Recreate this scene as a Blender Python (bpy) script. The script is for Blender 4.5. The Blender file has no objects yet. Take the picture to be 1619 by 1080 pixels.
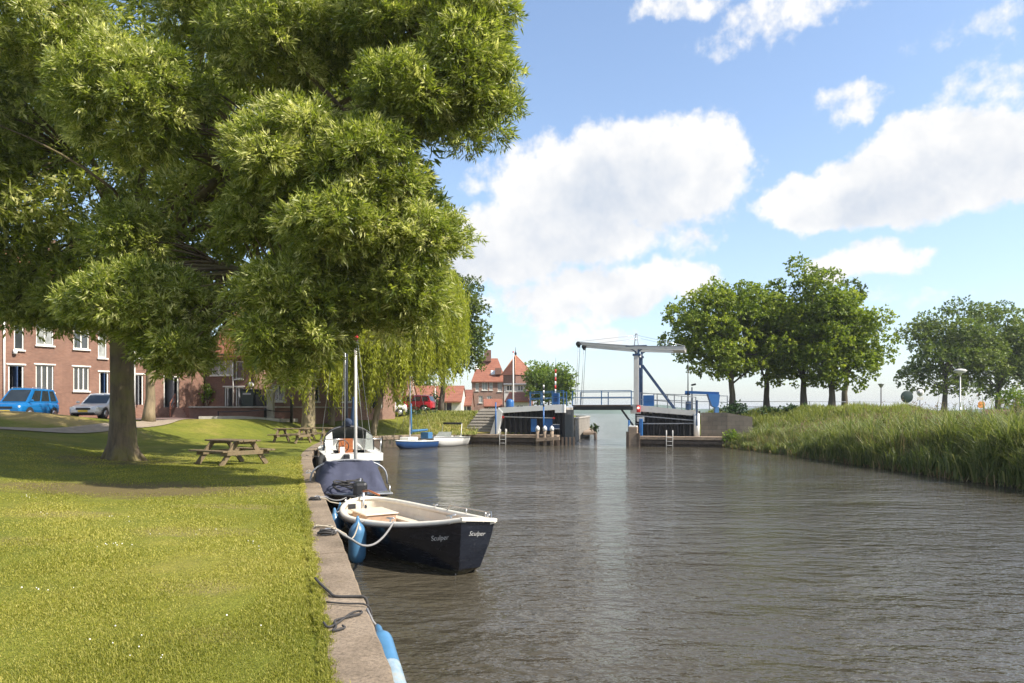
import bpy, bmesh, math, random
import numpy as np
from mathutils import Vector, Matrix
from mathutils.geometry import delaunay_2d_cdt
from mathutils.bvhtree import BVHTree

random.seed(7)
scene = bpy.context.scene
col = scene.collection
R = math.radians

# ---------------------------------------------------------------- camera
F = 1100.0                      # focal length in pixels of the 1619 px wide photograph
HZ = 650.0                      # its horizon line
CAMZ = 2.5
cam_d = bpy.data.cameras.new('camera')
cam_d.sensor_width = 36.0
cam_d.lens = 36.0 * F / 1619.0
cam_d.shift_y = (HZ - 540.0) / 1619.0
cam_d.clip_start = 0.1
cam_d.clip_end = 20000
cam = bpy.data.objects.new('camera', cam_d)
cam.location = (0, 0, CAMZ)
cam.rotation_euler = (R(90), 0, 0)
col.objects.link(cam)
scene.camera = cam

# ---------------------------------------------------------------- light and sky
SUN_EL = R(45)
SUN_DIR = Vector((0.92, -0.39, 0)).normalized()          # towards the sun, seen from above
sun_d = bpy.data.lights.new('sun', 'SUN')
sun_d.energy = 5.0
sun_d.angle = R(0.5)
sun_d.color = (1.0, 0.93, 0.82)
sun = bpy.data.objects.new('sun', sun_d)
sv = Vector((SUN_DIR.x * math.cos(SUN_EL), SUN_DIR.y * math.cos(SUN_EL), math.sin(SUN_EL)))
sun.rotation_euler = sv.to_track_quat('Z', 'Y').to_euler()
sun.location = (30, -20, 40)
col.objects.link(sun)

scene.view_settings.view_transform = 'Standard'
scene.view_settings.look = 'None'
scene.view_settings.exposure = 0.68
scene.view_settings.gamma = 1.0
scene.render.engine = 'CYCLES'
scene.cycles.max_bounces = 8
scene.cycles.transparent_max_bounces = 8
scene.cycles.caustics_reflective = False
scene.cycles.caustics_refractive = False
scene.cycles.use_denoising = True

# clouds: (px, py, rx, ry, weight) turned into azimuth and elevation of the sky
CLOUDS = [
 (1010, 280, 165, 92, 1.0), (900, 315, 120, 100, .95), (1105, 272, 85, 75, .95), (790, 390, 140, 66, .92),
 (930, 380, 130, 44, .7), (720, 415, 105, 42, .85), (1095, 378, 50, 24, .45),
 (970, 456, 140, 40, .8), (1065, 440, 75, 36, .78), (870, 478, 95, 44, .7), (925, 532, 105, 24, .5), (760, 290, 60, 26, .35),
 (1490, 250, 150, 74, 1.0), (1590, 250, 110, 66, 1.0), (1305, 318, 105, 48, .95), (1400, 295, 130, 62, 1.0), (1700, 240, 130, 60, .95),
 (1350, 165, 60, 34, .5), (1395, 408, 75, 34, .75), (1325, 425, 55, 32, .7),
 (1240, 20, 130, 44, .5), (1060, 5, 90, 30, .5), (1570, 130, 85, 60, .38), (1480, 60, 120, 30, .22), (1180, 70, 90, 34, .30), (1600, 20, 90, 40, .34), (755, 490, 34, 20, .4),
 (1120, 55, 60, 30, .25), (1450, 470, 130, 24, .3),
]
world = bpy.data.worlds.new('World')
scene.world = world
world.use_nodes = True
wn, wl = world.node_tree.nodes, world.node_tree.links
wn.clear()
def wnode(t, **k):
    n = wn.new(t)
    for a, b in k.items(): setattr(n, a, b)
    return n
def wmath(op, a, b=None, c=None, clamp=False):
    n = wnode('ShaderNodeMath', operation=op, use_clamp=clamp)
    for i, x in enumerate((a, b, c)):
        if x is None: continue
        if isinstance(x, (int, float)): n.inputs[i].default_value = x
        else: wl.new(x, n.inputs[i])
    return n.outputs[0]
sky = wnode('ShaderNodeTexSky', sky_type='NISHITA')
sky.sun_disc = False
sky.sun_elevation = SUN_EL
sky.sun_rotation = math.atan2(SUN_DIR.x, SUN_DIR.y)
sky.altitude = 0
sky.air_density = 1.0
sky.dust_density = 1.0
sky.ozone_density = 1.6
tc = wnode('ShaderNodeTexCoord')
sep = wnode('ShaderNodeSeparateXYZ')
wl.new(tc.outputs['Generated'], sep.inputs[0])
az = wmath('MULTIPLY', wmath('ARCTAN2', sep.outputs[0], sep.outputs[1]), 57.2958)
el = wmath('MULTIPLY', wmath('ARCSINE', sep.outputs[2]), 57.2958)
comb = wnode('ShaderNodeCombineXYZ')
wl.new(az, comb.inputs[0]); wl.new(el, comb.inputs[1])
def wnoise(scale, detail, rough, vec, off=(0, 0, 0)):
    m = wnode('ShaderNodeVectorMath', operation='ADD'); wl.new(vec, m.inputs[0]); m.inputs[1].default_value = off
    n = wnode('ShaderNodeTexNoise'); n.inputs['Scale'].default_value = scale
    n.inputs['Detail'].default_value = detail; n.inputs['Roughness'].default_value = rough
    wl.new(m.outputs[0], n.inputs['Vector'])
    return n
nd = wnoise(0.22, 5, 0.6, comb.outputs[0], (3, 9, 0))
sub = wnode('ShaderNodeVectorMath', operation='SUBTRACT'); wl.new(nd.outputs['Color'], sub.inputs[0]); sub.inputs[1].default_value = (.5, .5, .5)
sc_ = wnode('ShaderNodeVectorMath', operation='MULTIPLY'); wl.new(sub.outputs[0], sc_.inputs[0]); sc_.inputs[1].default_value = (5.0, 3.6, 0)
pos = wnode('ShaderNodeVectorMath', operation='ADD'); wl.new(comb.outputs[0], pos.inputs[0]); wl.new(sc_.outputs[0], pos.inputs[1])
def cloud_field(vec):
    acc = None
    for (cx, cy, rx, ry, w) in CLOUDS:
        dx, dz = (cx - 809.5) / F, (HZ - cy) / F
        a0 = math.degrees(math.atan2(dx, 1)); h = math.sqrt(1 + dx * dx)
        e0 = math.degrees(math.atan2(dz, h))
        ra = math.degrees(rx / F) / (1 + dx * dx); re = math.degrees(ry / F) / (h * (1 + (dz / h) ** 2))
        m = wnode('ShaderNodeVectorMath', operation='MULTIPLY_ADD'); wl.new(vec, m.inputs[0])
        m.inputs[1].default_value = (1 / ra, 1 / re, 0); m.inputs[2].default_value = (-a0 / ra, -e0 / re, 0)
        d = wnode('ShaderNodeVectorMath', operation='DOT_PRODUCT'); wl.new(m.outputs[0], d.inputs[0]); wl.new(m.outputs[0], d.inputs[1])
        v = wmath('MULTIPLY_ADD', d.outputs['Value'], -0.62 * w, w)
        acc = v if acc is None else wmath('SMOOTH_MAX', acc, v, 0.22)
    return acc
field = cloud_field(pos.outputs[0])
up_ = wnode('ShaderNodeVectorMath', operation='ADD'); wl.new(pos.outputs[0], up_.inputs[0]); up_.inputs[1].default_value = (.5, 2.1, 0)
field_up = cloud_field(up_.outputs[0])
# a few loose clouds in the rest of the sky, outside the view
nb = wnoise(0.045, 4, 0.55, comb.outputs[0], (40, 7, 0))
behind = wmath('MULTIPLY', wmath('SUBTRACT', wmath('ABSOLUTE', az), 50), 0.05, clamp=True)
rest = wmath('MULTIPLY', wmath('MULTIPLY', wmath('SUBTRACT', nb.outputs['Fac'], 0.47), 5.0), behind)
field = wmath('MAXIMUM', field, rest)
nf = wnoise(0.62, 10, 0.60, comb.outputs[0], (1, 2, 0))
dens = wmath('ADD', field, wmath('MULTIPLY', wmath('SUBTRACT', nf.outputs['Fac'], 0.5), 0.85))
mr = wnode('ShaderNodeMapRange', interpolation_type='SMOOTHSTEP')
wl.new(dens, mr.inputs['Value']); mr.inputs['From Min'].default_value = 0.18; mr.inputs['From Max'].default_value = 0.54
mask = mr.outputs['Result']
# thicker cloud bodies are a little greyer below, whiter where thin and high
nsh = wnoise(0.16, 4, 0.55, pos.outputs[0], (8, 3, 0))
shade = wmath('MULTIPLY_ADD', wmath('SUBTRACT', dens, 0.35), -0.13, 1.02)
shade = wmath('ADD', shade, wmath('MULTIPLY', wmath('SUBTRACT', nsh.outputs['Fac'], 0.5), 0.55))
base_ = wnode('ShaderNodeMapRange', interpolation_type='SMOOTHSTEP'); wl.new(field_up, base_.inputs['Value']); base_.inputs['From Min'].default_value = .25; base_.inputs['From Max'].default_value = .95
shade = wmath('MULTIPLY_ADD', base_.outputs['Result'], -0.15, shade)
shade = wmath('MULTIPLY_ADD', wmath('SUBTRACT', nf.outputs['Fac'], 0.5), 0.35, shade)
shade = wmath('ADD', shade, 0.05)
shade = wmath('MINIMUM', wmath('MAXIMUM', shade, 0.70), 1.06)
ccol = wnode('ShaderNodeMix', data_type='RGBA')
wl.new(wmath('MULTIPLY', wmath('SUBTRACT', shade, 0.72), 3.2, clamp=True), ccol.inputs['Factor'])
ccol.inputs['A'].default_value = (0.62, 0.69, 0.80, 1); ccol.inputs['B'].default_value = (1.0, 0.992, 0.98, 1)
bg_sky = wnode('ShaderNodeBackground'); wl.new(sky.outputs[0], bg_sky.inputs[0]); bg_sky.inputs[1].default_value = 0.165
bg_cl = wnode('ShaderNodeBackground'); wl.new(ccol.outputs['Result'], bg_cl.inputs[0]); bg_cl.inputs[1].default_value = 0.66
# pale summer haze towards the horizon, part of the sky itself
veil = wmath('MULTIPLY', wmath('POWER', 2.718, wmath('MULTIPLY', wmath('MAXIMUM', el, 0), -0.085)), 0.46)
veil = wmath('ADD', veil, 0.02)
bg_hz = wnode('ShaderNodeBackground'); bg_hz.inputs[0].default_value = (0.66, 0.74, 0.87, 1); bg_hz.inputs[1].default_value = 0.58
mx0 = wnode('ShaderNodeMixShader'); wl.new(veil, mx0.inputs[0]); wl.new(bg_sky.outputs[0], mx0.inputs[1]); wl.new(bg_hz.outputs[0], mx0.inputs[2])
mx = wnode('ShaderNodeMixShader'); wl.new(mask, mx.inputs[0]); wl.new(mx0.outputs[0], mx.inputs[1]); wl.new(bg_cl.outputs[0], mx.inputs[2])
wo = wnode('ShaderNodeOutputWorld'); wl.new(mx.outputs[0], wo.inputs[0])
world.cycles.sampling_method = 'MANUAL'
world.cycles.sample_map_resolution = 512

# ---------------------------------------------------------------- helpers
def P(px, py, Y):
    "point at depth Y on the sight line of a photograph pixel"
    return Vector(((px - 809.5) / F * Y, Y, CAMZ + (HZ - py) / F * Y))
def X(px, Y): return (px - 809.5) / F * Y
def Z(py, Y): return CAMZ + (HZ - py) / F * Y
def ss(a, b, x):
    t = np.clip((np.asarray(x, float) - a) / (b - a), 0, 1)
    return t * t * (3 - 2 * t)

def tag(o, label=None, cat=None, group=None, kind=None):
    if label: o['label'] = label
    if cat: o['category'] = cat
    if group: o['group'] = group
    if kind: o['kind'] = kind
    return o
def empty(name, loc, rz=0.0, label=None, cat=None, group=None):
    o = bpy.data.objects.new(name, None)
    o.location = loc; o.rotation_euler = (0, 0, rz); o.empty_display_size = 0.2
    col.objects.link(o)
    return tag(o, label, cat, group)
def mat_of(o):
    m = Matrix.Translation(o.location) @ o.rotation_euler.to_matrix().to_4x4()
    return m
def copy_tree(o, parent=None):
    c = o.copy(); col.objects.link(c); c.parent = parent
    for ch in [x for x in bpy.data.objects if x.parent == o]:
        copy_tree(ch, c)
    return c

class MB:
    def __init__(s): s.v, s.f, s.sm = [], [], []
    def add(s, vs, fs, smooth=False):
        n = len(s.v)
        s.v += [tuple(v) for v in vs]
        s.f += [tuple(i + n for i in f) for f in fs]
        s.sm += [smooth] * len(fs)
        return s
    def box(s, c, size, rz=0.0, bev=0.0, rot=None):
        hx, hy, hz = size[0] / 2, size[1] / 2, size[2] / 2
        M = rot if rot is not None else Matrix.Rotation(rz, 3, 'Z')
        c = Vector(c)
        if bev <= 0:
            pts = [(-hx, -hy, -hz), (hx, -hy, -hz), (hx, hy, -hz), (-hx, hy, -hz), (-hx, -hy, hz), (hx, -hy, hz), (hx, hy, hz), (-hx, hy, hz)]
            return s.add([c + M @ Vector(p) for p in pts], [(0, 3, 2, 1), (4, 5, 6, 7), (0, 1, 5, 4), (1, 2, 6, 5), (2, 3, 7, 6), (3, 0, 4, 7)])
        bm = bmesh.new(); bmesh.ops.create_cube(bm, size=1)
        bmesh.ops.scale(bm, vec=size, verts=bm.verts)
        bmesh.ops.bevel(bm, geom=bm.edges[:], offset=bev, segments=2, affect='EDGES', profile=.5)
        bm.verts.index_update()
        s.add([c + M @ v.co for v in bm.verts], [[v.index for v in f.verts] for f in bm.faces])
        bm.free(); return s
    def bar(s, a, b, w, h, bev=0.0, up=(0, 0, 1)):
        a, b = Vector(a), Vector(b); d = b - a; L = d.length
        if L < 1e-6: return s
        x = d / L; u = Vector(up)
        y = u.cross(x)
        if y.length < 1e-4: y = Vector((0, 1, 0)).cross(x)
        y.normalize(); z = x.cross(y)
        M = Matrix((x, y, z)).transposed()
        return s.box((a + b) / 2, (L, w, h), rot=M, bev=bev)
    def tube(s, pts, rad, n=8, cap=True, smooth=True, seed=0, rough=0.0):
        pts = [Vector(p) for p in pts]
        m = len(pts)
        if not hasattr(rad, '__len__'): rad = [rad] * m
        rg = random.Random(seed)
        vs = []; prev = None
        for i, p in enumerate(pts):
            t = (pts[min(i + 1, m - 1)] - pts[max(i - 1, 0)])
            t = t.normalized() if t.length > 1e-9 else Vector((0, 0, 1))
            if prev is None:
                a = Vector((1, 0, 0)) if abs(t.x) < .9 else Vector((0, 1, 0))
                x = t.cross(a).normalized()
            else:
                x = (prev - t * prev.dot(t))
                x = x.normalized() if x.length > 1e-6 else t.orthogonal().normalized()
            prev = x; y = t.cross(x)
            for k in range(n):
                a = 2 * math.pi * k / n
                r = rad[i] * (1 + (rg.random() - .5) * rough)
                vs.append(p + (x * math.cos(a) + y * math.sin(a)) * r)
        fs = [(i * n + k, i * n + (k + 1) % n, (i + 1) * n + (k + 1) % n, (i + 1) * n + k) for i in range(m - 1) for k in range(n)]
        if cap:
            fs += [tuple(reversed(range(n))), tuple(range((m - 1) * n, m * n))]
        return s.add(vs, fs, smooth)
    def lathe(s, prof, c=(0, 0, 0), n=16, axis=None, smooth=True):
        c = Vector(c); q = Matrix.Identity(3) if axis is None else Vector(axis).to_track_quat('Z', 'Y').to_matrix()
        vs = [c + q @ Vector((r * math.cos(2 * math.pi * k / n), r * math.sin(2 * math.pi * k / n), z)) for r, z in prof for k in range(n)]
        m = len(prof)
        fs = [(i * n + k, i * n + (k + 1) % n, (i + 1) * n + (k + 1) % n, (i + 1) * n + k) for i in range(m - 1) for k in range(n)]
        fs += [tuple(reversed(range(n))), tuple(range((m - 1) * n, m * n))]
        return s.add(vs, fs, smooth)
    def prism(s, poly, ext):
        "polygon of 3-D points pushed along the vector ext"
        poly = [Vector(p) for p in poly]; e = Vector(ext); n = len(poly)
        vs = poly + [p + e for p in poly]
        fs = [tuple(reversed(range(n))), tuple(range(n, 2 * n))] + [(i, (i + 1) % n, n + (i + 1) % n, n + i) for i in range(n)]
        return s.add(vs, fs)
    def quad(s, *p): return s.add(p, [tuple(range(len(p)))])
    def sheet(s, rows, smooth=True, closed=False):
        n = len(rows[0]); vs = [p for r in rows for p in r]
        k = n if closed else n - 1
        fs = [(i * n + j, i * n + (j + 1) % n, (i + 1) * n + (j + 1) % n, (i + 1) * n + j) for i in range(len(rows) - 1) for j in range(k)]
        return s.add(vs, fs, smooth)
    def build(s, name, mat, parent=None, world=False, fix=True):
        vs = s.v
        if world and parent is not None:
            M = world_matrix(parent).inverted()
            vs = [M @ Vector(v) for v in vs]
        me = bpy.data.meshes.new(name)
        me.from_pydata([tuple(v) for v in vs], [], s.f)
        me.polygons.foreach_set('use_smooth', s.sm)
        if fix:
            bm = bmesh.new(); bm.from_mesh(me)
            bmesh.ops.recalc_face_normals(bm, faces=bm.faces); bm.to_mesh(me); bm.free()
        me.materials.append(mat)
        me.update()
        o = bpy.data.objects.new(name, me); col.objects.link(o)
        if parent is not None: o.parent = parent
        return o
def world_matrix(o):
    m = Matrix.Identity(4)
    while o is not None:
        m = mat_of(o) @ m
        o = o.parent
    return m
def spline(pts, n):
    "Catmull-Rom through the points"
    p = [Vector(q) for q in pts]; p = [2 * p[0] - p[1]] + p + [2 * p[-1] - p[-2]]
    out = []; m = len(p) - 3
    for k in range(n):
        t = k / (n - 1) * m; i = min(int(t), m - 1); t -= i
        a, b, c, d = p[i], p[i + 1], p[i + 2], p[i + 3]
        out.append(.5 * (2 * b + (c - a) * t + (2 * a - 5 * b + 4 * c - d) * t * t + (3 * b - a - 3 * c + d) * t ** 3))
    return out
def sag(a, b, drop, n=14):
    a, b = Vector(a), Vector(b)
    return [a.lerp(b, i / (n - 1)) - Vector((0, 0, drop * 4 * (i / (n - 1)) * (1 - i / (n - 1)))) for i in range(n)]

def np_mesh(name, V, Fq, mat, parent=None, attr=None, world=False):
    V = np.asarray(V, np.float32).reshape(-1, 3); Fq = np.asarray(Fq, np.int32)
    if world and parent is not None:
        M = np.array(world_matrix(parent).inverted()); V = V @ M[:3, :3].T.astype(np.float32) + M[:3, 3].astype(np.float32)
    k = Fq.shape[1]
    me = bpy.data.meshes.new(name)
    me.vertices.add(len(V)); me.vertices.foreach_set('co', V.ravel())
    me.loops.add(Fq.size); me.loops.foreach_set('vertex_index', Fq.ravel())
    me.polygons.add(len(Fq)); me.polygons.foreach_set('loop_start', np.arange(0, Fq.size, k, dtype=np.int32))
    me.update(calc_edges=True)
    if attr is not None:
        a = me.attributes.new('tint', 'FLOAT', 'FACE'); a.data.foreach_set('value', np.asarray(attr, np.float32))
    me.materials.append(mat)
    o = bpy.data.objects.new(name, me); col.objects.link(o)
    if parent is not None: o.parent = parent
    return o
def unit(a): return a / np.maximum(np.linalg.norm(a, axis=1, keepdims=True), 1e-9)
def leaf_quads(C, D, L, W, rng, mid=.45, flat=None):
    "one diamond face per leaf: base, two sides, tip"
    N = rng.normal(size=C.shape)
    if flat is not None: N = unit(N) * (1 - flat) + np.array([.28, -.22, .93]) * flat
    S = unit(np.cross(D, N)); L = L[:, None]; W = W[:, None]
    v = np.stack([C, C + D * L * mid + S * W / 2, C + D * L, C + D * L * mid - S * W / 2], axis=1)
    f = np.arange(len(C) * 4).reshape(-1, 4)
    return v.reshape(-1, 3), f

# ---------------------------------------------------------------- materials
def new_mat(name):
    m = bpy.data.materials.new(name); m.use_nodes = True
    n = m.node_tree.nodes; b = n['Principled BSDF']
    return m, n, m.node_tree.links, b
def setv(b, rough=None, metal=None, spec=None):
    if rough is not None: b.inputs['Roughness'].default_value = rough
    if metal is not None: b.inputs['Metallic'].default_value = metal
    if spec is not None: b.inputs['Specular IOR Level'].default_value = spec
def noise_node(n, l, scale, detail=4, rough=.6, vec=None, stretch=None):
    t = n.new('ShaderNodeTexNoise'); t.inputs['Scale'].default_value = scale
    t.inputs['Detail'].default_value = detail; t.inputs['Roughness'].default_value = rough
    if vec is None:
        c = n.new('ShaderNodeTexCoord'); vec = c.outputs['Object']
    if stretch:
        mp = n.new('ShaderNodeMapping'); mp.inputs['Scale'].default_value = stretch; l.new(vec, mp.inputs['Vector']); vec = mp.outputs[0]
    l.new(vec, t.inputs['Vector'])
    return t
def ramp(n, l, src, stops):
    r = n.new('ShaderNodeValToRGB'); e = r.color_ramp.elements
    while len(e) < len(stops): e.new(.5)
    for i, (p, c) in enumerate(stops): e[i].position = p; e[i].color = (*c, 1)
    l.new(src, r.inputs[0]); return r.outputs[0]
def mixc(n, l, fac, a, b, blend='MIX'):
    m = n.new('ShaderNodeMix'); m.data_type = 'RGBA'; m.blend_type = blend
    for s, x in (('Factor', fac), ('A', a), ('B', b)):
        if isinstance(x, (int, float)): m.inputs[s].default_value = x
        elif isinstance(x, tuple): m.inputs[s].default_value = (*x, 1)
        else: l.new(x, m.inputs[s])
    return m.outputs['Result']
def plain(name, c, rough=.6, metal=0.0, var=.15, scale=6.0, bump=0.0, spec=.5, stretch=None, dirt=None, bscale=None):
    m, n, l, b = new_mat(name); setv(b, rough, metal, spec)
    t = noise_node(n, l, scale, 5, .65, stretch=stretch)
    lo = tuple(max(0, x * (1 - var)) for x in c); hi = tuple(min(1, x * (1 + var)) for x in c)
    cc = ramp(n, l, t.outputs['Fac'], [(.3, lo), (.7, hi)])
    if dirt:
        t2 = noise_node(n, l, dirt[1], 6, .7)
        f = ramp(n, l, t2.outputs['Fac'], [(dirt[2], (0, 0, 0)), (dirt[2] + .15, (1, 1, 1))])
        cc = mixc(n, l, f, cc, dirt[0])
    l.new(cc, b.inputs['Base Color'])
    if bump:
        tb = noise_node(n, l, bscale or scale * 4, 5, .7, stretch=stretch)
        bp = n.new('ShaderNodeBump'); bp.inputs['Strength'].default_value = bump; bp.inputs['Distance'].default_value = .02
        l.new(tb.outputs['Fac'], bp.inputs['Height']); l.new(bp.outputs[0], b.inputs['Normal'])
    return m
def leaf_mat(name, dark, mid, light, trans=.35, rough=.45, tmul=1.5):
    m, n, l, b = new_mat(name); setv(b, rough, 0, .42)
    a = n.new('ShaderNodeAttribute'); a.attribute_name = 'tint'
    c = ramp(n, l, a.outputs['Fac'], [(0, dark), (.5, mid), (1, light)])
    l.new(c, b.inputs['Base Color'])
    t = n.new('ShaderNodeBsdfTranslucent')
    tc_ = mixc(n, l, 1.0, c, (tmul, tmul * 1.05, tmul * .55), 'MULTIPLY'); l.new(tc_, t.inputs[0])
    mx = n.new('ShaderNodeMixShader'); mx.inputs[0].default_value = trans
    l.new(b.outputs[0], mx.inputs[1]); l.new(t.outputs[0], mx.inputs[2])
    l.new(mx.outputs[0], n['Material Output'].inputs[0])
    return m
def brick_mat(name, c1, c2, mortar, w=.21, h=.065, var=.3):
    m, n, l, b = new_mat(name); setv(b, .85)
    tc = n.new('ShaderNodeTexCoord'); sp = n.new('ShaderNodeSeparateXYZ'); l.new(tc.outputs['Object'], sp.inputs[0])
    ad = n.new('ShaderNodeMath'); ad.operation = 'ADD'; l.new(sp.outputs[0], ad.inputs[0]); l.new(sp.outputs[1], ad.inputs[1])
    cb = n.new('ShaderNodeCombineXYZ'); l.new(ad.outputs[0], cb.inputs[0]); l.new(sp.outputs[2], cb.inputs[1])
    bt = n.new('ShaderNodeTexBrick'); l.new(cb.outputs[0], bt.inputs['Vector'])
    bt.inputs['Scale'].default_value = 1; bt.inputs['Brick Width'].default_value = w; bt.inputs['Row Height'].default_value = h
    bt.inputs['Mortar Size'].default_value = .008; bt.inputs['Color1'].default_value = (*c1, 1); bt.inputs['Color2'].default_value = (*c2, 1)
    bt.inputs['Mortar'].default_value = (*mortar, 1)
    t = noise_node(n, l, .8, 6, .7)
    f = ramp(n, l, t.outputs['Fac'], [(.3, (1 - var,) * 3), (.7, (1, 1, 1))])
    l.new(mixc(n, l, 1.0, bt.outputs[0], f, 'MULTIPLY'), b.inputs['Base Color'])
    return m
def roof_mat(name, c1, c2):
    m, n, l, b = new_mat(name); setv(b, .8)
    t = noise_node(n, l, 1.2, 6, .7); t2 = noise_node(n, l, 9, 2, .5)
    base = ramp(n, l, t.outputs['Fac'], [(.3, c1), (.7, c2)])
    f = ramp(n, l, t2.outputs['Fac'], [(.3, (.75,) * 3), (.7, (1.0,) * 3)])
    tc = n.new('ShaderNodeTexCoord')
    w = n.new('ShaderNodeTexWave'); w.bands_direction = 'Z'; w.wave_profile = 'SAW'; w.inputs['Scale'].default_value = .9; l.new(tc.outputs['Object'], w.inputs['Vector'])
    g = ramp(n, l, w.outputs['Fac'], [(0, (.78,) * 3), (.35, (1,) * 3)])
    c = mixc(n, l, 1.0, base, f, 'MULTIPLY'); c = mixc(n, l, 1.0, c, g, 'MULTIPLY')
    l.new(c, b.inputs['Base Color'])
    bp = n.new('ShaderNodeBump'); bp.inputs['Strength'].default_value = .6; bp.inputs['Distance'].default_value = .04
    l.new(w.outputs['Fac'], bp.inputs['Height']); l.new(bp.outputs[0], b.inputs['Normal'])
    return m

M = {}
M['brick'] = brick_mat('brick', (.30, .145, .095), (.215, .095, .062), (.28, .21, .165))
M['brick2'] = brick_mat('brick_brown', (.25, .12, .085), (.19, .085, .06), (.24, .17, .13))
M['brick3'] = brick_mat('brick_pink', (.40, .22, .155), (.31, .155, .11), (.36, .29, .24))
M['paving'] = brick_mat('brick_paving', (.22, .13, .11), (.17, .105, .09), (.12, .10, .08))
M['tile'] = roof_mat('roof_tile', (.25, .085, .05), (.37, .145, .085))
M['tile2'] = roof_mat('roof_tile_dark', (.20, .07, .045), (.30, .115, .07))
M['white'] = plain('white_paint', (.80, .80, .77), .45, var=.05, scale=2, dirt=((.55, .53, .47), 3.0, .62))
M['offwhite'] = plain('grey_white_paint', (.60, .58, .54), .6, var=.08, scale=2, dirt=((.42, .40, .36), 2.5, .58))
M['frame'] = plain('window_frame_paint', (.78, .76, .70), .4, var=.03)
M['glass'] = plain('window_glass', (.035, .04, .045), .06, var=.5, scale=.8, spec=.9)
M['curtain'] = plain('window_glass_with_net_curtain', (.30, .31, .30), .12, var=.4, scale=2.2, spec=.8)
M['grey'] = plain('grey_metal', (.30, .31, .33), .45, .3, var=.1)
M['steel'] = plain('stainless_steel', (.62, .62, .62), .28, .9, var=.08)
M['dark'] = plain('black_paint', (.018, .018, .02), .45, var=.3)
M['rubber'] = plain('black_rubber', (.02, .02, .02), .8, var=.2)
M['blue'] = plain('bridge_blue_paint', (.02, .115, .33), .4, var=.12, scale=3, dirt=((.05, .12, .25), 4, .66))
M['darkblue'] = plain('dark_blue_paint', (.03, .065, .15), .45, var=.15)
M['teal'] = plain('rail_blue_paint', (.045, .15, .33), .5, var=.15)
M['red'] = plain('red_paint', (.55, .03, .025), .4, var=.1)
M['pile'] = plain('tarred_sheet_pile', (.020, .020, .021), .6, var=.35, scale=3, dirt=((.07, .055, .04), 2.5, .60), stretch=(1, 1, .3))
M['concrete'] = plain('concrete', (.37, .34, .30), .9, var=.18, scale=2.2, bump=.4, dirt=((.20, .19, .15), 2.0, .58), bscale=18)
M['blocks'] = brick_mat('concrete_blocks', (.30, .27, .23), (.25, .225, .19), (.15, .14, .12), .6, .3)
M['block_wall'] = brick_mat('stained_blocks', (.20, .17, .135), (.155, .13, .10), (.09, .08, .07), .6, .3, .45)
M['timber'] = plain('weathered_timber', (.28, .21, .15), .85, var=.3, scale=3, bump=.5, stretch=(1, 1, 3), dirt=((.11, .085, .06), 3, .55))
M['timber_dark'] = plain('wet_dark_timber', (.085, .06, .042), .7, var=.35, scale=3, dirt=((.05, .06, .03), 3, .6))
M['table_wood'] = plain('mossy_table_timber', (.17, .125, .07), .85, var=.3, scale=5, bump=.5, dirt=((.13, .115, .06), 6, .56))
M['rope'] = plain('grey_rope', (.24, .235, .23), .9, var=.2, scale=60)
M['rope_dark'] = plain('dark_rope', (.045, .042, .04), .9, var=.25, scale=60)
M['rope_tan'] = plain('tan_rope', (.38, .33, .25), .9, var=.2, scale=60)
M['fender'] = plain('blue_fender_vinyl', (.065, .175, .31), .32, var=.15, scale=5, dirt=((.12, .18, .22), 8, .62))
M['fender_end'] = plain('scuffed_grey_fender', (.22, .30, .36), .55, var=.3, scale=9, dirt=((.30, .31, .28), 7, .5))
M['navy'] = plain('navy_hull_gloss', (.006, .008, .014), .12, var=.25, scale=4, spec=.6)
def hull_paint():
    m, n, l, b = new_mat('navy_hull_used'); setv(b, .14, 0, .6)
    t = noise_node(n, l, 1.6, 5, .7, stretch=(1, 1, 3)); t2 = noise_node(n, l, 9, 6, .75, stretch=(.4, .4, 2.5))
    c = ramp(n, l, t.outputs['Fac'], [(.35, (.005, .007, .013)), (.75, (.014, .017, .026))])
    f = ramp(n, l, t2.outputs['Fac'], [(.62, (0, 0, 0)), (.75, (.22, .22, .22))])
    c = mixc(n, l, f, c, (.16, .16, .16))
    g = n.new('ShaderNodeNewGeometry'); sp = n.new('ShaderNodeSeparateXYZ'); l.new(g.outputs['Position'], sp.inputs[0])
    a = n.new('ShaderNodeMath'); a.operation = 'MULTIPLY_ADD'; l.new(t2.outputs['Fac'], a.inputs[0]); a.inputs[1].default_value = -.10; l.new(sp.outputs[2], a.inputs[2])
    f2 = ramp(n, l, a.outputs[0], [(.0, (.7, .7, .7)), (.045, (0, 0, 0))])
    c = mixc(n, l, f2, c, (.10, .095, .055))
    l.new(c, b.inputs['Base Color'])
    r = ramp(n, l, t2.outputs['Fac'], [(.4, (.10,) * 3), (.75, (.42,) * 3)]); l.new(r, b.inputs['Roughness'])
    return m
M['navy_used'] = hull_paint()
M['greyhull'] = plain('blue_grey_hull', (.10, .125, .17), .3, var=.12, scale=3)
M['cream'] = plain('cream_gelcoat', (.66, .58, .46), .4, var=.1, scale=4, dirt=((.46, .38, .28), 3, .6))
M['creamrim'] = plain('pale_gunwale', (.74, .69, .59), .38, var=.08, scale=6)
M['mahogany'] = plain('varnished_mahogany', (.36, .12, .04), .3, var=.3, scale=5, stretch=(1, 1, 4))
M['floorwood'] = plain('worn_floor_boards', (.40, .27, .18), .7, var=.2, scale=5)
M['canvas'] = plain('navy_canvas', (.045, .05, .085), .85, var=.2, scale=3, dirt=((.085, .09, .12), 3, .58), bump=.2)
M['canvas_b'] = plain('bright_blue_canvas', (.04, .14, .28), .8, var=.15)
M['gel'] = plain('white_gelcoat', (.80, .79, .75), .3, var=.05, dirt=((.55, .53, .48), 4, .64))
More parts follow.
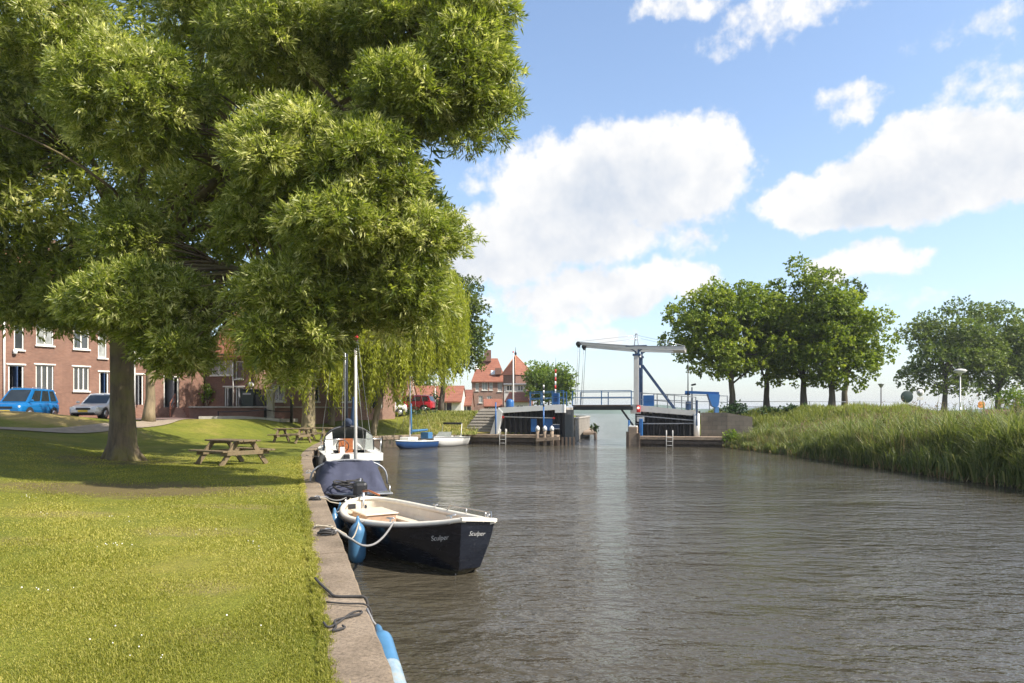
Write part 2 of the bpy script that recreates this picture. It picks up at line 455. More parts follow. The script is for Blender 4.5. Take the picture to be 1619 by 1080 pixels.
M['hullblue'] = plain('blue_hull_paint', (.022, .07, .20), .3, var=.12)
M['perspex'] = plain('smoky_windscreen', (.30, .32, .30), .12, var=.2, spec=.8)
M['carblue'] = plain('blue_car_paint', (.006, .15, .40), .22, 0.15, var=.05, spec=.7)
M['carsilver'] = plain('silver_car_paint', (.64, .63, .61), .26, .25, var=.04)
M['carred'] = plain('red_car_paint', (.45, .02, .03), .25, .1, var=.05)
M['carwhite'] = plain('white_car_paint', (.72, .73, .74), .25, .05, var=.04)
M['carglass'] = plain('car_glass', (.022, .028, .03), .05, var=.4, scale=2, spec=.9)
M['lamp_glass'] = plain('headlamp_glass', (.70, .70, .68), .12, .2, var=.1, spec=.9)
M['plate'] = plain('yellow_plate', (.70, .50, .05), .5, var=.05)
M['binGreen'] = plain('dark_green_container', (.012, .03, .025), .45, var=.2)
M['orange'] = plain('orange_sign_face', (.75, .27, .04), .5, var=.1)
M['bush_g'] = leaf_mat('shrub_leaf', (.014, .035, .010), (.032, .075, .018), (.075, .13, .03), .22)
M['ash_l'] = leaf_mat('ash_leaf', (.085, .12, .014), (.25, .285, .045), (.74, .70, .36), .38, .42, 1.7)
M['willow_l'] = leaf_mat('willow_leaf', (.14, .18, .016), (.31, .33, .028), (.50, .48, .055), .5, .5, 1.5)
M['linden_l'] = leaf_mat('linden_leaf', (.07, .11, .010), (.185, .24, .02), (.38, .40, .045), .36, .6, 1.7)
M['lindend_l'] = leaf_mat('dark_linden_leaf', (.04, .07, .010), (.10, .14, .018), (.19, .21, .03), .32, .45, 1.4)
M['far_l'] = leaf_mat('far_tree_leaf', (.06, .10, .018), (.15, .20, .032), (.26, .29, .055), .36, .5, 1.4)
M['fresh_l'] = leaf_mat('fresh_leaf', (.07, .12, .012), (.15, .22, .02), (.29, .32, .03), .42, .5, 1.5)
M['reed_l'] = leaf_mat('reed_leaf', (.075, .11, .028), (.19, .225, .062), (.42, .39, .18), .36, .55, 1.4)
M['reedgrass_l'] = leaf_mat('tall_grass_blade', (.13, .17, .028), (.24, .27, .055), (.42, .38, .14), .38, .6, 1.3)
M['plume_l'] = leaf_mat('reed_plume', (.12, .07, .045), (.22, .14, .09), (.36, .26, .17), .3, .8, 1.2)
M['dry_l'] = leaf_mat('dry_stalk', (.20, .13, .06), (.33, .24, .11), (.48, .37, .19), .3, .7, 1.2)
M['blade'] = leaf_mat('lawn_blade', (.14, .16, .012), (.30, .29, .036), (.58, .50, .14), .38, .55, 1.4)
M['clover'] = plain('clover_flower', (.80, .78, .72), .8, var=.05)
def bark(name, c, moss, sc=5):
    m, n, l, b = new_mat(name); setv(b, .9)
    t = noise_node(n, l, sc, 8, .7, stretch=(1, 1, .22)); t2 = noise_node(n, l, 1.3, 4, .6)
    cc = ramp(n, l, t.outputs['Fac'], [(.30, tuple(x * .45 for x in c)), (.55, c), (.75, tuple(x * 1.35 for x in c))])
    f = ramp(n, l, t2.outputs['Fac'], [(.45, (0, 0, 0)), (.68, (.75, .75, .75))])
    l.new(mixc(n, l, f, cc, moss), b.inputs['Base Color'])
    bp = n.new('ShaderNodeBump'); bp.inputs['Strength'].default_value = .9; bp.inputs['Distance'].default_value = .05
    l.new(t.outputs['Fac'], bp.inputs['Height']); l.new(bp.outputs[0], b.inputs['Normal'])
    return m
M['bark'] = bark('ash_bark', (.135, .10, .06), (.17, .15, .04))
M['bark_w'] = bark('willow_bark', (.24, .19, .12), (.22, .19, .08))
M['bark_d'] = bark('dark_bark', (.11, .09, .07), (.13, .12, .06))
M['bark_p'] = bark('pale_bark', (.27, .205, .13), (.24, .20, .11))

# ================================================================ SETTING: land, water, quay
QUAY = [Vector(p).to_3d() for p in [(2.55, -6), (2.24, -5), (-.718, 4.35), (-2.5, 10), (-4.08, 15), (-5.66, 20), (-7.2, 25), (-8.35, 29.2), (-9.6, 35), (-10.35, 39.5), (-10.6, 42.5), (-10.1, 45.2), (-9.0, 47.6), (-7.5, 49.6), (-5.8, 51.4), (-4.1, 52.9)]]
Qn = np.array([(p.x, p.y) for p in spline(QUAY, 150)])
QFAR = [(-3.6, 53.4), (4.0, 52.4), (4.9, 56), (5.8, 62), (7.6, 72), (8.6, 80), (4, 100), (-60, 150), (-300, 330)]
RB = [(300, 260), (90, 150), (24, 86), (12.2, 62), (10.0, 54), (9.2, 50.6), (14.6, 48.6), (15.4, 46), (16.1, 40), (16.5, 32), (16.7, 24), (16.9, 14), (17.2, 4), (17.5, -8)]
def dist_to(poly, xy):
    xy = np.asarray(xy, float); best = np.full(len(xy), 1e9)
    for a, b in zip(poly[:-1], poly[1:]):
        a, b = np.asarray(a, float), np.asarray(b, float); d = b - a; L = d @ d
        if L < 1e-12: continue
        t = np.clip(((xy - a) @ d) / L, 0, 1)
        best = np.minimum(best, np.linalg.norm(xy - (a + t[:, None] * d), axis=1))
    return best
ALLQ = np.vstack([Qn, np.array(QFAR)])
def h_left(xy):
    xy = np.asarray(xy, float); d = dist_to(ALLQ, xy); x, y = xy[:, 0], xy[:, 1]
    k = ss(29, 44, y)
    d0 = 5.0 * (1 - k) + .5 * k; d1 = 15.0 * (1 - k) + 6.5 * k
    t = np.clip((d - d0) / (d1 - d0), 0, 1); t = t * t * (3 - 2 * t)
    z = .80 + .02 * np.minimum(d, 6) * (1 - t) + 1.2 * t
    z += .52 * np.exp(-((x + 24.5) ** 2 / (2 * 3.6 ** 2) + (y - 33.0) ** 2 / (2 * 1.8 ** 2)))
    z += .05 * np.sin(x * .9 + y * .35) * np.sin(y * .5 - x * .2) * ss(1.2, 4, d) * (1 - ss(10, 15, d) * .9)
    z -= .06 * (1 - ss(.36, .62, d)) * (y < 50)
    far = ss(52, 59, y); z = z * (1 - far) + far * np.where(d > 1.2, 2.35, .8)
    return z
def h_right(xy):
    xy = np.asarray(xy, float); d = dist_to(RB, xy); x, y = xy[:, 0], xy[:, 1]
    up = ss(43, 52, y)
    z = .05 + (1.35 + .85 * up) * np.clip(d / (8.0 - 3 * up), 0, 1) ** .9
    z += .78 * np.exp(-((x - 26) ** 2 / (2 * 3.6 ** 2) + (y - 45.5) ** 2 / (2 * 4.6 ** 2)))
    return z + .06 * np.sin(x * .8) * np.sin(y * .6)
def land(name, outline, hf, step_zones, mat, hug=None):
    "triangulated ground inside an outline, heights from hf"
    pts = [tuple(p) for p in outline]; nb = len(pts)
    edges = [(i, (i + 1) % nb) for i in range(nb)]
    rg = np.random.default_rng(3)
    for (x0, x1, y0, y1, st) in step_zones:
        gx, gy = np.meshgrid(np.arange(x0, x1, st), np.arange(y0, y1, st))
        g = np.stack([gx.ravel(), gy.ravel()], 1) + rg.uniform(-.15, .15, (gx.size, 2)) * st
        dd = dist_to(outline, g); g = g[dd > st * .4]
        pts += [tuple(p) for p in g]
    v, e, f, *_ = delaunay_2d_cdt([Vector(p) for p in pts], edges, [], 1, 1e-5)
    xy = np.array([(p.x, p.y) for p in v]); z = hf(xy)
    me = bpy.data.meshes.new(name); me.from_pydata([(a, b, c) for (a, b), c in zip(xy, z)], [], f)
    me.polygons.foreach_set('use_smooth', [True] * len(me.polygons))
    bm = bmesh.new(); bm.from_mesh(me); bmesh.ops.recalc_face_normals(bm, faces=bm.faces)
    if sum(fc.normal.z for fc in bm.faces) < 0: bmesh.ops.reverse_faces(bm, faces=bm.faces)
    bm.to_mesh(me); tree = BVHTree.FromBMesh(bm); bm.free()
    me.materials.append(mat); o = bpy.data.objects.new(name, me); col.objects.link(o)
    tag(o, kind='structure'); return o, tree

# lawn ground: yellow-green turf with worn, earthy patches
def lawn_material():
    m, n, l, b = new_mat('lawn_turf'); setv(b, .9, 0, .2)
    t1 = noise_node(n, l, .35, 5, .6); t2 = noise_node(n, l, 3.2, 6, .7); t3 = noise_node(n, l, 28, 3, .7)
    c = ramp(n, l, t1.outputs['Fac'], [(.32, (.12, .145, .02)), (.55, (.185, .195, .03)), (.72, (.28, .24, .065))])
    f2 = ramp(n, l, t2.outputs['Fac'], [(.3, (.72, .74, .70)), (.7, (1.15, 1.12, 1.0))])
    f3 = ramp(n, l, t3.outputs['Fac'], [(.25, (.62, .64, .6)), (.75, (1.2, 1.2, 1.1))])
    c = mixc(n, l, 1.0, c, f2, 'MULTIPLY'); c = mixc(n, l, 1.0, c, f3, 'MULTIPLY')
    tcn = n.new('ShaderNodeTexCoord')
    def patch(cx, cy, rx, ry, amt, colr, c):
        mp = n.new('ShaderNodeVectorMath'); mp.operation = 'MULTIPLY_ADD'; l.new(tcn.outputs['Object'], mp.inputs[0])
        mp.inputs[1].default_value = (1 / rx, 1 / ry, 0); mp.inputs[2].default_value = (-cx / rx, -cy / ry, 0)
        ln = n.new('ShaderNodeVectorMath'); ln.operation = 'LENGTH'; l.new(mp.outputs[0], ln.inputs[0])
        ad = n.new('ShaderNodeMath'); ad.operation = 'MULTIPLY_ADD'; l.new(t2.outputs['Fac'], ad.inputs[0]); ad.inputs[1].default_value = 1.3; l.new(ln.outputs['Value'], ad.inputs[2])
        f = ramp(n, l, ad.outputs[0], [(.9, (amt,) * 3), (1.0, (0, 0, 0))])
        n2 = [x for x in n if x.type == 'VALTORGB'][-1]
        mm = n.new('ShaderNodeMapRange'); l.new(ad.outputs[0], mm.inputs[0]); mm.inputs[1].default_value = 1.25; mm.inputs[2].default_value = 1.75; mm.inputs[3].default_value = amt; mm.inputs[4].default_value = 0
        return mixc(n, l, mm.outputs[0], c, colr)
    c = patch(-8.1, 14.6, 3.4, 1.5, .80, (.135, .095, .05), c)
    c = patch(-12.2, 21.6, 2.2, 1.8, .7, (.13, .095, .05), c)
    c = patch(-24, 32.4, 7.5, 1.8, .8, (.36, .26, .11), c)
    c = patch(-3.4, 53.5, 3.6, 4.0, .65, (.33, .25, .09), c)
    for (cx_, cy_, rx_, ry_) in ((-4.4, 9.6, .9, .5), (-3.0, 6.6, .5, .35), (-5.9, 8.6, .7, .4), (-4.9, 12.2, 1.1, .4), (-2.3, 5.2, .35, .25), (-7.0, 11.0, .9, .5)): c = patch(cx_, cy_, rx_, ry_, .55, (.24, .185, .085), c)
    l.new(c, b.inputs['Base Color'])
    bp = n.new('ShaderNodeBump'); bp.inputs['Strength'].default_value = .7; bp.inputs['Distance'].default_value = .05
    l.new(t3.outputs['Fac'], bp.inputs['Height']); l.new(bp.outputs[0], b.inputs['Normal'])
    return m
# inner side of the quay coping: land starts 0.2 m behind the water-side edge, under the coping
qoff = []
for i, p in enumerate(Qn):
    t = Qn[min(i + 1, len(Qn) - 1)] - Qn[max(i - 1, 0)]; t = t / np.linalg.norm(t)
    qoff.append(p + .22 * np.array([-t[1], t[0]]))
qoff = np.array(qoff)
outline_l = [tuple(p) for p in qoff[::2]] + [tuple(qoff[-1])] + QFAR + [(-300, 60), (-120, -6)]
lawn, lawn_bvh = land('lawn', outline_l, h_left, [(-36, 2.2, -5, 52, .7), (-60, 9, 52, 90, 3), (-120, -36, -4, 90, 6), (-290, 0, 92, 320, 25)], lawn_material())
outline_r = RB + [(60, -8), (400, -8), (400, 260)]
m_, n_, l_, b_ = new_mat('riverbank_soil'); setv(b_, .95)
t_ = noise_node(n_, l_, 1.2, 6, .7)
l_.new(ramp(n_, l_, t_.outputs['Fac'], [(.3, (.06, .065, .02)), (.55, (.11, .13, .03)), (.75, (.16, .14, .06))]), b_.inputs['Base Color'])
bank, bank_bvh = land('riverbank', outline_r, h_right, [(9, 40, -6, 62, .9), (40, 120, -6, 150, 5), (120, 390, 0, 250, 25)], m_)
def gz(x, y, bvh=None):
    h = (bvh or lawn_bvh).ray_cast(Vector((x, y, 60)), Vector((0, 0, -1)))
    return h[0].z if h[0] is not None else .8

# water: one sheet to the horizon, wind ripples, murky brown where it does not mirror
def water_material():
    m, n, l, b = new_mat('canal_water')
    b.inputs['Base Color'].default_value = (.064, .055, .038, 1); setv(b, .045, 0, .5); b.inputs['IOR'].default_value = 1.33
    tcn = n.new('ShaderNodeTexCoord')
    def nz(scale, st, det, rough, rot=0):
        mp = n.new('ShaderNodeMapping'); l.new(tcn.outputs['Object'], mp.inputs[0]); mp.inputs['Scale'].default_value = st; mp.inputs['Rotation'].default_value = (0, 0, rot)
        t = n.new('ShaderNodeTexNoise'); l.new(mp.outputs[0], t.inputs['Vector']); t.inputs['Scale'].default_value = scale; t.inputs['Detail'].default_value = det; t.inputs['Roughness'].default_value = rough
        return t.outputs['Fac']
    a = nz(2.3, (.75, 1.45, 1), 4, .52, R(12)); c = nz(9.0, (.8, 1.2, 1), 2, .5, R(-14)); g = nz(.16, (1, 1.6, 1), 3, .55)
    big = nz(.8, (.5, 1.2, 1), 2, .5, R(20))
    def mth(op, x, y):
        q = n.new('ShaderNodeMath'); q.operation = op
        for i, k in enumerate((x, y)):
            if isinstance(k, (int, float)): q.inputs[i].default_value = k
            else: l.new(k, q.inputs[i])
        return q.outputs[0]
    mr = n.new('ShaderNodeMapRange'); l.new(g, mr.inputs[0]); mr.inputs[1].default_value = .35; mr.inputs[2].default_value = .65; mr.inputs[3].default_value = .42; mr.inputs[4].default_value = 1.25
    h = mth('ADD', mth('MULTIPLY', a, .125), mth('ADD', mth('MULTIPLY', c, .028), mth('MULTIPLY', big, .08)))
    h = mth('MULTIPLY', h, mr.outputs[0])
    bp = n.new('ShaderNodeBump'); bp.inputs['Strength'].default_value = 1.0; bp.inputs['Distance'].default_value = 1.0
    l.new(h, bp.inputs['Height']); l.new(bp.outputs[0], b.inputs['Normal'])
    return m
w = MB(); w.quad((-6000, -60, 0), (6000, -60, 0), (6000, 9000, 0), (-6000, 9000, 0))
water = tag(w.build('water', water_material()), kind='structure')
w = MB(); w.quad((-6000, -60, -1.6), (6000, -60, -1.6), (6000, 9000, -1.6), (-6000, 9000, -1.6))
tag(w.build('canal_bed', plain('canal_mud', (.05, .04, .025), .95)), kind='structure')

# quay wall with its concrete coping (cast in lengths with open joints)
quay = empty('quay_wall', (0, 0, 0), 0, 'long concrete topped quay wall that curves along the lawn beside the moored boats', 'quay')
tq = []
for i, p in enumerate(Qn):
    t = Qn[min(i + 1, len(Qn) - 1)] - Qn[max(i - 1, 0)]; t = t / np.linalg.norm(t); tq.append((p, np.array([-t[1], t[0]])))
def coping_material():
    m, n, l, b = new_mat('quay_concrete'); setv(b, .92, 0, .25)
    t1 = noise_node(n, l, 1.1, 6, .65); t2 = noise_node(n, l, 30, 6, .8); t3 = noise_node(n, l, 5, 6, .7)
    c = ramp(n, l, t1.outputs['Fac'], [(.3, (.15, .117, .083)), (.5, (.24, .187, .135)), (.75, (.345, .28, .21))])
    f = ramp(n, l, t2.outputs['Fac'], [(.30, (.30, .29, .27)), (.46, (.85, .85, .85)), (.70, (1.35, 1.32, 1.26))])
    c = mixc(n, l, 1.0, c, f, 'MULTIPLY')
    f3 = ramp(n, l, t3.outputs['Fac'], [(.56, (0, 0, 0)), (.66, (.55, .55, .55))])
    c = mixc(n, l, f3, c, (.155, .12, .075))
    l.new(c, b.inputs['Base Color'])
    bp = n.new('ShaderNodeBump'); bp.inputs['Strength'].default_value = .7; bp.inputs['Distance'].default_value = .012
    l.new(t2.outputs['Fac'], bp.inputs['Height']); l.new(bp.outputs[0], b.inputs['Normal'])
    return m
M['coping'] = coping_material()
cp = MB(); rng_ = random.Random(5)
S_ = np.cumsum([0] + [np.linalg.norm(Qn[i + 1] - Qn[i]) for i in range(len(Qn) - 1)])
def q_at(s):
    s = min(max(s, 0), S_[-1] - 1e-4); i = int(np.searchsorted(S_, s, side='right') - 1); i = min(i, len(Qn) - 2)
    t = (s - S_[i]) / (S_[i + 1] - S_[i]); p = Qn[i] * (1 - t) + Qn[i + 1] * t
    nn = tq[i][1] * (1 - t) + tq[i + 1][1] * t; nn /= np.linalg.norm(nn)
    return p, nn
s0 = 0.0; joint = 13.3                       # an open joint falls near the second rope
joints = []
js = 6.05
while js < S_[-1] + 4:
    joints.append(js); js += 4.6
a = 0.0
for js in joints:
    e = min(js - .012, S_[-1])
    if e <= a: break
    k = max(2, int((e - a) / .25) + 1)
    rows = []
    for q in range(k + 1):
        s = a + (e - a) * q / k
        p, nn = q_at(s); zt = .80 + rng_.uniform(-.004, .004); wob = rng_.uniform(-.008, .008)
        pr = [(0.0, .52), (-.015 + wob, .70), (0.0 + wob, .775), (.022 + wob, zt), (.20, zt + .006), (.39 + wob, zt + .002), (.42 + wob * 3, .70), (.42, .52)]
        rows.append([Vector((p[0] + nn[0] * o, p[1] + nn[1] * o, z)) for o, z in pr])
    cp.sheet(rows, smooth=False, closed=True); cp.add(rows[0], [tuple(range(8))]); cp.add(rows[-1], [tuple(range(8))])
    a = js + .012
cp.build('coping', M['coping'], quay)
wl_ = MB()
rows = [[Vector((p[0] + nn[0] * o, p[1] + nn[1] * o, z)) for o, z in ((.05, -1.6), (.05, .52), (.38, .52))] for p, nn in tq]
wl_.sheet(rows, smooth=False); wl_.build('wall', plain('quay_brick_wet', (.10, .075, .055), .8, var=.3, dirt=((.04, .05, .02), 3, .5)), quay)

# soft edge of earth between coping and turf is covered by the grass blades further down

# street, brick paved, in front of the houses
def drape(name, outline, mat, lift, step=1.0):
    pts = [tuple(p) for p in outline]; nb = len(pts)
    xs = [p[0] for p in pts]; ys = [p[1] for p in pts]
    gx, gy = np.meshgrid(np.arange(min(xs), max(xs), step), np.arange(min(ys), max(ys), step)); g = np.stack([gx.ravel(), gy.ravel()], 1)
    g = g[dist_to(pts + [pts[0]], g) > step * .3]
    v, e, f, *_ = delaunay_2d_cdt([Vector(p) for p in pts + [tuple(q) for q in g]], [(i, (i + 1) % nb) for i in range(nb)], [], 1, 1e-5)
    me = bpy.data.meshes.new(name); me.from_pydata([(p.x, p.y, gz(p.x, p.y) + lift) for p in v], [], f)
    bm = bmesh.new(); bm.from_mesh(me); bmesh.ops.recalc_face_normals(bm, faces=bm.faces)
    if sum(fc.normal.z for fc in bm.faces) < 0: bmesh.ops.reverse_faces(bm, faces=bm.faces)
    bm.to_mesh(me); bm.free()
    me.materials.append(mat); o = bpy.data.objects.new(name, me); col.objects.link(o); return tag(o, kind='structure')
drape('street', [(-60, 30), (-30, 34.8), (-24, 35.2), (-20.5, 38.5), (-19.6, 43.5), (-15.2, 45.3), (-13.5, 50), (-12.5, 55), (-9, 60), (-12, 66), (-24, 60), (-24, 52), (-34, 38), (-70, 40)], M['paving'], .05)
def strip(pts, wid):
    L, Rr = [], []
    sp_ = spline([Vector((x, y, 0)) for x, y in pts], 40)
    for i, p in enumerate(sp_):
        t = (sp_[min(i + 1, 39)] - sp_[max(i - 1, 0)]).normalized(); nn = Vector((-t.y, t.x, 0))
        L.append((p + nn * wid / 2).to_2d()); Rr.append((p - nn * wid / 2).to_2d())
    return [tuple(p) for p in L] + [tuple(p) for p in reversed(Rr)]
drape('path', strip([(-24, 22.5), (-21, 26.5), (-19.2, 31), (-18.8, 36), (-19.4, 40.5)], 1.25), plain('sandy_path', (.28, .225, .165), .95, var=.2, scale=3, bump=.3, dirt=((.24, .19, .13), 2, .55)), .035, .5)
# kerb of the street
kb = MB()
for a, b in zip([(-19.5, 43.3), (-17.2, 44.4), (-15.1, 45.2), (-13.3, 50)], [(-17.2, 44.4), (-15.1, 45.2), (-13.3, 50), (-12.3, 55)]):
    kb.bar((a[0], a[1], gz(*a) + .08), (b[0], b[1], gz(*b) + .08), .16, .22)
tag(kb.build('kerb', M['concrete']), kind='structure')

# far side of the lake, low wooded shore in pale air
hillm = plain('far_shore_green', (.11, .15, .12), 1.0, var=.25, scale=.02, spec=0)
hm = MB(); rg = np.random.default_rng(11)
xs = np.linspace(-900, 2600, 320); ridge = 5.5 + 2.5 * np.sin(xs * .013) + 1.6 * np.sin(xs * .05 + 1) + rg.uniform(-.9, .9, 320)
rows = [[Vector((x, 690 + 60 * k / 4 + 14 * math.sin(x * .01), max(0, r) * (0, .75, 1, .9, .2)[k])) for x, r in zip(xs, ridge)] for k in range(5)]
hm.sheet(rows); tag(hm.build('far_shore_hills', hillm), kind='structure')

# ================================================================ HOUSES
def cells(mb, O, D, N, s0, s1, z0, z1, ops, depth=.16):
    "wall face with real openings and reveals; O origin, D along, N outward"
    O, D, N = Vector(O), Vector(D), Vector(N); U = Vector((0, 0, 1))
    S = sorted({s0, s1, *[v for o in ops for v in o[:2]]}); Zs = sorted({z0, z1, *[v for o in ops for v in o[2:]]})
    S = [v for v in S if s0 <= v <= s1]; Zs = [v for v in Zs if z0 <= v <= z1]
    pt = lambda s, z, d=0.0: O + D * s + U * z - N * d
    for a, b in zip(S[:-1], S[1:]):
        for c, d in zip(Zs[:-1], Zs[1:]):
            ms, mz = (a + b) / 2, (c + d) / 2
            if any(o[0] < ms < o[1] and o[2] < mz < o[3] for o in ops): continue
            mb.quad(pt(a, c), pt(b, c), pt(b, d), pt(a, d))
    for (a, b, c, d) in ops:
        mb.quad(pt(a, c), pt(a, d), pt(a, d, depth), pt(a, c, depth)); mb.quad(pt(b, c), pt(b, d), pt(b, d, depth), pt(b, c, depth))
        mb.quad(pt(a, d), pt(b, d), pt(b, d, depth), pt(a, d, depth)); mb.quad(pt(a, c), pt(b, c), pt(b, c, depth), pt(a, c, depth))
def window(house, O, D, N, op, lights=2, depth=.10, glass='glass', sill=True, lintel=True, transom=False, fm='frame'):
    O, D, N = Vector(O), Vector(D), Vector(N); U = Vector((0, 0, 1)); a, b, c, d = op
    pt = lambda s, z, e: O + D * s + U * z - N * e
    fr = MB(); t = .068
    fr.bar(pt(a, c + t / 2, depth), pt(b, c + t / 2, depth), .07, t); fr.bar(pt(a, d - t / 2, depth), pt(b, d - t / 2, depth), .07, t)
    for k in range(lights + 1):
        s = a + t / 2 + (b - a - t) * k / lights
        fr.bar(pt(s, c + t, depth), pt(s, d - t, depth), t if k in (0, lights) else .06, .07, up=D)
    if transom: fr.bar(pt(a + t, c + (d - c) * .74, depth - .003), pt(b - t, c + (d - c) * .74, depth - .003), .05, .06)
    w_ = fr.build('window', M[fm], house, world=True)
    g = MB(); g.quad(pt(a, c, depth + .02), pt(b, c, depth + .02), pt(b, d, depth + .02), pt(a, d, depth + .02))
    o = g.build('pane', M[glass], None); reparent(o, w_)
    if sill:
        s_ = MB(); s_.bar(pt(a - .06, c - .045, -.04), pt(b + .06, c - .045, -.04), .14, .09); reparent(s_.build('sill', M['frame']), w_)
    if lintel:
        s_ = MB(); s_.bar(pt(a - .1, d + .04, -.012), pt(b + .1, d + .04, -.012), .05, .08); reparent(s_.build('lintel', M['frame']), w_)
    return w_
def reparent(o, p):
    "child o of p with its mesh moved into p's space"
    Mi = world_matrix(p).inverted(); o.data.transform(Mi); o.parent = p
def door(house, O, D, N, op, mat='darkblue', glass=True, depth=.14, fm='frame'):
    O, D, N = Vector(O), Vector(D), Vector(N); U = Vector((0, 0, 1)); a, b, c, d = op
    pt = lambda s, z, e: O + D * s + U * z - N * e
    fr = MB(); t = .08
    for s in (a + t / 2, b - t / 2): fr.bar(pt(s, c, depth - .03), pt(s, d, depth - .03), t, .09, up=D)
    fr.bar(pt(a + t, d - t / 2, depth - .03), pt(b - t, d - t / 2, depth - .03), .09, t)
    fr.bar(pt(a - .1, d + .04, -.012), pt(b + .1, d + .04, -.012), .05, .09)
    w_ = fr.build('door', M[fm], house, world=True)
    g = MB(); g.bar(pt((a + b) / 2, c, depth), pt((a + b) / 2, d - t, depth), b - a - 2 * t, .05, up=D); reparent(g.build('panel', M[mat]), w_)
    if glass:
        g = MB(); m = (a + b) / 2; hw = (b - a) * .24
        g.bar(pt(m, c + (d - c) * .22, depth - .028), pt(m, c + (d - c) * .88, depth - .028), hw * 2, .012, up=D); reparent(g.build('pane', M['glass']), w_)
    return w_
def gable_roof(O, D, N, s0, s1, depth, H, rise, over=.35, th=.16, hip=0.0):
    "roof over a facade with its ridge parallel to the facade"
    O, D, N = Vector(O), Vector(D), Vector(N); U = Vector((0, 0, 1)); mb = MB()
    pt = lambda s, n, z: O + D * s - N * n + U * z
    dr = over * rise / (depth / 2)
    for off in (0, -th):
        ea, eb = pt(s0 - .1, -over, H - dr + off), pt(s1 + .1, -over, H - dr + off)
        ra, rb = pt(s0 - .1 + hip, depth / 2, H + rise + off), pt(s1 + .1 - hip, depth / 2, H + rise + off)
        fa, fb = pt(s0 - .1, depth + over, H - dr + off), pt(s1 + .1, depth + over, H - dr + off)
        mb.quad(ea, eb, rb, ra); mb.quad(fa, fb, rb, ra)
        if hip: mb.quad(ea, fa, ra); mb.quad(eb, fb, rb)
    for z0, z1 in (((s0 - .1, -over), (s1 + .1, -over)), ((s0 - .1, depth + over), (s1 + .1, depth + over))):
        mb.quad(pt(z0[0], z0[1], H - dr), pt(z1[0], z1[1], H - dr), pt(z1[0], z1[1], H - dr - th), pt(z0[0], z0[1], H - dr - th))
    if not hip:
        for s in (s0 - .1, s1 + .1):
            for n in (-over, depth + over):
                mb.quad(pt(s, n, H - dr), pt(s, depth / 2, H + rise), pt(s, depth / 2, H + rise - th), pt(s, n, H - dr - th))
    return mb
def shell(mb, O, D, N, s0, s1, depth, H, rise=0.0, z0=0.0):
    O, D, N = Vector(O), Vector(D), Vector(N); U = Vector((0, 0, 1)); pt = lambda s, n, z: O + D * s - N * n + U * z
    for s in (s0, s1):
        if rise: mb.add([pt(s, 0, z0), pt(s, depth, z0), pt(s, depth, H), pt(s, depth / 2, H + rise - .2), pt(s, 0, H)], [(0, 1, 2, 3, 4)])
        else: mb.quad(pt(s, 0, z0), pt(s, depth, z0), pt(s, depth, H), pt(s, 0, H))
    mb.quad(pt(s0, depth, z0), pt(s1, depth, z0), pt(s1, depth, H), pt(s0, depth, H))
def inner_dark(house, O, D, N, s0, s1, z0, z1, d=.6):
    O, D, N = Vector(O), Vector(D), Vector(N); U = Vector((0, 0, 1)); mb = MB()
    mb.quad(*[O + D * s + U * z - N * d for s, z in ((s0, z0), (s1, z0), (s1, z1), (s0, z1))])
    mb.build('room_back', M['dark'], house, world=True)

# --- the brick row on the left
RO = Vector((-28.2, 42, 0)); RD = Vector((.6, .8, 0)); RN = Vector((.8, -.6, 0)); G0 = 1.98
def rs(px):
    k = (px - 809.5) / F; return (42 * k + 28.2) / (.6 - .8 * k)
def rz(py, s): return Z(py, 42 + .8 * s)
def rop(x0, x1, y0, y1):
    a, b = rs(x0), rs(x1); m = (a + b) / 2; return (a, b, rz(y1, m), rz(y0, m))
row = [
 # (s from, to), windows [(op, lights, glass)], doors, label
 (-9.0, rs(98), [((-8.0, -6.7, 6.2, 7.9), 2), ((-8.0, -6.7, 3.3, 5.0), 2), ((-5.6, -4.5, 6.2, 7.9), 2), (rop(22, 38, 500, 553), 1), (rop(57, 85, 503, 546), 2), (rop(56.5, 85, 577, 620), 3)], [rop(13, 38, 577, 628)], 'brick terraced house behind the blue car with a white downpipe at its door'),
 (rs(98), rs(193), [(rop(116, 141, 513, 552), 2), (rop(155, 169, 523, 566), 1), (rop(116, 141, 580, 618), 3)], [rop(157, 172, 588, 634)], 'brick terraced house behind the silver car, partly hidden by the thick ash trunk'),
 (rs(193), rs(322), [(rop(205, 226, 528, 566), 2), (rop(262, 288, 536, 570), 2)], [rop(207, 227, 592, 640), rop(259, 283, 596, 644)], 'brick end house of the terrace with glazed double doors up the steps'),
]
DEP, HE, RISE = 9.0, 8.45, 4.4
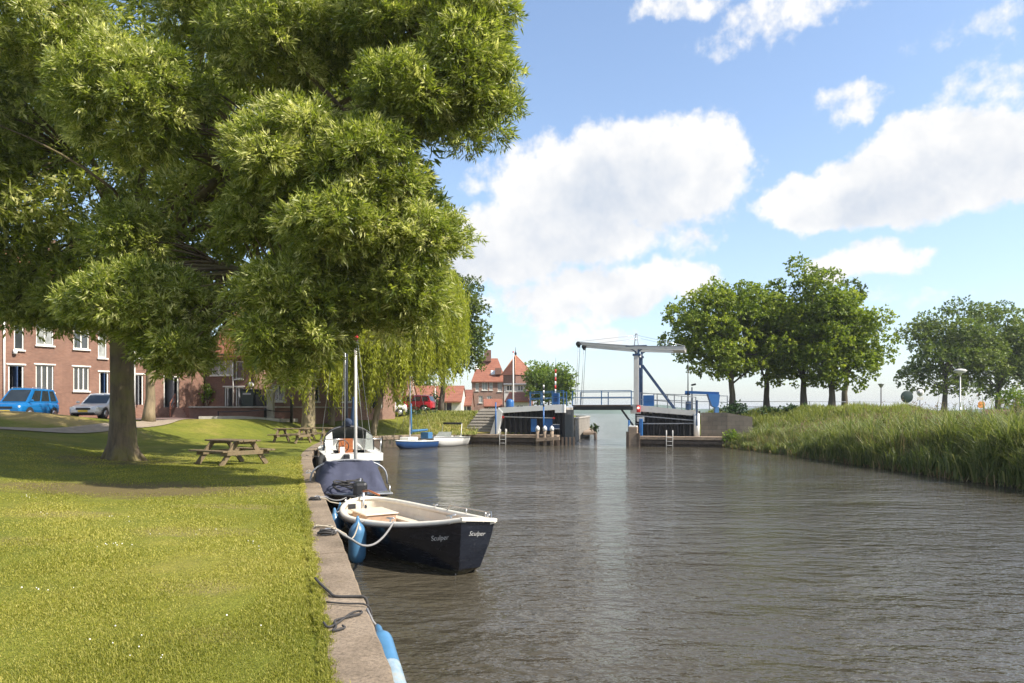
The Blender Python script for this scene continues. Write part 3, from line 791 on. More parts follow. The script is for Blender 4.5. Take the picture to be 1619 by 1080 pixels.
for i, (a, b, wins, doors, lab) in enumerate(row):
    h = empty('terraced_house', RO + RD * a + Vector((0, 0, G0)), 0, lab, 'house', 'houses of the brick terrace')
    ops = [w[0] for w in wins] + list(doors)
    mb = MB(); cells(mb, RO, RD, RN, a, b, G0, HE, ops, .18); shell(mb, RO, RD, RN, a, b, DEP, HE, RISE, G0)
    mb.build('wall', M['brick'], h, world=True, fix=False)
    for k, w in enumerate(wins): window(h, RO, RD, RN, w[0], w[1], glass='curtain' if k % 3 == 1 else 'glass', lintel=(k % 2 == 0 or k > 2))
    for d in doors: door(h, RO, RD, RN, d, 'darkblue' if i != 2 else 'grey')
    gable_roof(RO, RD, RN, a, b, DEP, HE, RISE).build('roof', M['tile'], h, world=True)
    g = MB(); g.bar(RO + RD * a + RN * .42 + Vector((0, 0, HE - .15)), RO + RD * b + RN * .42 + Vector((0, 0, HE - .15)), .13, .12); g.build('gutter', M['offwhite'], h, world=True)
    if i != 1: g = MB(); dp = RO + RD * ((rs(6), 0, rs(212))[i]) + RN * .07; g.tube([dp + Vector((0, 0, G0)), dp + Vector((0, 0, HE - .2))], .055, 8); g.build('downpipe', M['white'], h, world=True)
    c = RO + RD * (a + .8) - RN * (DEP / 2); g = MB(); g.box(c + Vector((0, 0, HE + RISE + .2)), (.9, .7, 1.6), rz=math.atan2(.8, .6)); g.build('chimney', M['brick2'], h, world=True)
    inner_dark(h, RO, RD, RN, a + .1, b - .1, G0, HE - .2)
    # small outside lamp by the first upper window
    if i == 0:
        g = MB(); q = RO + RD * rs(23) + RN * .1; zz = rz(557, rs(23)); g.lathe([(.03, -.12), (.11, -.10), (.11, .1), (.03, .13)], q + Vector((0, 0, zz)), 10); g.build('wall_lamp', M['white'], h, world=True)

# --- raised terrace with its dark brick retaining wall and steps
TERZ = 2.72
ter = empty('raised_terrace', (-17.5, 47, 0), 0, 'raised brick terrace with a dark retaining wall in front of the hip roofed house', 'terrace')
tp = [(-21.3, 45.9), (-13.9, 46.9), (-11.9, 53.0), (-11.2, 56), (-21, 56), (-23.6, 50.2), (-22.3, 47.2)]
mb = MB(); mb.prism([(x, y, 1.0) for x, y in tp], (0, 0, TERZ - 1.0)); mb.build('retaining_wall', M['brick2'], ter, world=True)
mb = MB()
for a, b in zip(tp[:3], tp[1:4]): mb.bar((a[0], a[1], TERZ + .05), (b[0], b[1], TERZ + .05), .3, .1)
mb.build('coping', M['concrete'], ter, world=True)
st = empty('terrace_steps', (-22.0, 45.9, 2.0), 0, 'flight of brick steps with a brown handrail beside the pale pollard', 'steps')
mb = MB(); dS = Vector((.25, -.97, 0)).normalized(); wS = Vector((.97, .25, 0))
b0 = Vector((-21.95, 47.6, 0))
for k in range(5):
    c = b0 + dS * (k * .34); h_ = TERZ - .02 - k * .15
    mb.box((c.x, c.y, 1.2 + (h_ - 1.2) / 2), (1.9, .36 - .004 * k, h_ - 1.2), rz=math.atan2(wS.y, wS.x))
mb.build('steps', M['brick3'], st, world=True)
mb = MB(); side = b0 - wS * 1.0
pts_ = [side + Vector((0, 0, TERZ)) + dS * 0.0, side + dS * 1.5 + Vector((0, 0, 2.05))]
for q in pts_: mb.bar(q, q + Vector((0, 0, .95)), .06, .06)
mb.bar(pts_[0] + Vector((0, 0, .95)), pts_[1] + Vector((0, 0, .95)), .07, .06); mb.bar(pts_[0] + Vector((0, 0, .5)), pts_[1] + Vector((0, 0, .5)), .05, .04)
mb.build('handrail', plain('brown_rail', (.16, .06, .035), .6), st, world=True)

# --- house with the steep red roof, shaded front
HO = Vector((-22.0, 50.2, 0)); HD = Vector((.97, -.24, 0)).normalized(); HN = Vector((HD.y, -HD.x, 0))
h2 = empty('hip_roof_house', HO + Vector((0, 0, TERZ)), 0, 'brown brick house with a steep red tiled roof and shaded front on the terrace', 'house')
def hs(px):
    k = (px - 809.5) / F; return (k * HO.y - HO.x) / (HD.x - k * HD.y)
def hz_(py, s): return Z(py, HO.y + HD.y * s)
def hop(x0, x1, y0, y1):
    a, b = hs(x0), hs(x1); m = (a + b) / 2; return (a, b, hz_(y1, m), hz_(y0, m))
ws = [(hop(334, 367, 570, 593), 3, 'curtain'), (hop(372, 384.5, 571, 599), 1, 'glass')]
ds = [hop(354.5, 368, 612, 646.5), hop(372, 385, 612, 646.5)]
HB = hs(402)
mb = MB(); cells(mb, HO, HD, HN, -.5, HB, TERZ - .1, 6.75, [w[0] for w in ws] + ds, .16); shell(mb, HO, HD, HN, -.5, HB, 8, 6.75, 0, TERZ - .1)
mb.build('wall', M['brick2'], h2, world=True, fix=False)
for w in ws: window(h2, HO, HD, HN, w[0], w[1], glass=w[2], lintel=False)
for d in ds: door(h2, HO, HD, HN, d, 'grey')
gable_roof(HO, HD, HN, -.6, HB + .1, 8, 6.75, 4.6, hip=1.2).build('roof', M['tile'], h2, world=True)
g = MB(); g.bar(HO + HD * -.6 + HN * .42 + Vector((0, 0, 6.5)), HO + HD * HB + HN * .42 + Vector((0, 0, 6.5)), .13, .12); g.build('gutter', M['dark'], h2, world=True)
g = MB(); dp = HO + HD * hs(369.5) + HN * .07; g.tube([dp + Vector((0, 0, TERZ)), dp + Vector((0, 0, 6.5))], .06, 8); g.build('downpipe', M['offwhite'], h2, world=True)
inner_dark(h2, HO, HD, HN, -.3, HB - .1, TERZ, 6.5)
# --- sunlit brick house to its right, mostly behind the willow
LO = HO + HD * (HB + .03) + HN * .05; LD = Vector((.86, .5, 0)).normalized(); LN = Vector((LD.y, -LD.x, 0))
h3 = empty('corner_house', LO + Vector((0, 0, TERZ)), 0, 'pale sunlit brick house mostly hidden behind the first weeping willow', 'house')
ops = [(1.4, 2.4, 4.9, 6.1), (3.6, 4.6, 4.9, 6.1), (1.2, 2.1, 3.2, 4.4), (3.4, 4.6, 3.2, 4.4), (6.3, 7.5, 3.2, 4.4), (8.6, 9.5, TERZ, 4.7), (6.3, 7.5, 4.9, 6.1)]
mb = MB(); cells(mb, LO, LD, LN, 0, 10.5, TERZ - .9, 6.4, ops, .14); shell(mb, LO, LD, LN, 0, 10.5, 7, 6.4, 3.2, TERZ - .9); mb.build('wall', M['brick3'], h3, world=True, fix=False)
for k, op in enumerate(ops):
    if k != 5: window(h3, LO, LD, LN, op, 2, lintel=False)
door(h3, LO, LD, LN, ops[5], 'darkblue')
gable_roof(LO, LD, LN, 0, 10.5, 7, 6.4, 3.2).build('roof', M['tile2'], h3, world=True)
inner_dark(h3, LO, LD, LN, .1, 10.4, TERZ, 6.2)

# --- low outbuildings with long red roofs beyond the willows
def low_house(O, D, L, dep, H, rise, lab, mat='brick2', ops=(), tile='tile', hip=0, g0=2.3):
    O, D = Vector(O), Vector(D).normalized(); N = Vector((D.y, -D.x, 0))
    h = empty('low_house', O + Vector((0, 0, g0)), 0, lab, 'outbuilding')
    wi = [o for o in ops if o[4] == 'w']; do = [o for o in ops if o[4] == 'd']
    mb = MB(); cells(mb, O, D, N, 0, L, g0 - .3, H, [o[:4] for o in ops], .16); shell(mb, O, D, N, 0, L, dep, H, 0 if hip else rise, g0 - .3); mb.build('wall', M[mat], h, world=True, fix=False)
    for o in wi: window(h, O, D, N, o[:4], 2, lintel=False)
    for o in do: door(h, O, D, N, o[:4], 'dark')
    gable_roof(O, D, N, 0, L, dep, H, rise, hip=hip).build('roof', M[tile], h, world=True)
    inner_dark(h, O, D, N, .1, L - .1, g0, H - .1, .5)
    return h
low_house((X(638, 80), 80, 0), (1, -.02, 0), 6.6, 7, 3.8, 1.75, 'low white walled shed with a long red roof behind the red car', 'offwhite', [(1.2, 2.4, 2.5, 3.6, 'w'), (4.2, 5.6, 2.4, 3.6, 'w')])
low_house((X(701, 84), 84, 0), (1, .0, 0), 3.3, 7, 3.4, 1.8, 'low brick shed with dark arched front and red roof beside the dark linden', 'brick2', [(.3, 1.5, 2.3, 3.5, 'd'), (2.2, 3.4, 2.4, 3.4, 'w')], 'tile2')
low_house((X(585, 72), 72, 0), (1, -.1, 0), 3.6, 6, 3.8, 2.6, 'small red roofed shed glimpsed between the willow curtains and the parked cars', 'brick3', [(1.0, 2.2, 2.6, 3.6, 'w')], 'tile2')
# --- the tall pink brick house with hipped tower
Y3 = 108.0; G3 = 2.4
def p3(px, Y=Y3): return X(px, Y)
h4 = empty('gabled_house', (p3(762), Y3, G3), 0, 'tall pink brick house with dormered red roof and a chimney beyond the stone slope', 'house')
TO = Vector((p3(746), Y3, 0)); TD = Vector((1, .04, 0)).normalized(); TN = Vector((TD.y, -TD.x, 0))
def t3(x0, x1, y0, y1): return (X(x0, Y3) - TO.x, X(x1, Y3) - TO.x, Z(y1, Y3), Z(y0, Y3))
ops = [t3(762, 771, 602, 617), t3(774, 779, 602, 617), t3(787, 794, 604, 619), t3(752, 757, 606, 618), t3(757, 763, 626, 637), t3(770, 777, 626, 637)]
LT = X(800, Y3) - TO.x; HT = Z(600, Y3)
mb = MB(); cells(mb, TO, TD, TN, 0, LT, G3 - .3, HT, ops, .16); shell(mb, TO, TD, TN, 0, LT, 8, HT, 0, G3 - .3); mb.build('wall', M['brick3'], h4, world=True, fix=False)
for op in ops: window(h4, TO, TD, TN, op, 2, lintel=False, glass='curtain')
rf = gable_roof(TO, TD, TN, 0, LT, 8, HT, 3.6, hip=1.3).build('roof', M['tile'], h4, world=True)
g = MB(); g.box((p3(771, Y3 + 3), Y3 + 3, HT + 3.9), (1.1, .9, 1.8)); reparent(g.build('chimney', M['brick2']), rf)
for (px, py) in ((754, 580), (780, 588)):
    c = TO + TD * (p3(px) - TO.x); n_ = 1.2 if py > 584 else 2.2
    zz = HT + 3.6 * (n_ / 4)
    q = c - TN * n_ + Vector((0, 0, zz + .06)); g = MB()
    g.box(q, (.75, 1.0, .09), rot=(Matrix.Rotation(0, 3, 'Z') @ Matrix.Rotation(math.atan2(3.6, 4), 3, 'X'))); reparent(g.build('roof_window', M['gel']), rf)
g = MB(); c = TO + TD * (p3(788) - TO.x) - TN * .9; g.box(c + Vector((0, 0, HT + 1.3)), (1.0, 1.2, 1.0)); reparent(g.build('dormer', M['brick2']), rf)
inner_dark(h4, TO, TD, TN, .1, LT - .1, G3, HT - .2)
# tower house
Y5 = 104.0
h5 = empty('tower_house', (X(818, Y5), Y5, G3), 0, 'square brick tower house under a pointed pyramid red roof by the bridge', 'house')
x0, x1 = X(799, Y5), X(836, Y5); wv = x1 - x0; O5 = Vector((x0, Y5, 0)); D5 = Vector((.80, .60, 0)); N5 = Vector((D5.y, -D5.x, 0))
wv2 = 2.9
HH = Z(592, Y5)
D6 = Vector((.78, -.62, 0)).normalized()
# two faces meet at the near corner: shaded left face, sunlit right face
cx, cy = X(815, Y5), Y5 - 1.0
A5 = Vector((cx, cy, 0)); L5 = 2.9
left_end = A5 + Vector((-.80, .60, 0)) * 2.3; right_end = A5 + Vector((.86, .51, 0)) * 3.1
DLft = (A5 - left_end).normalized(); NL = Vector((DLft.y, -DLft.x, 0)); DR = (right_end - A5).normalized(); NR = Vector((DR.y, -DR.x, 0))
mb = MB(); cells(mb, left_end, DLft, NL, 0, (A5 - left_end).length, G3 - .3, HH, [(.8, 1.5, 5.2, 6.6)], .14)
cells(mb, A5, DR, NR, 0, 3.1, G3 - .3, HH, [(.9, 1.9, 5.0, 6.3)], .14)
back = left_end + right_end - A5
for a, b in ((left_end, back), (right_end, back)): mb.quad(a + Vector((0, 0, G3)), b + Vector((0, 0, G3)), b + Vector((0, 0, HH)), a + Vector((0, 0, HH)))
mb.build('wall', M['brick2'], h5, world=True, fix=False)
window(h5, left_end, DLft, NL, (.8, 1.5, 5.2, 6.6), 1, lintel=False); window(h5, A5, DR, NR, (.9, 1.9, 5.0, 6.3), 2, lintel=False, glass='curtain')
ctr = (left_end + right_end) / 2; apex = ctr + Vector((-.4, 0, Z(561, Y5)))
mb = MB(); cs = [ctr + (p - ctr) * 1.14 + Vector((0, 0, HH - .1)) for p in (left_end, A5, right_end, back)]
for k in range(4): mb.quad(cs[k], cs[(k + 1) % 4], apex)
mb.add(cs, [(3, 2, 1, 0)]); rf = mb.build('roof', M['tile'], h5, world=True)
g = MB()
for k in range(4): g.tube([cs[k], apex], .07, 5)
reparent(g.build('ridge_tiles', plain('pale_ridge_tile', (.55, .25, .13), .8)), rf)
g = MB(); g.lathe([(.12, 0), (.2, .25), (.06, .5), (.02, 1.2)], apex, 8); reparent(g.build('finial', M['dark']), rf)
# lower wings in front: white rendered wing, red lean-to roofs
low_house((X(797, 98), 98, 0), (1, .0, 0), 3.2, 5, Z(606.5, 98), .12, 'white rendered wing with two pale windows below the tower house', 'offwhite', [(.35, 1.15, Z(618, 98), Z(609, 98), 'w'), (1.9, 2.7, Z(618, 98), Z(609, 98), 'w')], 'grey')
low_house((X(799, 92), 92, 0), (1, -.02, 0), 3.1, 4, Z(632, 92), 1.05, 'low shop front with glazed bays and bright red hipped roof beside the bridge', 'offwhite', [(.3, 1.1, 2.5, 3.3, 'w'), (1.4, 2.4, 2.5, 3.3, 'w')], 'tile', .6)
low_house((X(766, 96), 96, 0), (1, .05, 0), 2.4, 4, Z(640, 96), .85, 'small brown shed with a red gabled roof above the stone slope', 'brick2', [(.5, 1.3, 2.5, 3.0, 'w')], 'tile')
0 and low_house((X(740, 94), 94, 0), (1, .0, 0), 2.6, 4, Z(636, 94), 1.0, 'pale cottage with white framed windows left of the small brown shed', 'offwhite', [(.3, 1.0, 2.5, 3.4, 'w'), (1.4, 2.2, 2.5, 3.4, 'w')], 'tile2')

# ================================================================ TREES AND PLANTS
def limb(mb, a, b, r0, r1, rg, bend=.12, n=7, up=.15, sides=7):
    a, b = Vector(a), Vector(b); d = b - a; L = d.length
    off = Vector((rg.uniform(-1, 1), rg.uniform(-1, 1), rg.uniform(-.2, 1))) * L * bend
    m = (a + b) / 2 + off + Vector((0, 0, L * up))
    pts = [a * (1 - t) ** 2 + m * 2 * t * (1 - t) + b * t * t for t in [i / (n - 1) for i in range(n)]]
    mb.tube(pts, [r0 + (r1 - r0) * (i / (n - 1)) ** .8 for i in range(n)], sides, smooth=True)
    return pts
def trunk_pts(base, top, lean=0.0, n=9, wob=.08, rg=random):
    a, b = Vector(base), Vector(top)
    return [a.lerp(b, i / (n - 1)) + Vector((rg.uniform(-wob, wob), rg.uniform(-wob, wob), 0)) * min(1, i / 2) for i in range(n)]
def sprays(cl, per, rng, kmin=6, kmax=9, L=(.2, .32), W=(.045, .065), spread=.85, out=.6, droop=.18, shell=(.55, 1.0), low=-.55, tv=.13):
    "sprays of narrow leaflets spread over the shells of the clumps; returns leaf arrays"
    Cs, Os, T = [], [], []
    for (c, r) in cl:
        c = np.array(c); r = np.array(r)
        n = max(6, int(per * (r[0] * r[1] + r[1] * r[2] + r[0] * r[2]) / 3))
        d = unit(rng.normal(size=(n * 2, 3))); d = d[d[:, 2] > low - rng.random(len(d)) * .3][:n]
        rad = (shell[0] + (shell[1] - shell[0]) * rng.random((len(d), 1)) ** .6)
        lump = 1 + .22 * np.sin(d[:, :1] * 7 + c[0] * 3) * np.sin(d[:, 1:2] * 6 + c[2]) * np.sin(d[:, 2:3] * 7 + c[1])
        Cs.append(c + d * r * rad * lump); Os.append(d); T.append(np.full(len(d), rng.normal(0, .10)))
    Cs, Os, T = np.vstack(Cs), np.vstack(Os), np.concatenate(T)
    n = len(Cs); k = rng.integers(kmin, kmax + 1, n); idx = np.repeat(np.arange(n), k)
    Osp = unit(Os + rng.normal(size=Os.shape) * .45 + np.array([0, 0, .05]))
    D = unit(Osp[idx] * out + rng.normal(size=(len(idx), 3)) * spread * .55 + np.array([0, 0, -droop]))
    st = Cs[idx] + Osp[idx] * (rng.random((len(idx), 1)) - .3) * L[1] * .9 + rng.normal(size=(len(idx), 3)) * .03
    tint = np.clip(.42 + T[idx] + rng.normal(0, tv, n)[idx] + rng.normal(0, .12, len(idx)), 0, 1)
    return st, D, rng.uniform(*L, len(idx)), rng.uniform(*W, len(idx)), tint
def crown(parent, name, cl, mat, per, rng, **k):
    C, D, L, W, t = sprays(cl, per, rng, **k)
    v, f = leaf_quads(C, D, L, W, rng, flat=.5)
    return np_mesh(name, v, f, mat, parent, t, world=True)
def inside(poly, x, y):
    r = False; n = len(poly); j = n - 1
    for i in range(n):
        xi, yi = poly[i]; xj, yj = poly[j]
        if (yi > y) != (yj > y) and x < (xj - xi) * (y - yi) / (yj - yi) + xi: r = not r
        j = i
    return r

# --- the big ash on the lawn
rgA = random.Random(21); npA = np.random.default_rng(21)
AB = Vector((X(193, 22.3), 22.3, 0)); AB.z = gz(AB.x, AB.y) - .05
ash = empty('ash_tree', AB, 0, 'huge ash tree with a thick bare trunk and feathery crown overhanging lawn and quay', 'tree')
edge = [(-140, -60), (812, -60), (806, 30), (772, 66), (800, 105), (806, 175), (786, 218), (738, 232), (690, 205), (662, 214), (668, 290), (672, 322), (716, 358), (722, 385), (688, 396), (676, 425),
        (690, 470), (668, 515), (610, 530), (556, 535), (520, 580), (480, 612), (450, 590), (408, 545), (388, 500), (352, 500), (330, 530), (318, 572), (268, 580), (222, 545), (165, 500), (130, 500), (90, 515), (40, 495), (-60, 500), (-140, 480)]
# the boughs: (px, py, half width, half height in photo pixels, depth, half depth in metres, clumps)
BOUGHS = [
 (215, 165, 118, 92, 15.6, 1.3, 22), (70, 45, 92, 80, 17.5, 1.5, 14), (-60, 200, 90, 150, 18.5, 1.6, 14), (205, 375, 52, 52, 16.6, .8, 9), (225, 480, 120, 62, 15.9, 1.1, 20), (285, 552, 58, 34, 15.7, .7, 8),
 (440, 62, 110, 90, 16.2, 1.5, 18), (620, 40, 90, 80, 15.8, 1.4, 15), (735, 120, 70, 100, 15.0, 1.1, 18), (735, 30, 70, 70, 15.2, 1.1, 12), (640, 160, 75, 62, 14.6, 1.0, 12),
 (470, 250, 100, 80, 14.8, 1.3, 18), (590, 270, 88, 70, 14.4, 1.1, 15), (545, 365, 100, 62, 14.3, 1.1, 15), (650, 375, 66, 50, 14.6, .9, 10), (410, 345, 62, 50, 15.6, .9, 9),
 (640, 455, 62, 52, 15.0, .9, 11), (470, 465, 92, 52, 14.7, 1.0, 14), (445, 538, 58, 46, 14.9, .9, 10), (505, 535, 46, 34, 14.8, .7, 6), (600, 488, 60, 34, 15.1, .8, 8), (330, 30, 70, 60, 17.5, 1.2, 8), (30, 470, 80, 40, 21.5, 1.0, 9), (110, 480, 50, 34, 21, .8, 6),
]
cl = []; heart = []
for (bx, by, rx, ry, Y, ry_d, n) in BOUGHS:
    c = P(bx, by, Y); sx, sz = rx / F * Y, ry / F * Y
    heart.append((c + Vector((-.25, .5, -.25)), (sx * .72, ry_d * .75, sz * .66)))
    k = 0; own = []
    n = int(n * 2.5)
    while len(own) < n and k < 900:
        k += 1
        d = Vector((rgA.gauss(.15, 1), rgA.gauss(-.35, 1), rgA.gauss(.25, 1))).normalized()
        r = rgA.uniform(.26, .50) * (.8 + .2 * min(sx, sz))
        p = c + Vector((d.x * (sx - r * .55), d.y * ry_d, d.z * (sz - r * .5))) * rgA.uniform(.82, 1.0)
        px, py = 809.5 + F * p.x / p.y, HZ - F * (p.z - CAMZ) / p.y
        if py > -60 and not inside(edge, px, py): continue
        if any((p - o).length < r * 1.18 for o in own): continue
        if any((px - hx) ** 2 + (py - hy) ** 2 < (hr + r * F / p.y * .8) ** 2 for hx, hy, hr in ((236, 62, 9), (352, 214, 8), (88, 352, 16), (655, 240, 6))): continue
        own.append(p); cl.append((p, (r * 1.15, r * 1.15, r * .80)))
# loose tufts that make the outline ragged
for (px, py, Y, r) in [(795, 20, 15, .34), (800, 120, 14.8, .34), (806, 168, 14.6, .30), (780, 212, 14.6, .34), (742, 228, 14.6, .3), (700, 212, 14.8, .30), (660, 300, 14.9, .34), (712, 366, 14.8, .34), (727, 386, 14.8, .18), (719, 343, 14.8, .15), (690, 372, 14.8, .34),
                       (676, 430, 15.1, .34), (700, 486, 15.4, .3), (668, 515, 15.2, .34), (612, 530, 15.1, .34), (470, 590, 14.8, .30), (448, 600, 14.9, .26), (408, 545, 15, .34), (388, 500, 15.1, .30), (330, 524, 15.8, .30), (310, 582, 15.7, .24), (270, 586, 15.7, .26), (228, 556, 15.8, .3), (160, 505, 16, .34), (128, 490, 16.2, .3),
                       (60, 505, 21.5, .4), (95, 515, 21.4, .36), (20, 495, 21.5, .4)]:
    cl.append((P(px, py, Y), (r * 1.15, r * 1.15, r * .85)))
# the rest of the crown: behind and above the picture (it shades the lawn)
back = []; k = 0
while len(back) < 135 and k < 20000:
    k += 1
    x, y, z = rgA.uniform(-25, -2), rgA.uniform(17, 30), rgA.uniform(5.4, 17.5)
    dx, dy, dz = (x + 13) / 12, (y - 22.5) / 8.5, (z - 11) / 7
    if dx * dx + dy * dy + dz * dz > 1: continue
    px, py = 809.5 + F * x / y, HZ - F * (z - CAMZ) / y
    if py > -40 and not inside(edge, px, py): continue
    if y < (16.3 if py < -70 else 19 + .12 * (x + 13)): continue
    if py > 400 and x > -16 and abs(px - 362) < 62: continue
    if x > -9 + .84 * (z - 1) and y > 21: continue
    if any((px - hx) ** 2 + (py - hy) ** 2 < (hr + 40) ** 2 for hx, hy, hr in ((236, 62, 10), (352, 212, 9), (88, 352, 20))): continue
    r = rgA.uniform(.9, 1.5); back.append((Vector((x, y, z)), (r * 1.15, r * 1.15, r * .8)))
for (px, py, Y, r) in [(330, 300, 19.5, 1.1), (300, 240, 20, 1.1), (330, 380, 19, 1.1), (290, 330, 20.5, 1.2), (340, 180, 20, 1.0), (310, 110, 20.5, 1.1), (345, 425, 18.5, .7), (310, 440, 19, .9), (280, 410, 19.5, 1.0), (400, 420, 18, 1.0), (380, 260, 19, 1.0), (390, 150, 19, 1.1),
                        (130, 330, 20.5, 1.1), (150, 270, 21, 1.1), (60, 300, 21.5, 1.2), (20, 350, 22, 1.2), (110, 400, 21, 1.0), (40, 400, 22, 1.1), (0, 430, 22, 1.1), (80, 440, 21.5, .8), (-40, 380, 22, 1.2), (10, 250, 21.5, 1.2), (170, 420, 20, .9), (140, 450, 20.5, .7), (-30, 470, 22, .9), (160, 60, 20, 1.1), (260, 130, 20.5, .9), (510, 160, 18, 1.1), (560, 120, 17.5, 1.0), (560, 440, 17.5, .9), (600, 400, 17, .9), (660, 240, 16.5, .4), (640, 320, 16.5, .8)]:
    back.append((P(px, py, Y), (r * 1.2, r * 1.1, r * .95)))
crown(ash, 'crown', cl, M['ash_l'], 700, npA, kmin=8, kmax=11, L=(.09, .195), W=(.021, .037), spread=.7, out=1.0, droop=.20, shell=(.45, 1.0), low=-.55, tv=.20)
crown(ash, 'inner_crown', back + heart, M['ash_l'], 95, npA, kmin=7, kmax=9, L=(.2, .32), W=(.05, .08), spread=.9)
mb = MB()
fork = AB + Vector((.15, -.1, 6.6))
tp_ = [AB + Vector((0, 0, -.2)), AB + Vector((0, 0, .12)), AB + Vector((.01, 0, .45)), AB + Vector((.02, 0, 1.1)), AB + Vector((.0, 0, 2.2)), AB + Vector((.02, -.02, 3.4)), AB + Vector((.06, -.05, 5.0)), fork]
mb.tube(tp_, [.66, .54, .44, .385, .355, .345, .36, .40], 22, smooth=True, rough=.07, seed=4)
for k in range(7):          # root flares
    a = 2 * math.pi * k / 7 + .3; d = Vector((math.cos(a), math.sin(a), 0))
    mb.tube([AB + d * .30 + Vector((0, 0, .62)), AB + d * .42 + Vector((0, 0, .24)), AB + d * rgA.uniform(.58, .76) + Vector((0, 0, -.08))], [.10, .13, .07], 8)
heads = [P(120, 250, 21), P(60, 120, 24), P(240, 150, 20), P(330, 60, 20), P(420, 250, 17.5), P(480, 90, 17), P(600, 160, 16), P(690, 100, 15.5), P(560, 330, 16), P(300, 380, 18.5), P(30, 330, 23), P(180, 300, 19), P(640, 380, 15.6), P(470, 470, 16)]
lim = []
for q in heads: lim.append(limb(mb, fork - Vector((0, 0, rgA.uniform(0, 1.0))), q, rgA.uniform(.12, .2), .035, rgA, .12, 10, .07))
allp = [p for l in lim for p in l[3:]]
for (c, r) in cl[::2]:
    q = min(allp, key=lambda p: (p - c).length)
    if (q - c).length < 6: limb(mb, q, c, .045, .012, rgA, .14, 6, .06, 5)
mb.build('trunk', M['bark'], ash, world=True)

# --- generic leafy tree
def leafy(name, label, cat, group, base, h, trunk_r, crown_box, n_cl, mat, bk, seed, per=26, leaf=((.28, .42), (.22, .34)), cr=(.8, 1.4), bare=.25, flat_top=.0, sink=.1, heads=9, droop=.45, kk=(4, 6), lean=0, spread=.9, shell=(.55, 1.05), low=-.75):
    rg = random.Random(seed); nr = np.random.default_rng(seed)
    base = Vector(base); t = empty(name, base, 0, label, cat, group)
    cx, cy, cz, rx, ry, rz_ = crown_box
    c0 = base + Vector((cx, cy, cz)); cl = []; k = 0
    while len(cl) < n_cl and k < 4000:
        k += 1
        d = Vector((rg.gauss(0, 1), rg.gauss(0, 1), rg.gauss(0, 1))).normalized(); q = rg.random() ** .45
        r = rg.uniform(*cr)
        p = c0 + Vector((d.x * max(.1, rx - r * .7), d.y * max(.1, ry - r * .7), d.z * max(.1, rz_ - r * .6))) * q
        if d.z < 0: p.z = c0.z + (p.z - c0.z) * (1 - flat_top)
        if any((p - o[0]).length < .55 * r for o in cl): continue
        cl.append((p, (r * 1.1, r * 1.1, r * .78)))
    crown(t, 'crown', cl, mat, per, nr, kmin=kk[0], kmax=kk[1], L=leaf[0], W=leaf[1], spread=spread, out=.7, droop=droop, low=low, shell=shell)
    mb = MB(); top = base + Vector((cx * .7 + lean, cy * .7, cz))
    tr = trunk_pts(base - Vector((0, 0, sink)), top, rg=rg, wob=trunk_r * .35)
    mb.tube(tr, [trunk_r * (1.35 if i == 0 else 1.05 if i == 1 else 1 - .55 * i / 8) for i in range(9)], 12, smooth=True, rough=.08, seed=seed)
    for (c, r) in sorted(cl, key=lambda o: rg.random())[:heads * 2]:
        q = tr[rg.randint(3, 8)]
        limb(mb, q, c, trunk_r * .32, .02, rg, .08, 6, .02, 5)
    mb.build('trunk', bk, t, world=True)
    return t
# lindens on the dike across the canal
LG = 'lindens on the dike right of the bridge'
def on_bank(px, Y): x = X(px, Y); return Vector((x, Y, gz(x, Y, bank_bvh)))
for px, Y, lab, box, n, sd, dark in [
    (1160, 54, 'broad linden standing behind the round shrub next to the blue barrier', (-.6, 0, 6.2, 5.2, 3.8, 4.9), 115, 31, 0),
    (1212, 56.5, 'slim trunked linden between the broad one and the tallest one', (.2, 0, 6.0, 3.9, 3.6, 4.9), 84, 32, 0),
    (1270, 54.5, 'tallest linden rising from the low dark bush on the dike', (.1, 0, 6.8, 4.1, 3.7, 5.6), 100, 33, 0),
    (1313, 53, 'yellow-green linden with low hanging skirt at the reed side of the row', (.6, 0, 5.2, 4.0, 3.4, 4.4), 88, 34, 1),
    (1335, 60, 'dark small crowned linden peeping out behind the yellow-green one', (.3, 0, 7.4, 3.0, 2.8, 4.6), 40, 35, 2)]:
    b = on_bank(px, Y)
    leafy('linden_tree', lab, 'tree', LG, b, 0, .26, box, n, M['lindend_l'] if dark == 2 else M['linden_l'], M['bark_d'], sd, per=95, leaf=((.15, .26), (.13, .20)), flat_top=.15, cr=(.5, 1.05), droop=.55, shell=(.7, 1.08), low=-.35)
# the pair of oaks further off and the shrub at the picture's edge
OG = 'tall trees beyond the reeds'
for px, Y, lab, box, n, sd in [
    (1492, 80, 'airy wide tree with forked trunk beyond the tall white lamp', (.6, 0, 7.2, 6.4, 4.8, 6.3), 84, 41),
    (1578, 82, 'denser dark tree beside the airy one, above the orange sign', (.5, 0, 7.4, 6.6, 4.8, 6.4), 100, 42),
    (1660, 84, 'dark tree cut by the picture edge behind the loose shrub', (0, 0, 7.2, 6.0, 4.5, 6.0), 70, 43)]:
    leafy('oak_tree', lab, 'tree', OG, on_bank(px, Y), 0, .30, box, n, M['far_l'], M['bark_d'], sd, per=34, leaf=((.20, .34), (.14, .24)), cr=(1.0, 1.7), heads=16, droop=.2, low=-.45)
# dark linden behind the little sailing boat
b = Vector((X(697, 60), 60, 0)); b.z = gz(b.x, b.y)
leafy('linden_tree', 'dark linden on the dry grass bank behind the blue sailing dinghy', 'tree', None, b, 0, .24, (.75, 0, 7.4, 3.5, 3.3, 5.4), 84, M['lindend_l'], M['bark_d'], 51, per=80, leaf=((.16, .28), (.13, .2)), flat_top=.1, cr=(.8, 1.3), shell=(.7, 1.08), low=-.35)
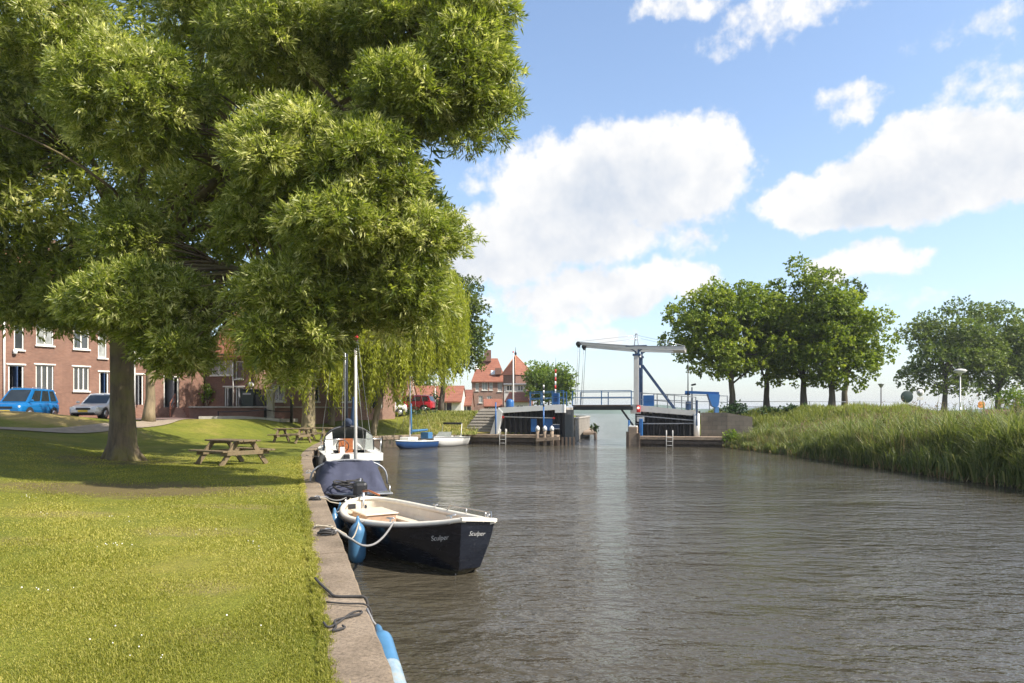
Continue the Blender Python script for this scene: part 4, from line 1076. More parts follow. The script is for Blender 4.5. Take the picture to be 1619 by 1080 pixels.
# fresh green trees behind the left end of the bridge
FG = 'round green trees behind the left bridge head'
for px, Y, rr, h, lab, sd in [(850, 92, 2.0, 7.6, 'round bright tree next to the tower house', 61), (868, 97, 1.8, 7.0, 'small green tree in the middle of the three behind the striped pole', 62), (890, 90, 1.7, 6.6, 'yellow-green tree nearest the bridge opening behind the striped barrier', 63)]:
    b = Vector((X(px, Y), Y, 2.3))
    leafy('street_tree', lab, 'tree', FG, b, 0, .14, (0, 0, h * .56, rr * 1.1, rr, h * .46), 44, M['fresh_l'], M['bark_d'], sd, per=45, leaf=((.2, .3), (.15, .22)), cr=(.6, 1.0))
# trees that close the view behind the red roofs and willows
for px, Y, rr, h, lab, sd in [(600, 100, 4.5, 9, 'dark tree crown behind the willow curtains', 71), (540, 96, 5, 10, 'broad tree far behind the first willow', 72), (655, 104, 4, 8, 'tree behind the long red shed roofs', 73)]:
    b = Vector((X(px, Y), Y, 2.3))
    leafy('garden_tree', lab, 'tree', 'trees behind the sheds', b, 0, .2, (0, 0, h * .6, rr, rr, h * .5), 30, M['far_l'], M['bark_d'], sd, per=12, leaf=((.4, .6), (.3, .4)), cr=(1.0, 1.5))

# --- weeping willows
def willow(label, base, tops, seed, n_str, lmin, lmax, trunk_r, lean, raise_=0.0):
    rg = random.Random(seed); nr = np.random.default_rng(seed); base = Vector(base)
    t = empty('weeping_willow', base, 0, label, 'tree', 'weeping willows on the quay')
    mb = MB(); fork = base + Vector(lean)
    mb.tube([base - Vector((0, 0, .2)), base + Vector((0, 0, .25)), base.lerp(fork, .35) + Vector((rg.uniform(-.08, .08), 0, 0)), base.lerp(fork, .7), fork], [trunk_r * 1.5, trunk_r * 1.1, trunk_r, trunk_r * .95, trunk_r * .85], 12, rough=.1, seed=seed)
    C, D, L, W, T = [], [], [], [], []
    for (q, r) in tops:
        q = Vector(q); l = limb(mb, fork, q, trunk_r * .5, .05, rg, .1, 8, .12, 7)
        for k in range(int(n_str * r)):
            a = rg.uniform(0, 2 * math.pi); rr = r * math.sqrt(rg.random())
            s = q + Vector((math.cos(a) * rr, math.sin(a) * rr, rg.uniform(-.5, .5) + .55 * (1 - (rr / r) ** 2) * r))
            ln = rg.uniform(lmin, lmax) * (0.55 + .45 * rr / r)
            fl = gz(s.x, s.y) + (rg.uniform(1.3, 3.0) if rg.random() < .8 else rg.uniform(.4, 1.3)) + raise_ + (2.3 if (seed == 82 and s.x > -7.0) else 0)
            ln = min(ln, s.z - fl)
            if ln < .5: continue
            out = Vector((math.cos(a), math.sin(a), 0)) * rg.uniform(.2, .9)
            m = max(6, int(ln * 13)); tt = np.linspace(0, 1, m)
            sw = rg.uniform(-.25, .25)
            pts = np.array(s)[None] + np.outer(np.minimum(tt * ln, 1.0) ** .8, np.array(out)) * .8
            pts[:, 2] += .35 * np.sin(np.minimum(tt * ln, 1.2) / 1.2 * math.pi) * .6 - tt * ln
            pts[:, 0] += sw * tt ** 2
            pts = pts + nr.normal(0, .05, pts.shape)
            d = unit(nr.normal(0, .42, pts.shape) + np.array([0, 0, -1.0]))
            C.append(pts); D.append(d); L.append(nr.uniform(.20, .36, m)); W.append(nr.uniform(.05, .085, m)); T.append(np.clip(.45 + rg.gauss(0, .14) + nr.normal(0, .12, m), 0, 1))
    v, f = leaf_quads(np.vstack(C), np.vstack(D), np.concatenate(L), np.concatenate(W), nr)
    np_mesh('crown', v, f, M['willow_l'], t, np.concatenate(T), world=True)
    mb.build('trunk', M['bark_w'], t, world=True)
    return t
WA = Vector((X(487, 44.5), 44.5, 0)); WA.z = gz(WA.x, WA.y)
willow('thick stubby trunked weeping willow behind the picnic tables', WA, [(P(470, 470, 44), 2.0), (P(520, 440, 44.5), 2.3), (P(430, 480, 45), 1.5), (P(379, 490, 45.5), .45), (P(545, 480, 43.5), 1.6), (P(500, 520, 42.8), 1.3), (P(450, 540, 43.5), 1.3), (P(470, 400, 45), 1.6)], 81, 80, 2.2, 5.5, .42, (.1, 0, 2.9), .8)
WB = Vector((X(598, 47.2), 47.2, 0)); WB.z = gz(WB.x, WB.y)
WB = Vector((-9.6, 48.2, gz(-9.6, 48.2)))
willow('leaning slender willow whose yellow-green curtain hangs behind the sailing yacht', WB, [(P(600, 450, 47.5), 2.2), (P(655, 440, 48), 2.2), (P(695, 470, 48.5), 1.7), (P(625, 500, 46.5), 1.6), (P(580, 500, 47), 1.7), (P(668, 520, 48), 1.5), (P(690, 500, 49), 1.2), (P(555, 520, 47.5), 1.2), (P(620, 410, 48.5), 1.6), (P(690, 445, 49.5), 1.7)], 82, 150, 2.6, 6.8, .21, (.75, .2, 4.2))
WC = Vector((-12.7, 49.0, gz(-12.7, 49.0)))
willow('willow with a pale slim trunk hidden between the other two', WC, [(P(535, 500, 50), 1.7), (P(565, 480, 50), 1.7), (P(520, 520, 50.5), 1.3), (P(590, 470, 51), 1.5)], 83, 60, 2.5, 6.0, .2, (.1, .1, 3.4))
# pale pollard trunk behind the ash, with its own small crown
b = Vector((X(235, 37), 37, 0)); b.z = gz(b.x, b.y)
leafy('pollard_tree', 'pale trunked pollard standing behind the big ash beside the steps', 'tree', None, b, 0, .27, (0.1, 0, 5.2, 2.4, 2.2, 2.4), 22, M['ash_l'], M['bark_p'], 91, per=40, leaf=((.2, .34), (.06, .09)), kk=(6, 8), cr=(.7, 1.1))
# climbing shrub on the house front
def bush(name, label, cat, c, r, n, mat, seed, leaf=((.12, .2), (.09, .14)), per=60, group=None):
    rg = random.Random(seed); nr = np.random.default_rng(seed); c = Vector(c)
    t = empty(name, Vector((c.x, c.y, c.z - r[2])), 0, label, cat, group)
    cl = []
    for k in range(n):
        d = Vector((rg.gauss(0, 1), rg.gauss(0, 1), rg.gauss(0, 1))).normalized() * rg.random() ** .4
        q = .38 * min(r); cl.append((c + Vector((d.x * (r[0] - q), d.y * (r[1] - q), d.z * (r[2] - q))), (q * 1.2, q * 1.2, q)))
    crown(t, 'foliage', cl, mat, per, nr, kmin=4, kmax=6, L=leaf[0], W=leaf[1], out=.8, droop=.1, low=-.9)
    mb = MB()
    for (q, _) in cl[:6]: limb(mb, c - Vector((0, 0, r[2] + .05)), q, .035, .01, rg, .1, 5, .05, 5)
    mb.build('stems', M['bark_d'], t, world=True)
    return t
q = HO + HD * hs(333) + HN * .45
bush('wall_shrub', 'leafy shrub climbing the shaded brick front beside the double windows', 'shrub', (q.x, q.y, TERZ + .95), (.55, .4, .95), 12, M['fresh_l'], 101)
bb = on_bank(1160, 51.5); bush('round_shrub', 'round dark clipped shrub on the retaining wall next to the blue barrier', 'shrub', Vector((bb.x, bb.y, 2.72)), (1.15, 1.0, .62), 26, M['bush_g'], 102, per=90)
bb = on_bank(1263, 51); bush('low_shrub', 'low spreading dark bush at the foot of the tallest linden', 'shrub', Vector((bb.x, bb.y, 2.62)), (2.1, 1.0, .58), 28, M['bush_g'], 103, per=90)
bb = on_bank(1216, 51.5); bush('low_shrub', 'small brownish bush at the foot of the slim linden', 'shrub', Vector((bb.x, bb.y, 2.45)), (1.0, .8, .42), 14, M['bush_g'], 104, per=90)
bb = on_bank(1608, 48); bush('loose_shrub', 'loose light green shrub at the far right picture edge', 'shrub', bb + Vector((.2, 0, 1.2)), (1.5, 1.2, 1.3), 26, M['fresh_l'], 105, per=60)
bush('low_shrub', 'green bramble growing over the right end of the timber quay', 'shrub', (14.9, 47.5, .75), (1.0, .7, .6), 18, M['fresh_l'], 106, per=80)
bush('street_hedge', 'dark clipped hedge below the red parked car', 'hedge', (X(660, 57), 56.5, 2.5), (1.7, .6, .55), 22, M['bush_g'], 107, per=90)
bush('conifer_shrub', 'narrow dark conifer beside the white shed wall', 'shrub', (X(688, 66), 66, 3.5), (.55, .5, 1.2), 16, M['bush_g'], 108, per=70)

# --- reeds and tall grass on the right bank, dry grass by the stone slope
def blades(name, xy, z, hgt, wid, lean, mat, seed, tint=(.5, .2), segs=2):
    rng = np.random.default_rng(seed); n = len(xy)
    lean = np.where(rng.random(n) < .3, lean * 1.5, lean)
    base = np.column_stack([xy, z]); a = rng.uniform(0, 2 * np.pi, n); d = np.column_stack([np.cos(a), np.sin(a), np.zeros(n)])
    s = np.column_stack([-np.sin(a + rng.normal(0, .6, n)), np.cos(a), np.zeros(n)]); s = unit(s)
    ln = rng.uniform(.2, 1, n) * lean
    p0 = base; p1 = base + d * (ln * hgt * .25)[:, None]; p1[:, 2] += hgt * .58
    p2 = base + d * (ln * hgt * .85)[:, None]; p2[:, 2] += hgt * (1 - .28 * ln)
    w = (wid / 2)[:, None] * s
    V = np.stack([p0 - w, p0 + w, p1 + w * .85, p1 - w * .85, p2 + w * .08, p2 - w * .08], 1).reshape(-1, 3)
    i = np.arange(n)[:, None] * 6
    f = np.concatenate([i + np.array([0, 1, 2, 3]), i + np.array([3, 2, 4, 5])]); t = np.clip(tint[0] + rng.normal(0, tint[1], n), 0, 1)
    o = np_mesh(name, V, f, mat, None, np.concatenate([t, t])); tag(o, kind='stuff'); return o
rng = np.random.default_rng(77)
def bank_pts(n, d0, d1, y0, y1, xmax=34):
    yy = rng.uniform(y0, y1, n * 3); xx = rng.uniform(14.2, xmax, n * 3); xy = np.stack([xx, yy], 1)
    d = dist_to(RB, xy); sgn = np.where(xx > np.interp(yy, [p[1] for p in RB][::-1], [p[0] for p in RB][::-1]), 1, -1)
    d = d * sgn; k = (d > d0) & (d < d1); return xy[k][:n], d[k][:n]
xy, d = bank_pts(118000, -.55, 5.2, 10, 47.5)
clump = np.sin(xy[:, 0] * 1.9 + np.sin(xy[:, 1] * .8) * 2) * np.sin(xy[:, 1] * 1.3 + xy[:, 0] * .5) + .7 * np.sin(xy[:, 1] * 3.3 + 2 * np.sin(xy[:, 0] * 2.1)) * np.sin(xy[:, 0] * 3.7)
keep = rng.random(len(xy)) < .62 + .38 * np.clip(clump, -1, 1); xy, d, clump = xy[keep], d[keep], clump[keep]
hh = (1.58 + .52 * clump + rng.normal(0, .34, len(xy))) * (1 - .5 * ss(2.5, 5.2, d)) * (.62 + .38 * ss(-.5, .6, d))
far_ = 1 - .52 * ss(30, 46, xy[:, 1])
hh = np.clip(hh * far_, .3, None)
base_z = np.maximum(h_right(xy), 0) * (d > 0) - .05
# each reed stand point carries leaves at different heights
lvl = rng.uniform(0, .45, len(xy))
blades('reeds', xy, base_z + hh * lvl * .7, hh * (1 - lvl * .6), np.full(len(xy), .026) * rng.uniform(.8, 2.3, len(xy)), .85, M['reed_l'], 5, (.42, .24))['label'] = 'tall green reeds along the right bank of the canal'
bpy.data.objects['reeds']['category'] = 'reeds'
xy, d = bank_pts(82000, 3.2, 13, 11, 54, 40)
hh = rng.uniform(.3, .85, len(xy)) ** 1.2 * (1 + .5 * np.sin(xy[:, 0] * 1.7 + np.sin(xy[:, 1])) * np.sin(xy[:, 1] * 1.1)) * (1 - .35 * ss(9, 13, d)) * (1 - .3 * ss(42, 54, xy[:, 1]))
blades('tall_grass', xy, h_right(xy) - .03, hh, rng.uniform(.02, .045, len(xy)), .8, M['reedgrass_l'], 6, (.45, .2))
xy, d = bank_pts(9000, -.3, 4.5, 19, 46); kc = np.sin(xy[:, 0] * .9 + 2) * np.sin(xy[:, 1] * .55) + rng.normal(0, .35, len(xy)) > .25; xy, d = xy[kc], d[kc]
hh = rng.uniform(1.0, 2.1, len(xy)) * (1 - .45 * ss(30, 46, xy[:, 1]))
blades('dry_stalks', xy, np.maximum(h_right(xy), 0) - .05, hh, rng.uniform(.012, .022, len(xy)), .35, M['dry_l'], 8, (.5, .25))
xy, d = bank_pts(6400, -.75, .1, 10, 47.5)
blades('dead_reed_litter', xy, np.full(len(xy), -.05), rng.uniform(.2, .7, len(xy)), rng.uniform(.02, .05, len(xy)), 1.5, M['dry_l'], 9, (.3, .2))
# brown seed plumes standing above the reeds
xy, d = bank_pts(900, .3, 4.5, 19, 44); hh = 1.75 * (1 - .5 * ss(30, 46, xy[:, 1])) + rng.normal(0, .25, len(xy))
pl = np.column_stack([xy, np.maximum(h_right(xy), 0) + hh]); kk = 9; C_ = np.repeat(pl, kk, 0) + rng.normal(0, .03, (len(pl) * kk, 3)) + np.tile(np.linspace(0, .22, kk), len(pl))[:, None] * np.array([.35, 0, 1])
v, f = leaf_quads(C_, unit(rng.normal(size=C_.shape) * .6 + np.array([.4, 0, .6])), rng.uniform(.07, .16, len(C_)), rng.uniform(.015, .03, len(C_)), rng)
tag(np_mesh('reed_plumes', v, f, M['plume_l'], None, np.clip(rng.normal(.5, .25, len(C_)), 0, 1)), kind='stuff')
# dry grass by the stone slope
n = 9000; yy = rng.uniform(50.5, 60, n); xx = rng.uniform(-8.4, -2.6, n); k = dist_to(ALLQ, np.stack([xx, yy], 1)) > .3
lz = np.array([gz(a, b) for a, b in zip(xx[k], yy[k])])
blades('dry_grass', np.stack([xx[k], yy[k]], 1), lz - .02, rng.uniform(.10, .36, k.sum()), rng.uniform(.02, .05, k.sum()), .9, M['reedgrass_l'], 10, (.62, .28))

# --- mown lawn: blades near the camera, thinning out with distance
n = 560000
Y = 4.0 * (26.0 / 4.0) ** rng.random(n); Yk = rng.random(n) < np.minimum(1, (5.2 / Y) ** .35); Y = Y[Yk]
qx = np.interp(Y, Qn[:, 1][:110], Qn[:, 0][:110]) - .40
lx = -.745 * Y - .4
xx = lx + (qx - lx) * rng.random(len(Y)); 
near_edge = rng.random(len(Y)) < .06
xx = np.where(near_edge, qx + rng.normal(-.02, .03, len(Y)) + .016 * np.sin(Y * 5) + .014 * np.sin(Y * 13.7) + .012 * np.sin(Y * 31) , xx)
xy = np.stack([xx, Y], 1); tmask = np.hypot((xx - AB.x) / .62, (Y - AB.y) / .62) > 1
bare = np.exp(-(((xx + 8.1) / 2.6) ** 2 + ((Y - 14.6) / 1.1) ** 2)); tmask &= rng.random(len(Y)) > bare * 1.1
xy = xy[tmask]; ne = near_edge[tmask]
hgt = rng.uniform(.012, .040, len(xy)) * (1 + .35 * np.sin(xy[:, 0] * 3.1) * np.sin(xy[:, 1] * 2.3)) * np.where(ne, 1.25, 1)
wd = rng.uniform(.003, .006, len(xy)) * (xy[:, 1] / 5) ** .75
zz = h_left(xy); zz = np.where(ne, .80, zz)
patch = .5 * np.sin(xy[:, 0] * .9 + 1.3 * np.sin(xy[:, 1] * .7)) + .5 * np.sin(xy[:, 1] * 1.1 + xy[:, 0] * .6)
g = blades('grass', xy, zz - .012, hgt, wd, 1.1, M['blade'], 12, (.46, .24))
at = g.data.attributes['tint']; vals = np.zeros(len(at.data), np.float32); at.data.foreach_get('value', vals)
vals = np.clip(vals + np.concatenate([patch, patch]) * .20, 0, 1); at.data.foreach_set('value', vals.astype(np.float32))
# white clover heads sprinkled in the turf
mb = MB(); rc = random.Random(9)
spots = [(4.6 + 9 * rc.random() ** 1.2, rc.random()) for _ in range(11)]
for k in range(46):
    sY, sX = rc.choice(spots); Yc = sY + rc.gauss(0, .16); q = float(np.interp(Yc, Qn[:, 1][:110], Qn[:, 0][:110])) - .6; l = -.74 * Yc
    x = l + (q - l) * (.04 + .9 * sX) + rc.gauss(0, .16); z = gz(x, Yc); r = rc.uniform(.004, .008)
    mb.lathe([(r * .4, 0), (r, r * .7), (r * .8, r * 1.5), (r * .2, r * 1.9)], (x, Yc, z + rc.uniform(.03, .055)), 6)
tag(mb.build('clover_flowers', M['clover']), kind='stuff')

# ================================================================ BOATS
def V3(*a): return Vector(a)
def hull_mesh(Sg, Pg, Kl, ns=40, chine=.62, flare=.12, rise=.16, bow_plate=True):
    """outer skin from gunwale lines Sg / Pg (towards quay / towards water) and the keel line Kl"""
    S, Pp, K = spline(Sg, ns), spline(Pg, ns), spline(Kl, ns)
    rows = []
    for s, p, k in zip(S, Pp, K):
        r = []
        for side, flip in ((s, False), (p, True)):
            c = k.lerp(side, chine); c.z = k.z + (side.z - k.z) * rise + .02
            m = c.lerp(side, .5); out = (side - k); out.z = 0
            m += out * (flare * .35)
            col_ = [k, k.lerp(c, .55), c, c.lerp(m, .55), m, m.lerp(side, .5) + out * .012, side]
            r.append(col_)
        rows.append(list(reversed(r[0])) + r[1][1:])
    return rows, S, Pp, K

# --- the black open launch at the front
BOC = Vector((-1.9, 12.6, 0))
sloep = empty('open_launch', BOC, 0, 'black open launch with cream inside and blunt bow plate, nearest boat at the quay', 'boat')
Sg = [V3(-.76, 10.40, .87), V3(-1.15, 10.62, .79), V3(-1.75, 11.02, .70), V3(-2.35, 11.55, .64), V3(-2.90, 12.30, .60), V3(-3.22, 13.10, .59), V3(-3.38, 13.85, .60), V3(-3.40, 14.45, .62), V3(-3.26, 14.80, .63)]
Pg = [V3(-.27, 10.78, .80), V3(-.36, 11.15, .75), V3(-.66, 11.85, .70), V3(-1.08, 12.65, .655), V3(-1.55, 13.45, .625), V3(-2.02, 14.15, .61), V3(-2.50, 14.72, .61), V3(-2.88, 14.98, .62), V3(-3.10, 14.96, .63)]
Kl = [V3(-.86, 10.66, -.06), V3(-.98, 10.98, -.16), V3(-1.25, 11.5, -.22), V3(-1.72, 12.1, -.25), V3(-2.2, 12.85, -.25), V3(-2.55, 13.5, -.24), V3(-2.85, 14.1, -.2), V3(-3.02, 14.5, -.1), V3(-3.12, 14.72, .1)]
rows, S_c, P_c, K_c = hull_mesh(Sg, Pg, Kl, 44)
mb = MB(); mb.sheet(rows)
r0 = rows[0]; n0 = len(r0); mid = n0 // 2
for i in range(mid):            # flat bow plate between both edges
    a, b, c, d = r0[i], r0[i + 1], r0[n0 - 2 - i], r0[n0 - 1 - i]
    if i + 1 == mid: mb.quad(a, b, d)
    else: mb.quad(a, b, c, d)
mb.add(rows[-1], [tuple(range(len(rows[-1])))])
hull = mb.build('hull', M['navy_used'], sloep, world=True)
ctrl = [s.lerp(p, .5) for s, p in zip(S_c, P_c)]
# pale boot line at the waterline
def inner_line(side, off, dz=0.0):
    out = []
    for q, c in zip(side, ctrl):
        d = (c - q); d.z = 0; L = d.length
        d = d / L * min(off, L * .6) if L > 1e-5 else d
        out.append(q + d + V3(0, 0, dz))
    return out
gw = MB()
for side in (S_c, P_c):
    o = [q + (q - c).normalized() * .025 for q, c in zip(side, ctrl)]; i1 = inner_line(side, .085)
    prof = [[a + V3(0, 0, -.03), a + V3(0, 0, .02), a.lerp(b, .25) + V3(0, 0, .04), a.lerp(b, .8) + V3(0, 0, .04), b + V3(0, 0, .02), b + V3(0, 0, -.05)] for a, b in zip(o, i1)]
    gw.sheet(prof, closed=True); gw.add(prof[0], [tuple(range(6))]); gw.add(prof[-1], [tuple(range(6))])
gw.bar(S_c[0].lerp(P_c[0], -.02) + V3(0, 0, .015), S_c[0].lerp(P_c[0], 1.02) + V3(0, 0, .015), .10, .05)
gw.bar(S_c[-1] + V3(0, 0, .015), P_c[-1] + V3(0, 0, .015), .12, .06)
gw.build('gunwale', M['creamrim'], sloep, world=True)
# inside: skin, sole boards, foredeck
FZ = .20; ins = []
for i, (s, p) in enumerate(zip(S_c, P_c)):
    c = ctrl[i]
    def inn(q, off, z):
        d = c - q; d.z = 0; L = d.length; d = d / L * min(off, L * .75) if L > 1e-5 else d
        r = q + d; r.z = z if z is not None else q.z - .02
        return r
    ins.append([inn(s, .075, None), inn(s, .11, .45), inn(s, .24, FZ), inn(p, .24, FZ), inn(p, .11, .45), inn(p, .075, None)])
mb = MB(); mb.sheet([[a for a in r] for r in ins[6:43]], smooth=False); mb.add(ins[42], [(0, 1, 2, 3, 4, 5)]); mb.build('lining', M['cream'], sloep, world=True, fix=False)
mb = MB(); mb.sheet([[r[2] + V3(0, 0, .012), r[3] + V3(0, 0, .012)] for r in ins[8:41]], smooth=False); mb.build('sole', M['floorwood'], sloep, world=True)
mb = MB()      # small foredeck closing the bow
fd = [[S_c[i] .lerp(ctrl[i], .18) + V3(0, 0, -.02), ctrl[i] + V3(0, 0, .0), P_c[i].lerp(ctrl[i], .18) + V3(0, 0, -.02)] for i in range(0, 9)]
mb.sheet(fd); mb.quad(fd[-1][0], fd[-1][2], fd[-1][2] + V3(0, 0, -.42), fd[-1][0] + V3(0, 0, -.42)); mb.build('foredeck', M['cream'], sloep, world=True)
ax = (ctrl[8] - ctrl[36]).normalized(); ax.z = 0; ax.normalize(); lat = Vector((-ax.y, ax.x, 0)); rzb = math.atan2(ax.y, ax.x)
mb = MB(); q = ctrl[17]; mb.bar(q - lat * .78 + V3(0, 0, -.2), q + lat * .78 + V3(0, 0, -.2), .30, .045, bev=.01); mb.build('thwart', M['floorwood'], sloep, world=True)
mb = MB()
for sd, line in ((1, S_c), (-1, P_c)):
    r_ = []
    for i in range(22, 40):
        c = ctrl[i]; d = c - line[i]; d.z = 0; d.normalize()
        r_.append([line[i] + d * .10 + V3(0, 0, -.24), line[i] + d * .42 + V3(0, 0, -.24)])
    for a, b in zip(r_[:-1], r_[1:]):
        mb.quad(a[0], a[1], b[1], b[0]); mb.quad(a[1], b[1], b[1] - V3(0, 0, .04), a[1] - V3(0, 0, .04))
mb.build('side_bench', M['cream'], sloep, world=True)
q = ctrl[29]; mb = MB(); mb.box(q + V3(.0, 0, -.27), (.85, .62, .30), rz=rzb, bev=.03); eb = mb.build('engine_box', M['floorwood'], sloep, world=True)
mb = MB(); mb.box(q + V3(0, 0, -.105), (.91, .68, .03), rz=rzb, bev=.012); reparent(mb.build('lid', M['cream']), eb)
q = ctrl[35]; mb = MB(); mb.box(q + ax * .12 + lat * -.35 + V3(0, 0, -.12), (.09, .34, .3), rz=rzb, bev=.02); con = mb.build('console', M['cream'], sloep, world=True)
mb = MB(); mb.box(q + ax * .17 + lat * -.35 + V3(0, 0, -.06), (.012, .16, .1), rz=rzb); reparent(mb.build('dial_panel', M['dark']), con)
mb = MB(); th = ctrl[41] + V3(0, 0, .12); mb.tube([th + V3(0, 0, -.1), th + V3(0, 0, .05), th + ax * .35 + V3(0, 0, .09), th + ax * .95 + V3(0, 0, .06)], [.022, .026, .022, .018], 8); mb.build('tiller', M['mahogany'], sloep, world=True)
mb = MB(); mb.tube([th + V3(0, 0, .05), th + V3(0, 0, -.55)], .03, 8); mb.build('rudder_stock', M['steel'], sloep, world=True)
mb = MB()      # low stainless rail round the water side of the bow
rp = [P_c[i] + (ctrl[i] - P_c[i]).normalized() * .05 + V3(0, 0, .14 if 1 < i < 17 else .03) for i in range(0, 19)]
mb.tube(rp, .014, 8)
for i in (1, 6, 12, 17): mb.tube([rp[i], rp[i] - V3(0, 0, .13)], .012, 6)
mb.build('bow_rail', M['steel'], sloep, world=True)
for k, (i, line) in enumerate(((13, S_c), (34, S_c), (20, P_c), (5, P_c), (3, S_c))):
    mb = MB(); q = line[i] + (ctrl[i] - line[i]).normalized() * .05 + V3(0, 0, .04); t = (line[i + 1] - line[i - 1]).normalized()
    mb.tube([q, q + V3(0, 0, .05)], .016, 6); mb.tube([q - t * .09 + V3(0, 0, .055), q + t * .09 + V3(0, 0, .055)], .014, 8); mb.build('cleat', M['steel'], sloep, world=True)
mb = MB(); kl = [V3(-.845, 10.615, .02), V3(-.84, 10.60, .18)]; mb.bar(S_c[0].lerp(K_c[0], .96) + V3(.0, -.01, 0), S_c[0].lerp(K_c[0], .80) + V3(0, -.012, 0), .03, .02); mb.build('stem_band', M['gel'], sloep, world=True)
# rope rubbing strake along the stern quarter
mb = MB(); rs_ = [q + (q - c).normalized() * .045 + V3(0, 0, -.035) for q, c in zip(S_c, ctrl)][2:]; mb.tube(rs_, .014, 8); mb.build('rubbing_strake', M['rope_dark'], sloep, world=True)
# the name on both sides of the bow
def lettering(txt, c, xdir, ndir, h, parent, mat):
    cu = bpy.data.curves.new('lettering', 'FONT'); cu.body = txt; cu.size = h; cu.shear = .35; cu.align_x = 'CENTER'; cu.align_y = 'CENTER'; cu.extrude = .0015; cu.offset = -.0022; cu.space_character = 1.0
    ob = bpy.data.objects.new('tmp_text', cu); col.objects.link(ob)
    x = Vector(xdir).normalized(); n_ = Vector(ndir).normalized(); n_ = (n_ - x * n_.dot(x)).normalized(); y = n_.cross(x)
    bpy.context.view_layer.update()
    me = bpy.data.meshes.new_from_object(ob.evaluated_get(bpy.context.evaluated_depsgraph_get()))
    bpy.data.objects.remove(ob)
    me.transform(Matrix.Translation(c) @ Matrix((x, y, n_)).transposed().to_4x4())
    me.materials.clear(); me.materials.append(mat)
    o = bpy.data.objects.new('name_lettering', me); col.objects.link(o); reparent(o, parent); return o
def hull_pt(fr, v):             # on the quay side of the hull: fr index along, v 0 keel .. 1 gunwale
    i = int(fr); r = rows[i]; k = (1 - v) * mid; j = int(k); return r[j].lerp(r[j + 1], k - j)
pc = hull_pt(5, .80); xd = hull_pt(3, .80) - hull_pt(7, .80); yd = hull_pt(5, .9) - hull_pt(5, .7)
nn_ = xd.cross(yd).normalized()
lettering('Sculper', pc + nn_ * .012, xd, nn_, .115, hull, M['gel'])
pc2 = (r0[2].lerp(r0[n0 - 3], .52)); xd2 = r0[n0 - 1] - r0[0]; n2 = xd2.cross(V3(0, 0, 1)).normalized()
if n2.y > 0: n2 = -n2
pl_n = (r0[n0 - 1] - r0[0]).cross(r0[0] - r0[mid]).normalized()
if pl_n.y > 0: pl_n = -pl_n
qt_, qb_ = r0[0].lerp(r0[n0 - 1], .5), r0[2].lerp(r0[n0 - 3], .5)
pl_n = xd2.cross(qt_ - qb_).normalized(); pl_n = pl_n if pl_n.y < 0 else -pl_n
pc2 = qt_.lerp(qb_, .55)
lettering('Sculper', pc2 + pl_n * .012, xd2, pl_n, .10, hull, M['gel'])

# --- generic small hull in boat coordinates: x forward, y port, z up from the waterline
def boat_lines(L, B, fb, fs, tr=.8, full=.5, keel=-.25):
    n = 26; St, Kt = [], []
    for i in range(n):
        t = i / (n - 1); x = L / 2 - L * t
        w = B / 2 * (math.sin(min(1, t / full) * math.pi / 2) ** .8 if t < full else 1 - (1 - tr) * ((t - full) / (1 - full)) ** 2)
        z = fs + (fb - fs) * (1 - t) ** 2
        St.append(V3(x, w, z)); Kt.append(V3(x - .10 * L * (1 - t) ** 3 * 1.0, 0, keel * math.sin(min(1, t * 2.2) * math.pi / 2) + (1 - min(1, t * 8)) * .15))
    return St, Kt
def small_hull(parent, L, B, fb, fs, mat, tr=.8, full=.5, deck_mat=None, well=None, band=None, name='hull'):
    St, Kt = boat_lines(L, B, fb, fs, tr, full)
    rows = []
    for s, k in zip(St, Kt):
        half = [k, k.lerp(s, .5) + V3(0, 0, -(s.z - k.z) * .32), k.lerp(s, .82) + V3(0, 0, -(s.z - k.z) * .42), k.lerp(s, .96) + V3(0, 0, -(s.z - k.z) * .18), s]
        rows.append([V3(p.x, -p.y, p.z) for p in reversed(half)] + half[1:])
    mb = MB(); mb.sheet(rows); mb.add(rows[-1], [tuple(range(len(rows[-1])))]); h = mb.build(name, mat, parent)
    mb = MB()
    if deck_mat:
        for i in range(len(St) - 1):
            a, b = St[i], St[i + 1]
            x0 = (a.x + b.x) / 2
            hole = well and well[0] < x0 < well[1]
            if hole:
                wy = well[2]
                for sg in (1, -1):
                    mb.quad(V3(a.x, sg * a.y, a.z), V3(b.x, sg * b.y, b.z), V3(b.x, sg * min(wy, b.y * .8), b.z + .03), V3(a.x, sg * min(wy, a.y * .8), a.z + .03))
                    mb.quad(V3(b.x, sg * min(wy, b.y * .8), b.z + .03), V3(a.x, sg * min(wy, a.y * .8), a.z + .03), V3(a.x, sg * min(wy, a.y * .8), .12), V3(b.x, sg * min(wy, b.y * .8), .12))
                mb.quad(V3(a.x, -wy, .12), V3(b.x, -wy, .12), V3(b.x, wy, .12), V3(a.x, wy, .12))
            else:
                c0, c1 = a.z + .05, b.z + .05
                mb.quad(V3(a.x, a.y, a.z), V3(b.x, b.y, b.z), V3(b.x, 0, c1), V3(a.x, 0, c0)); mb.quad(V3(a.x, -a.y, a.z), V3(b.x, -b.y, b.z), V3(b.x, 0, c1), V3(a.x, 0, c0))
        mb.build('deck', deck_mat, parent, fix=False)
    rb = MB()
    for sg in (1, -1): rb.tube([V3(p.x, sg * (p.y + .01), p.z) for p in St], .028, 6)
    e = St[-1]; rb.tube([V3(e.x, e.y, e.z), V3(e.x, -e.y, e.z)], .028, 6)
    rb.build('rubbing_strake', band or M['gel'], parent)
    return St, Kt
ALONG = Vector((-.30, .954, 0))
def heading(d): return math.atan2(d.y, d.x)

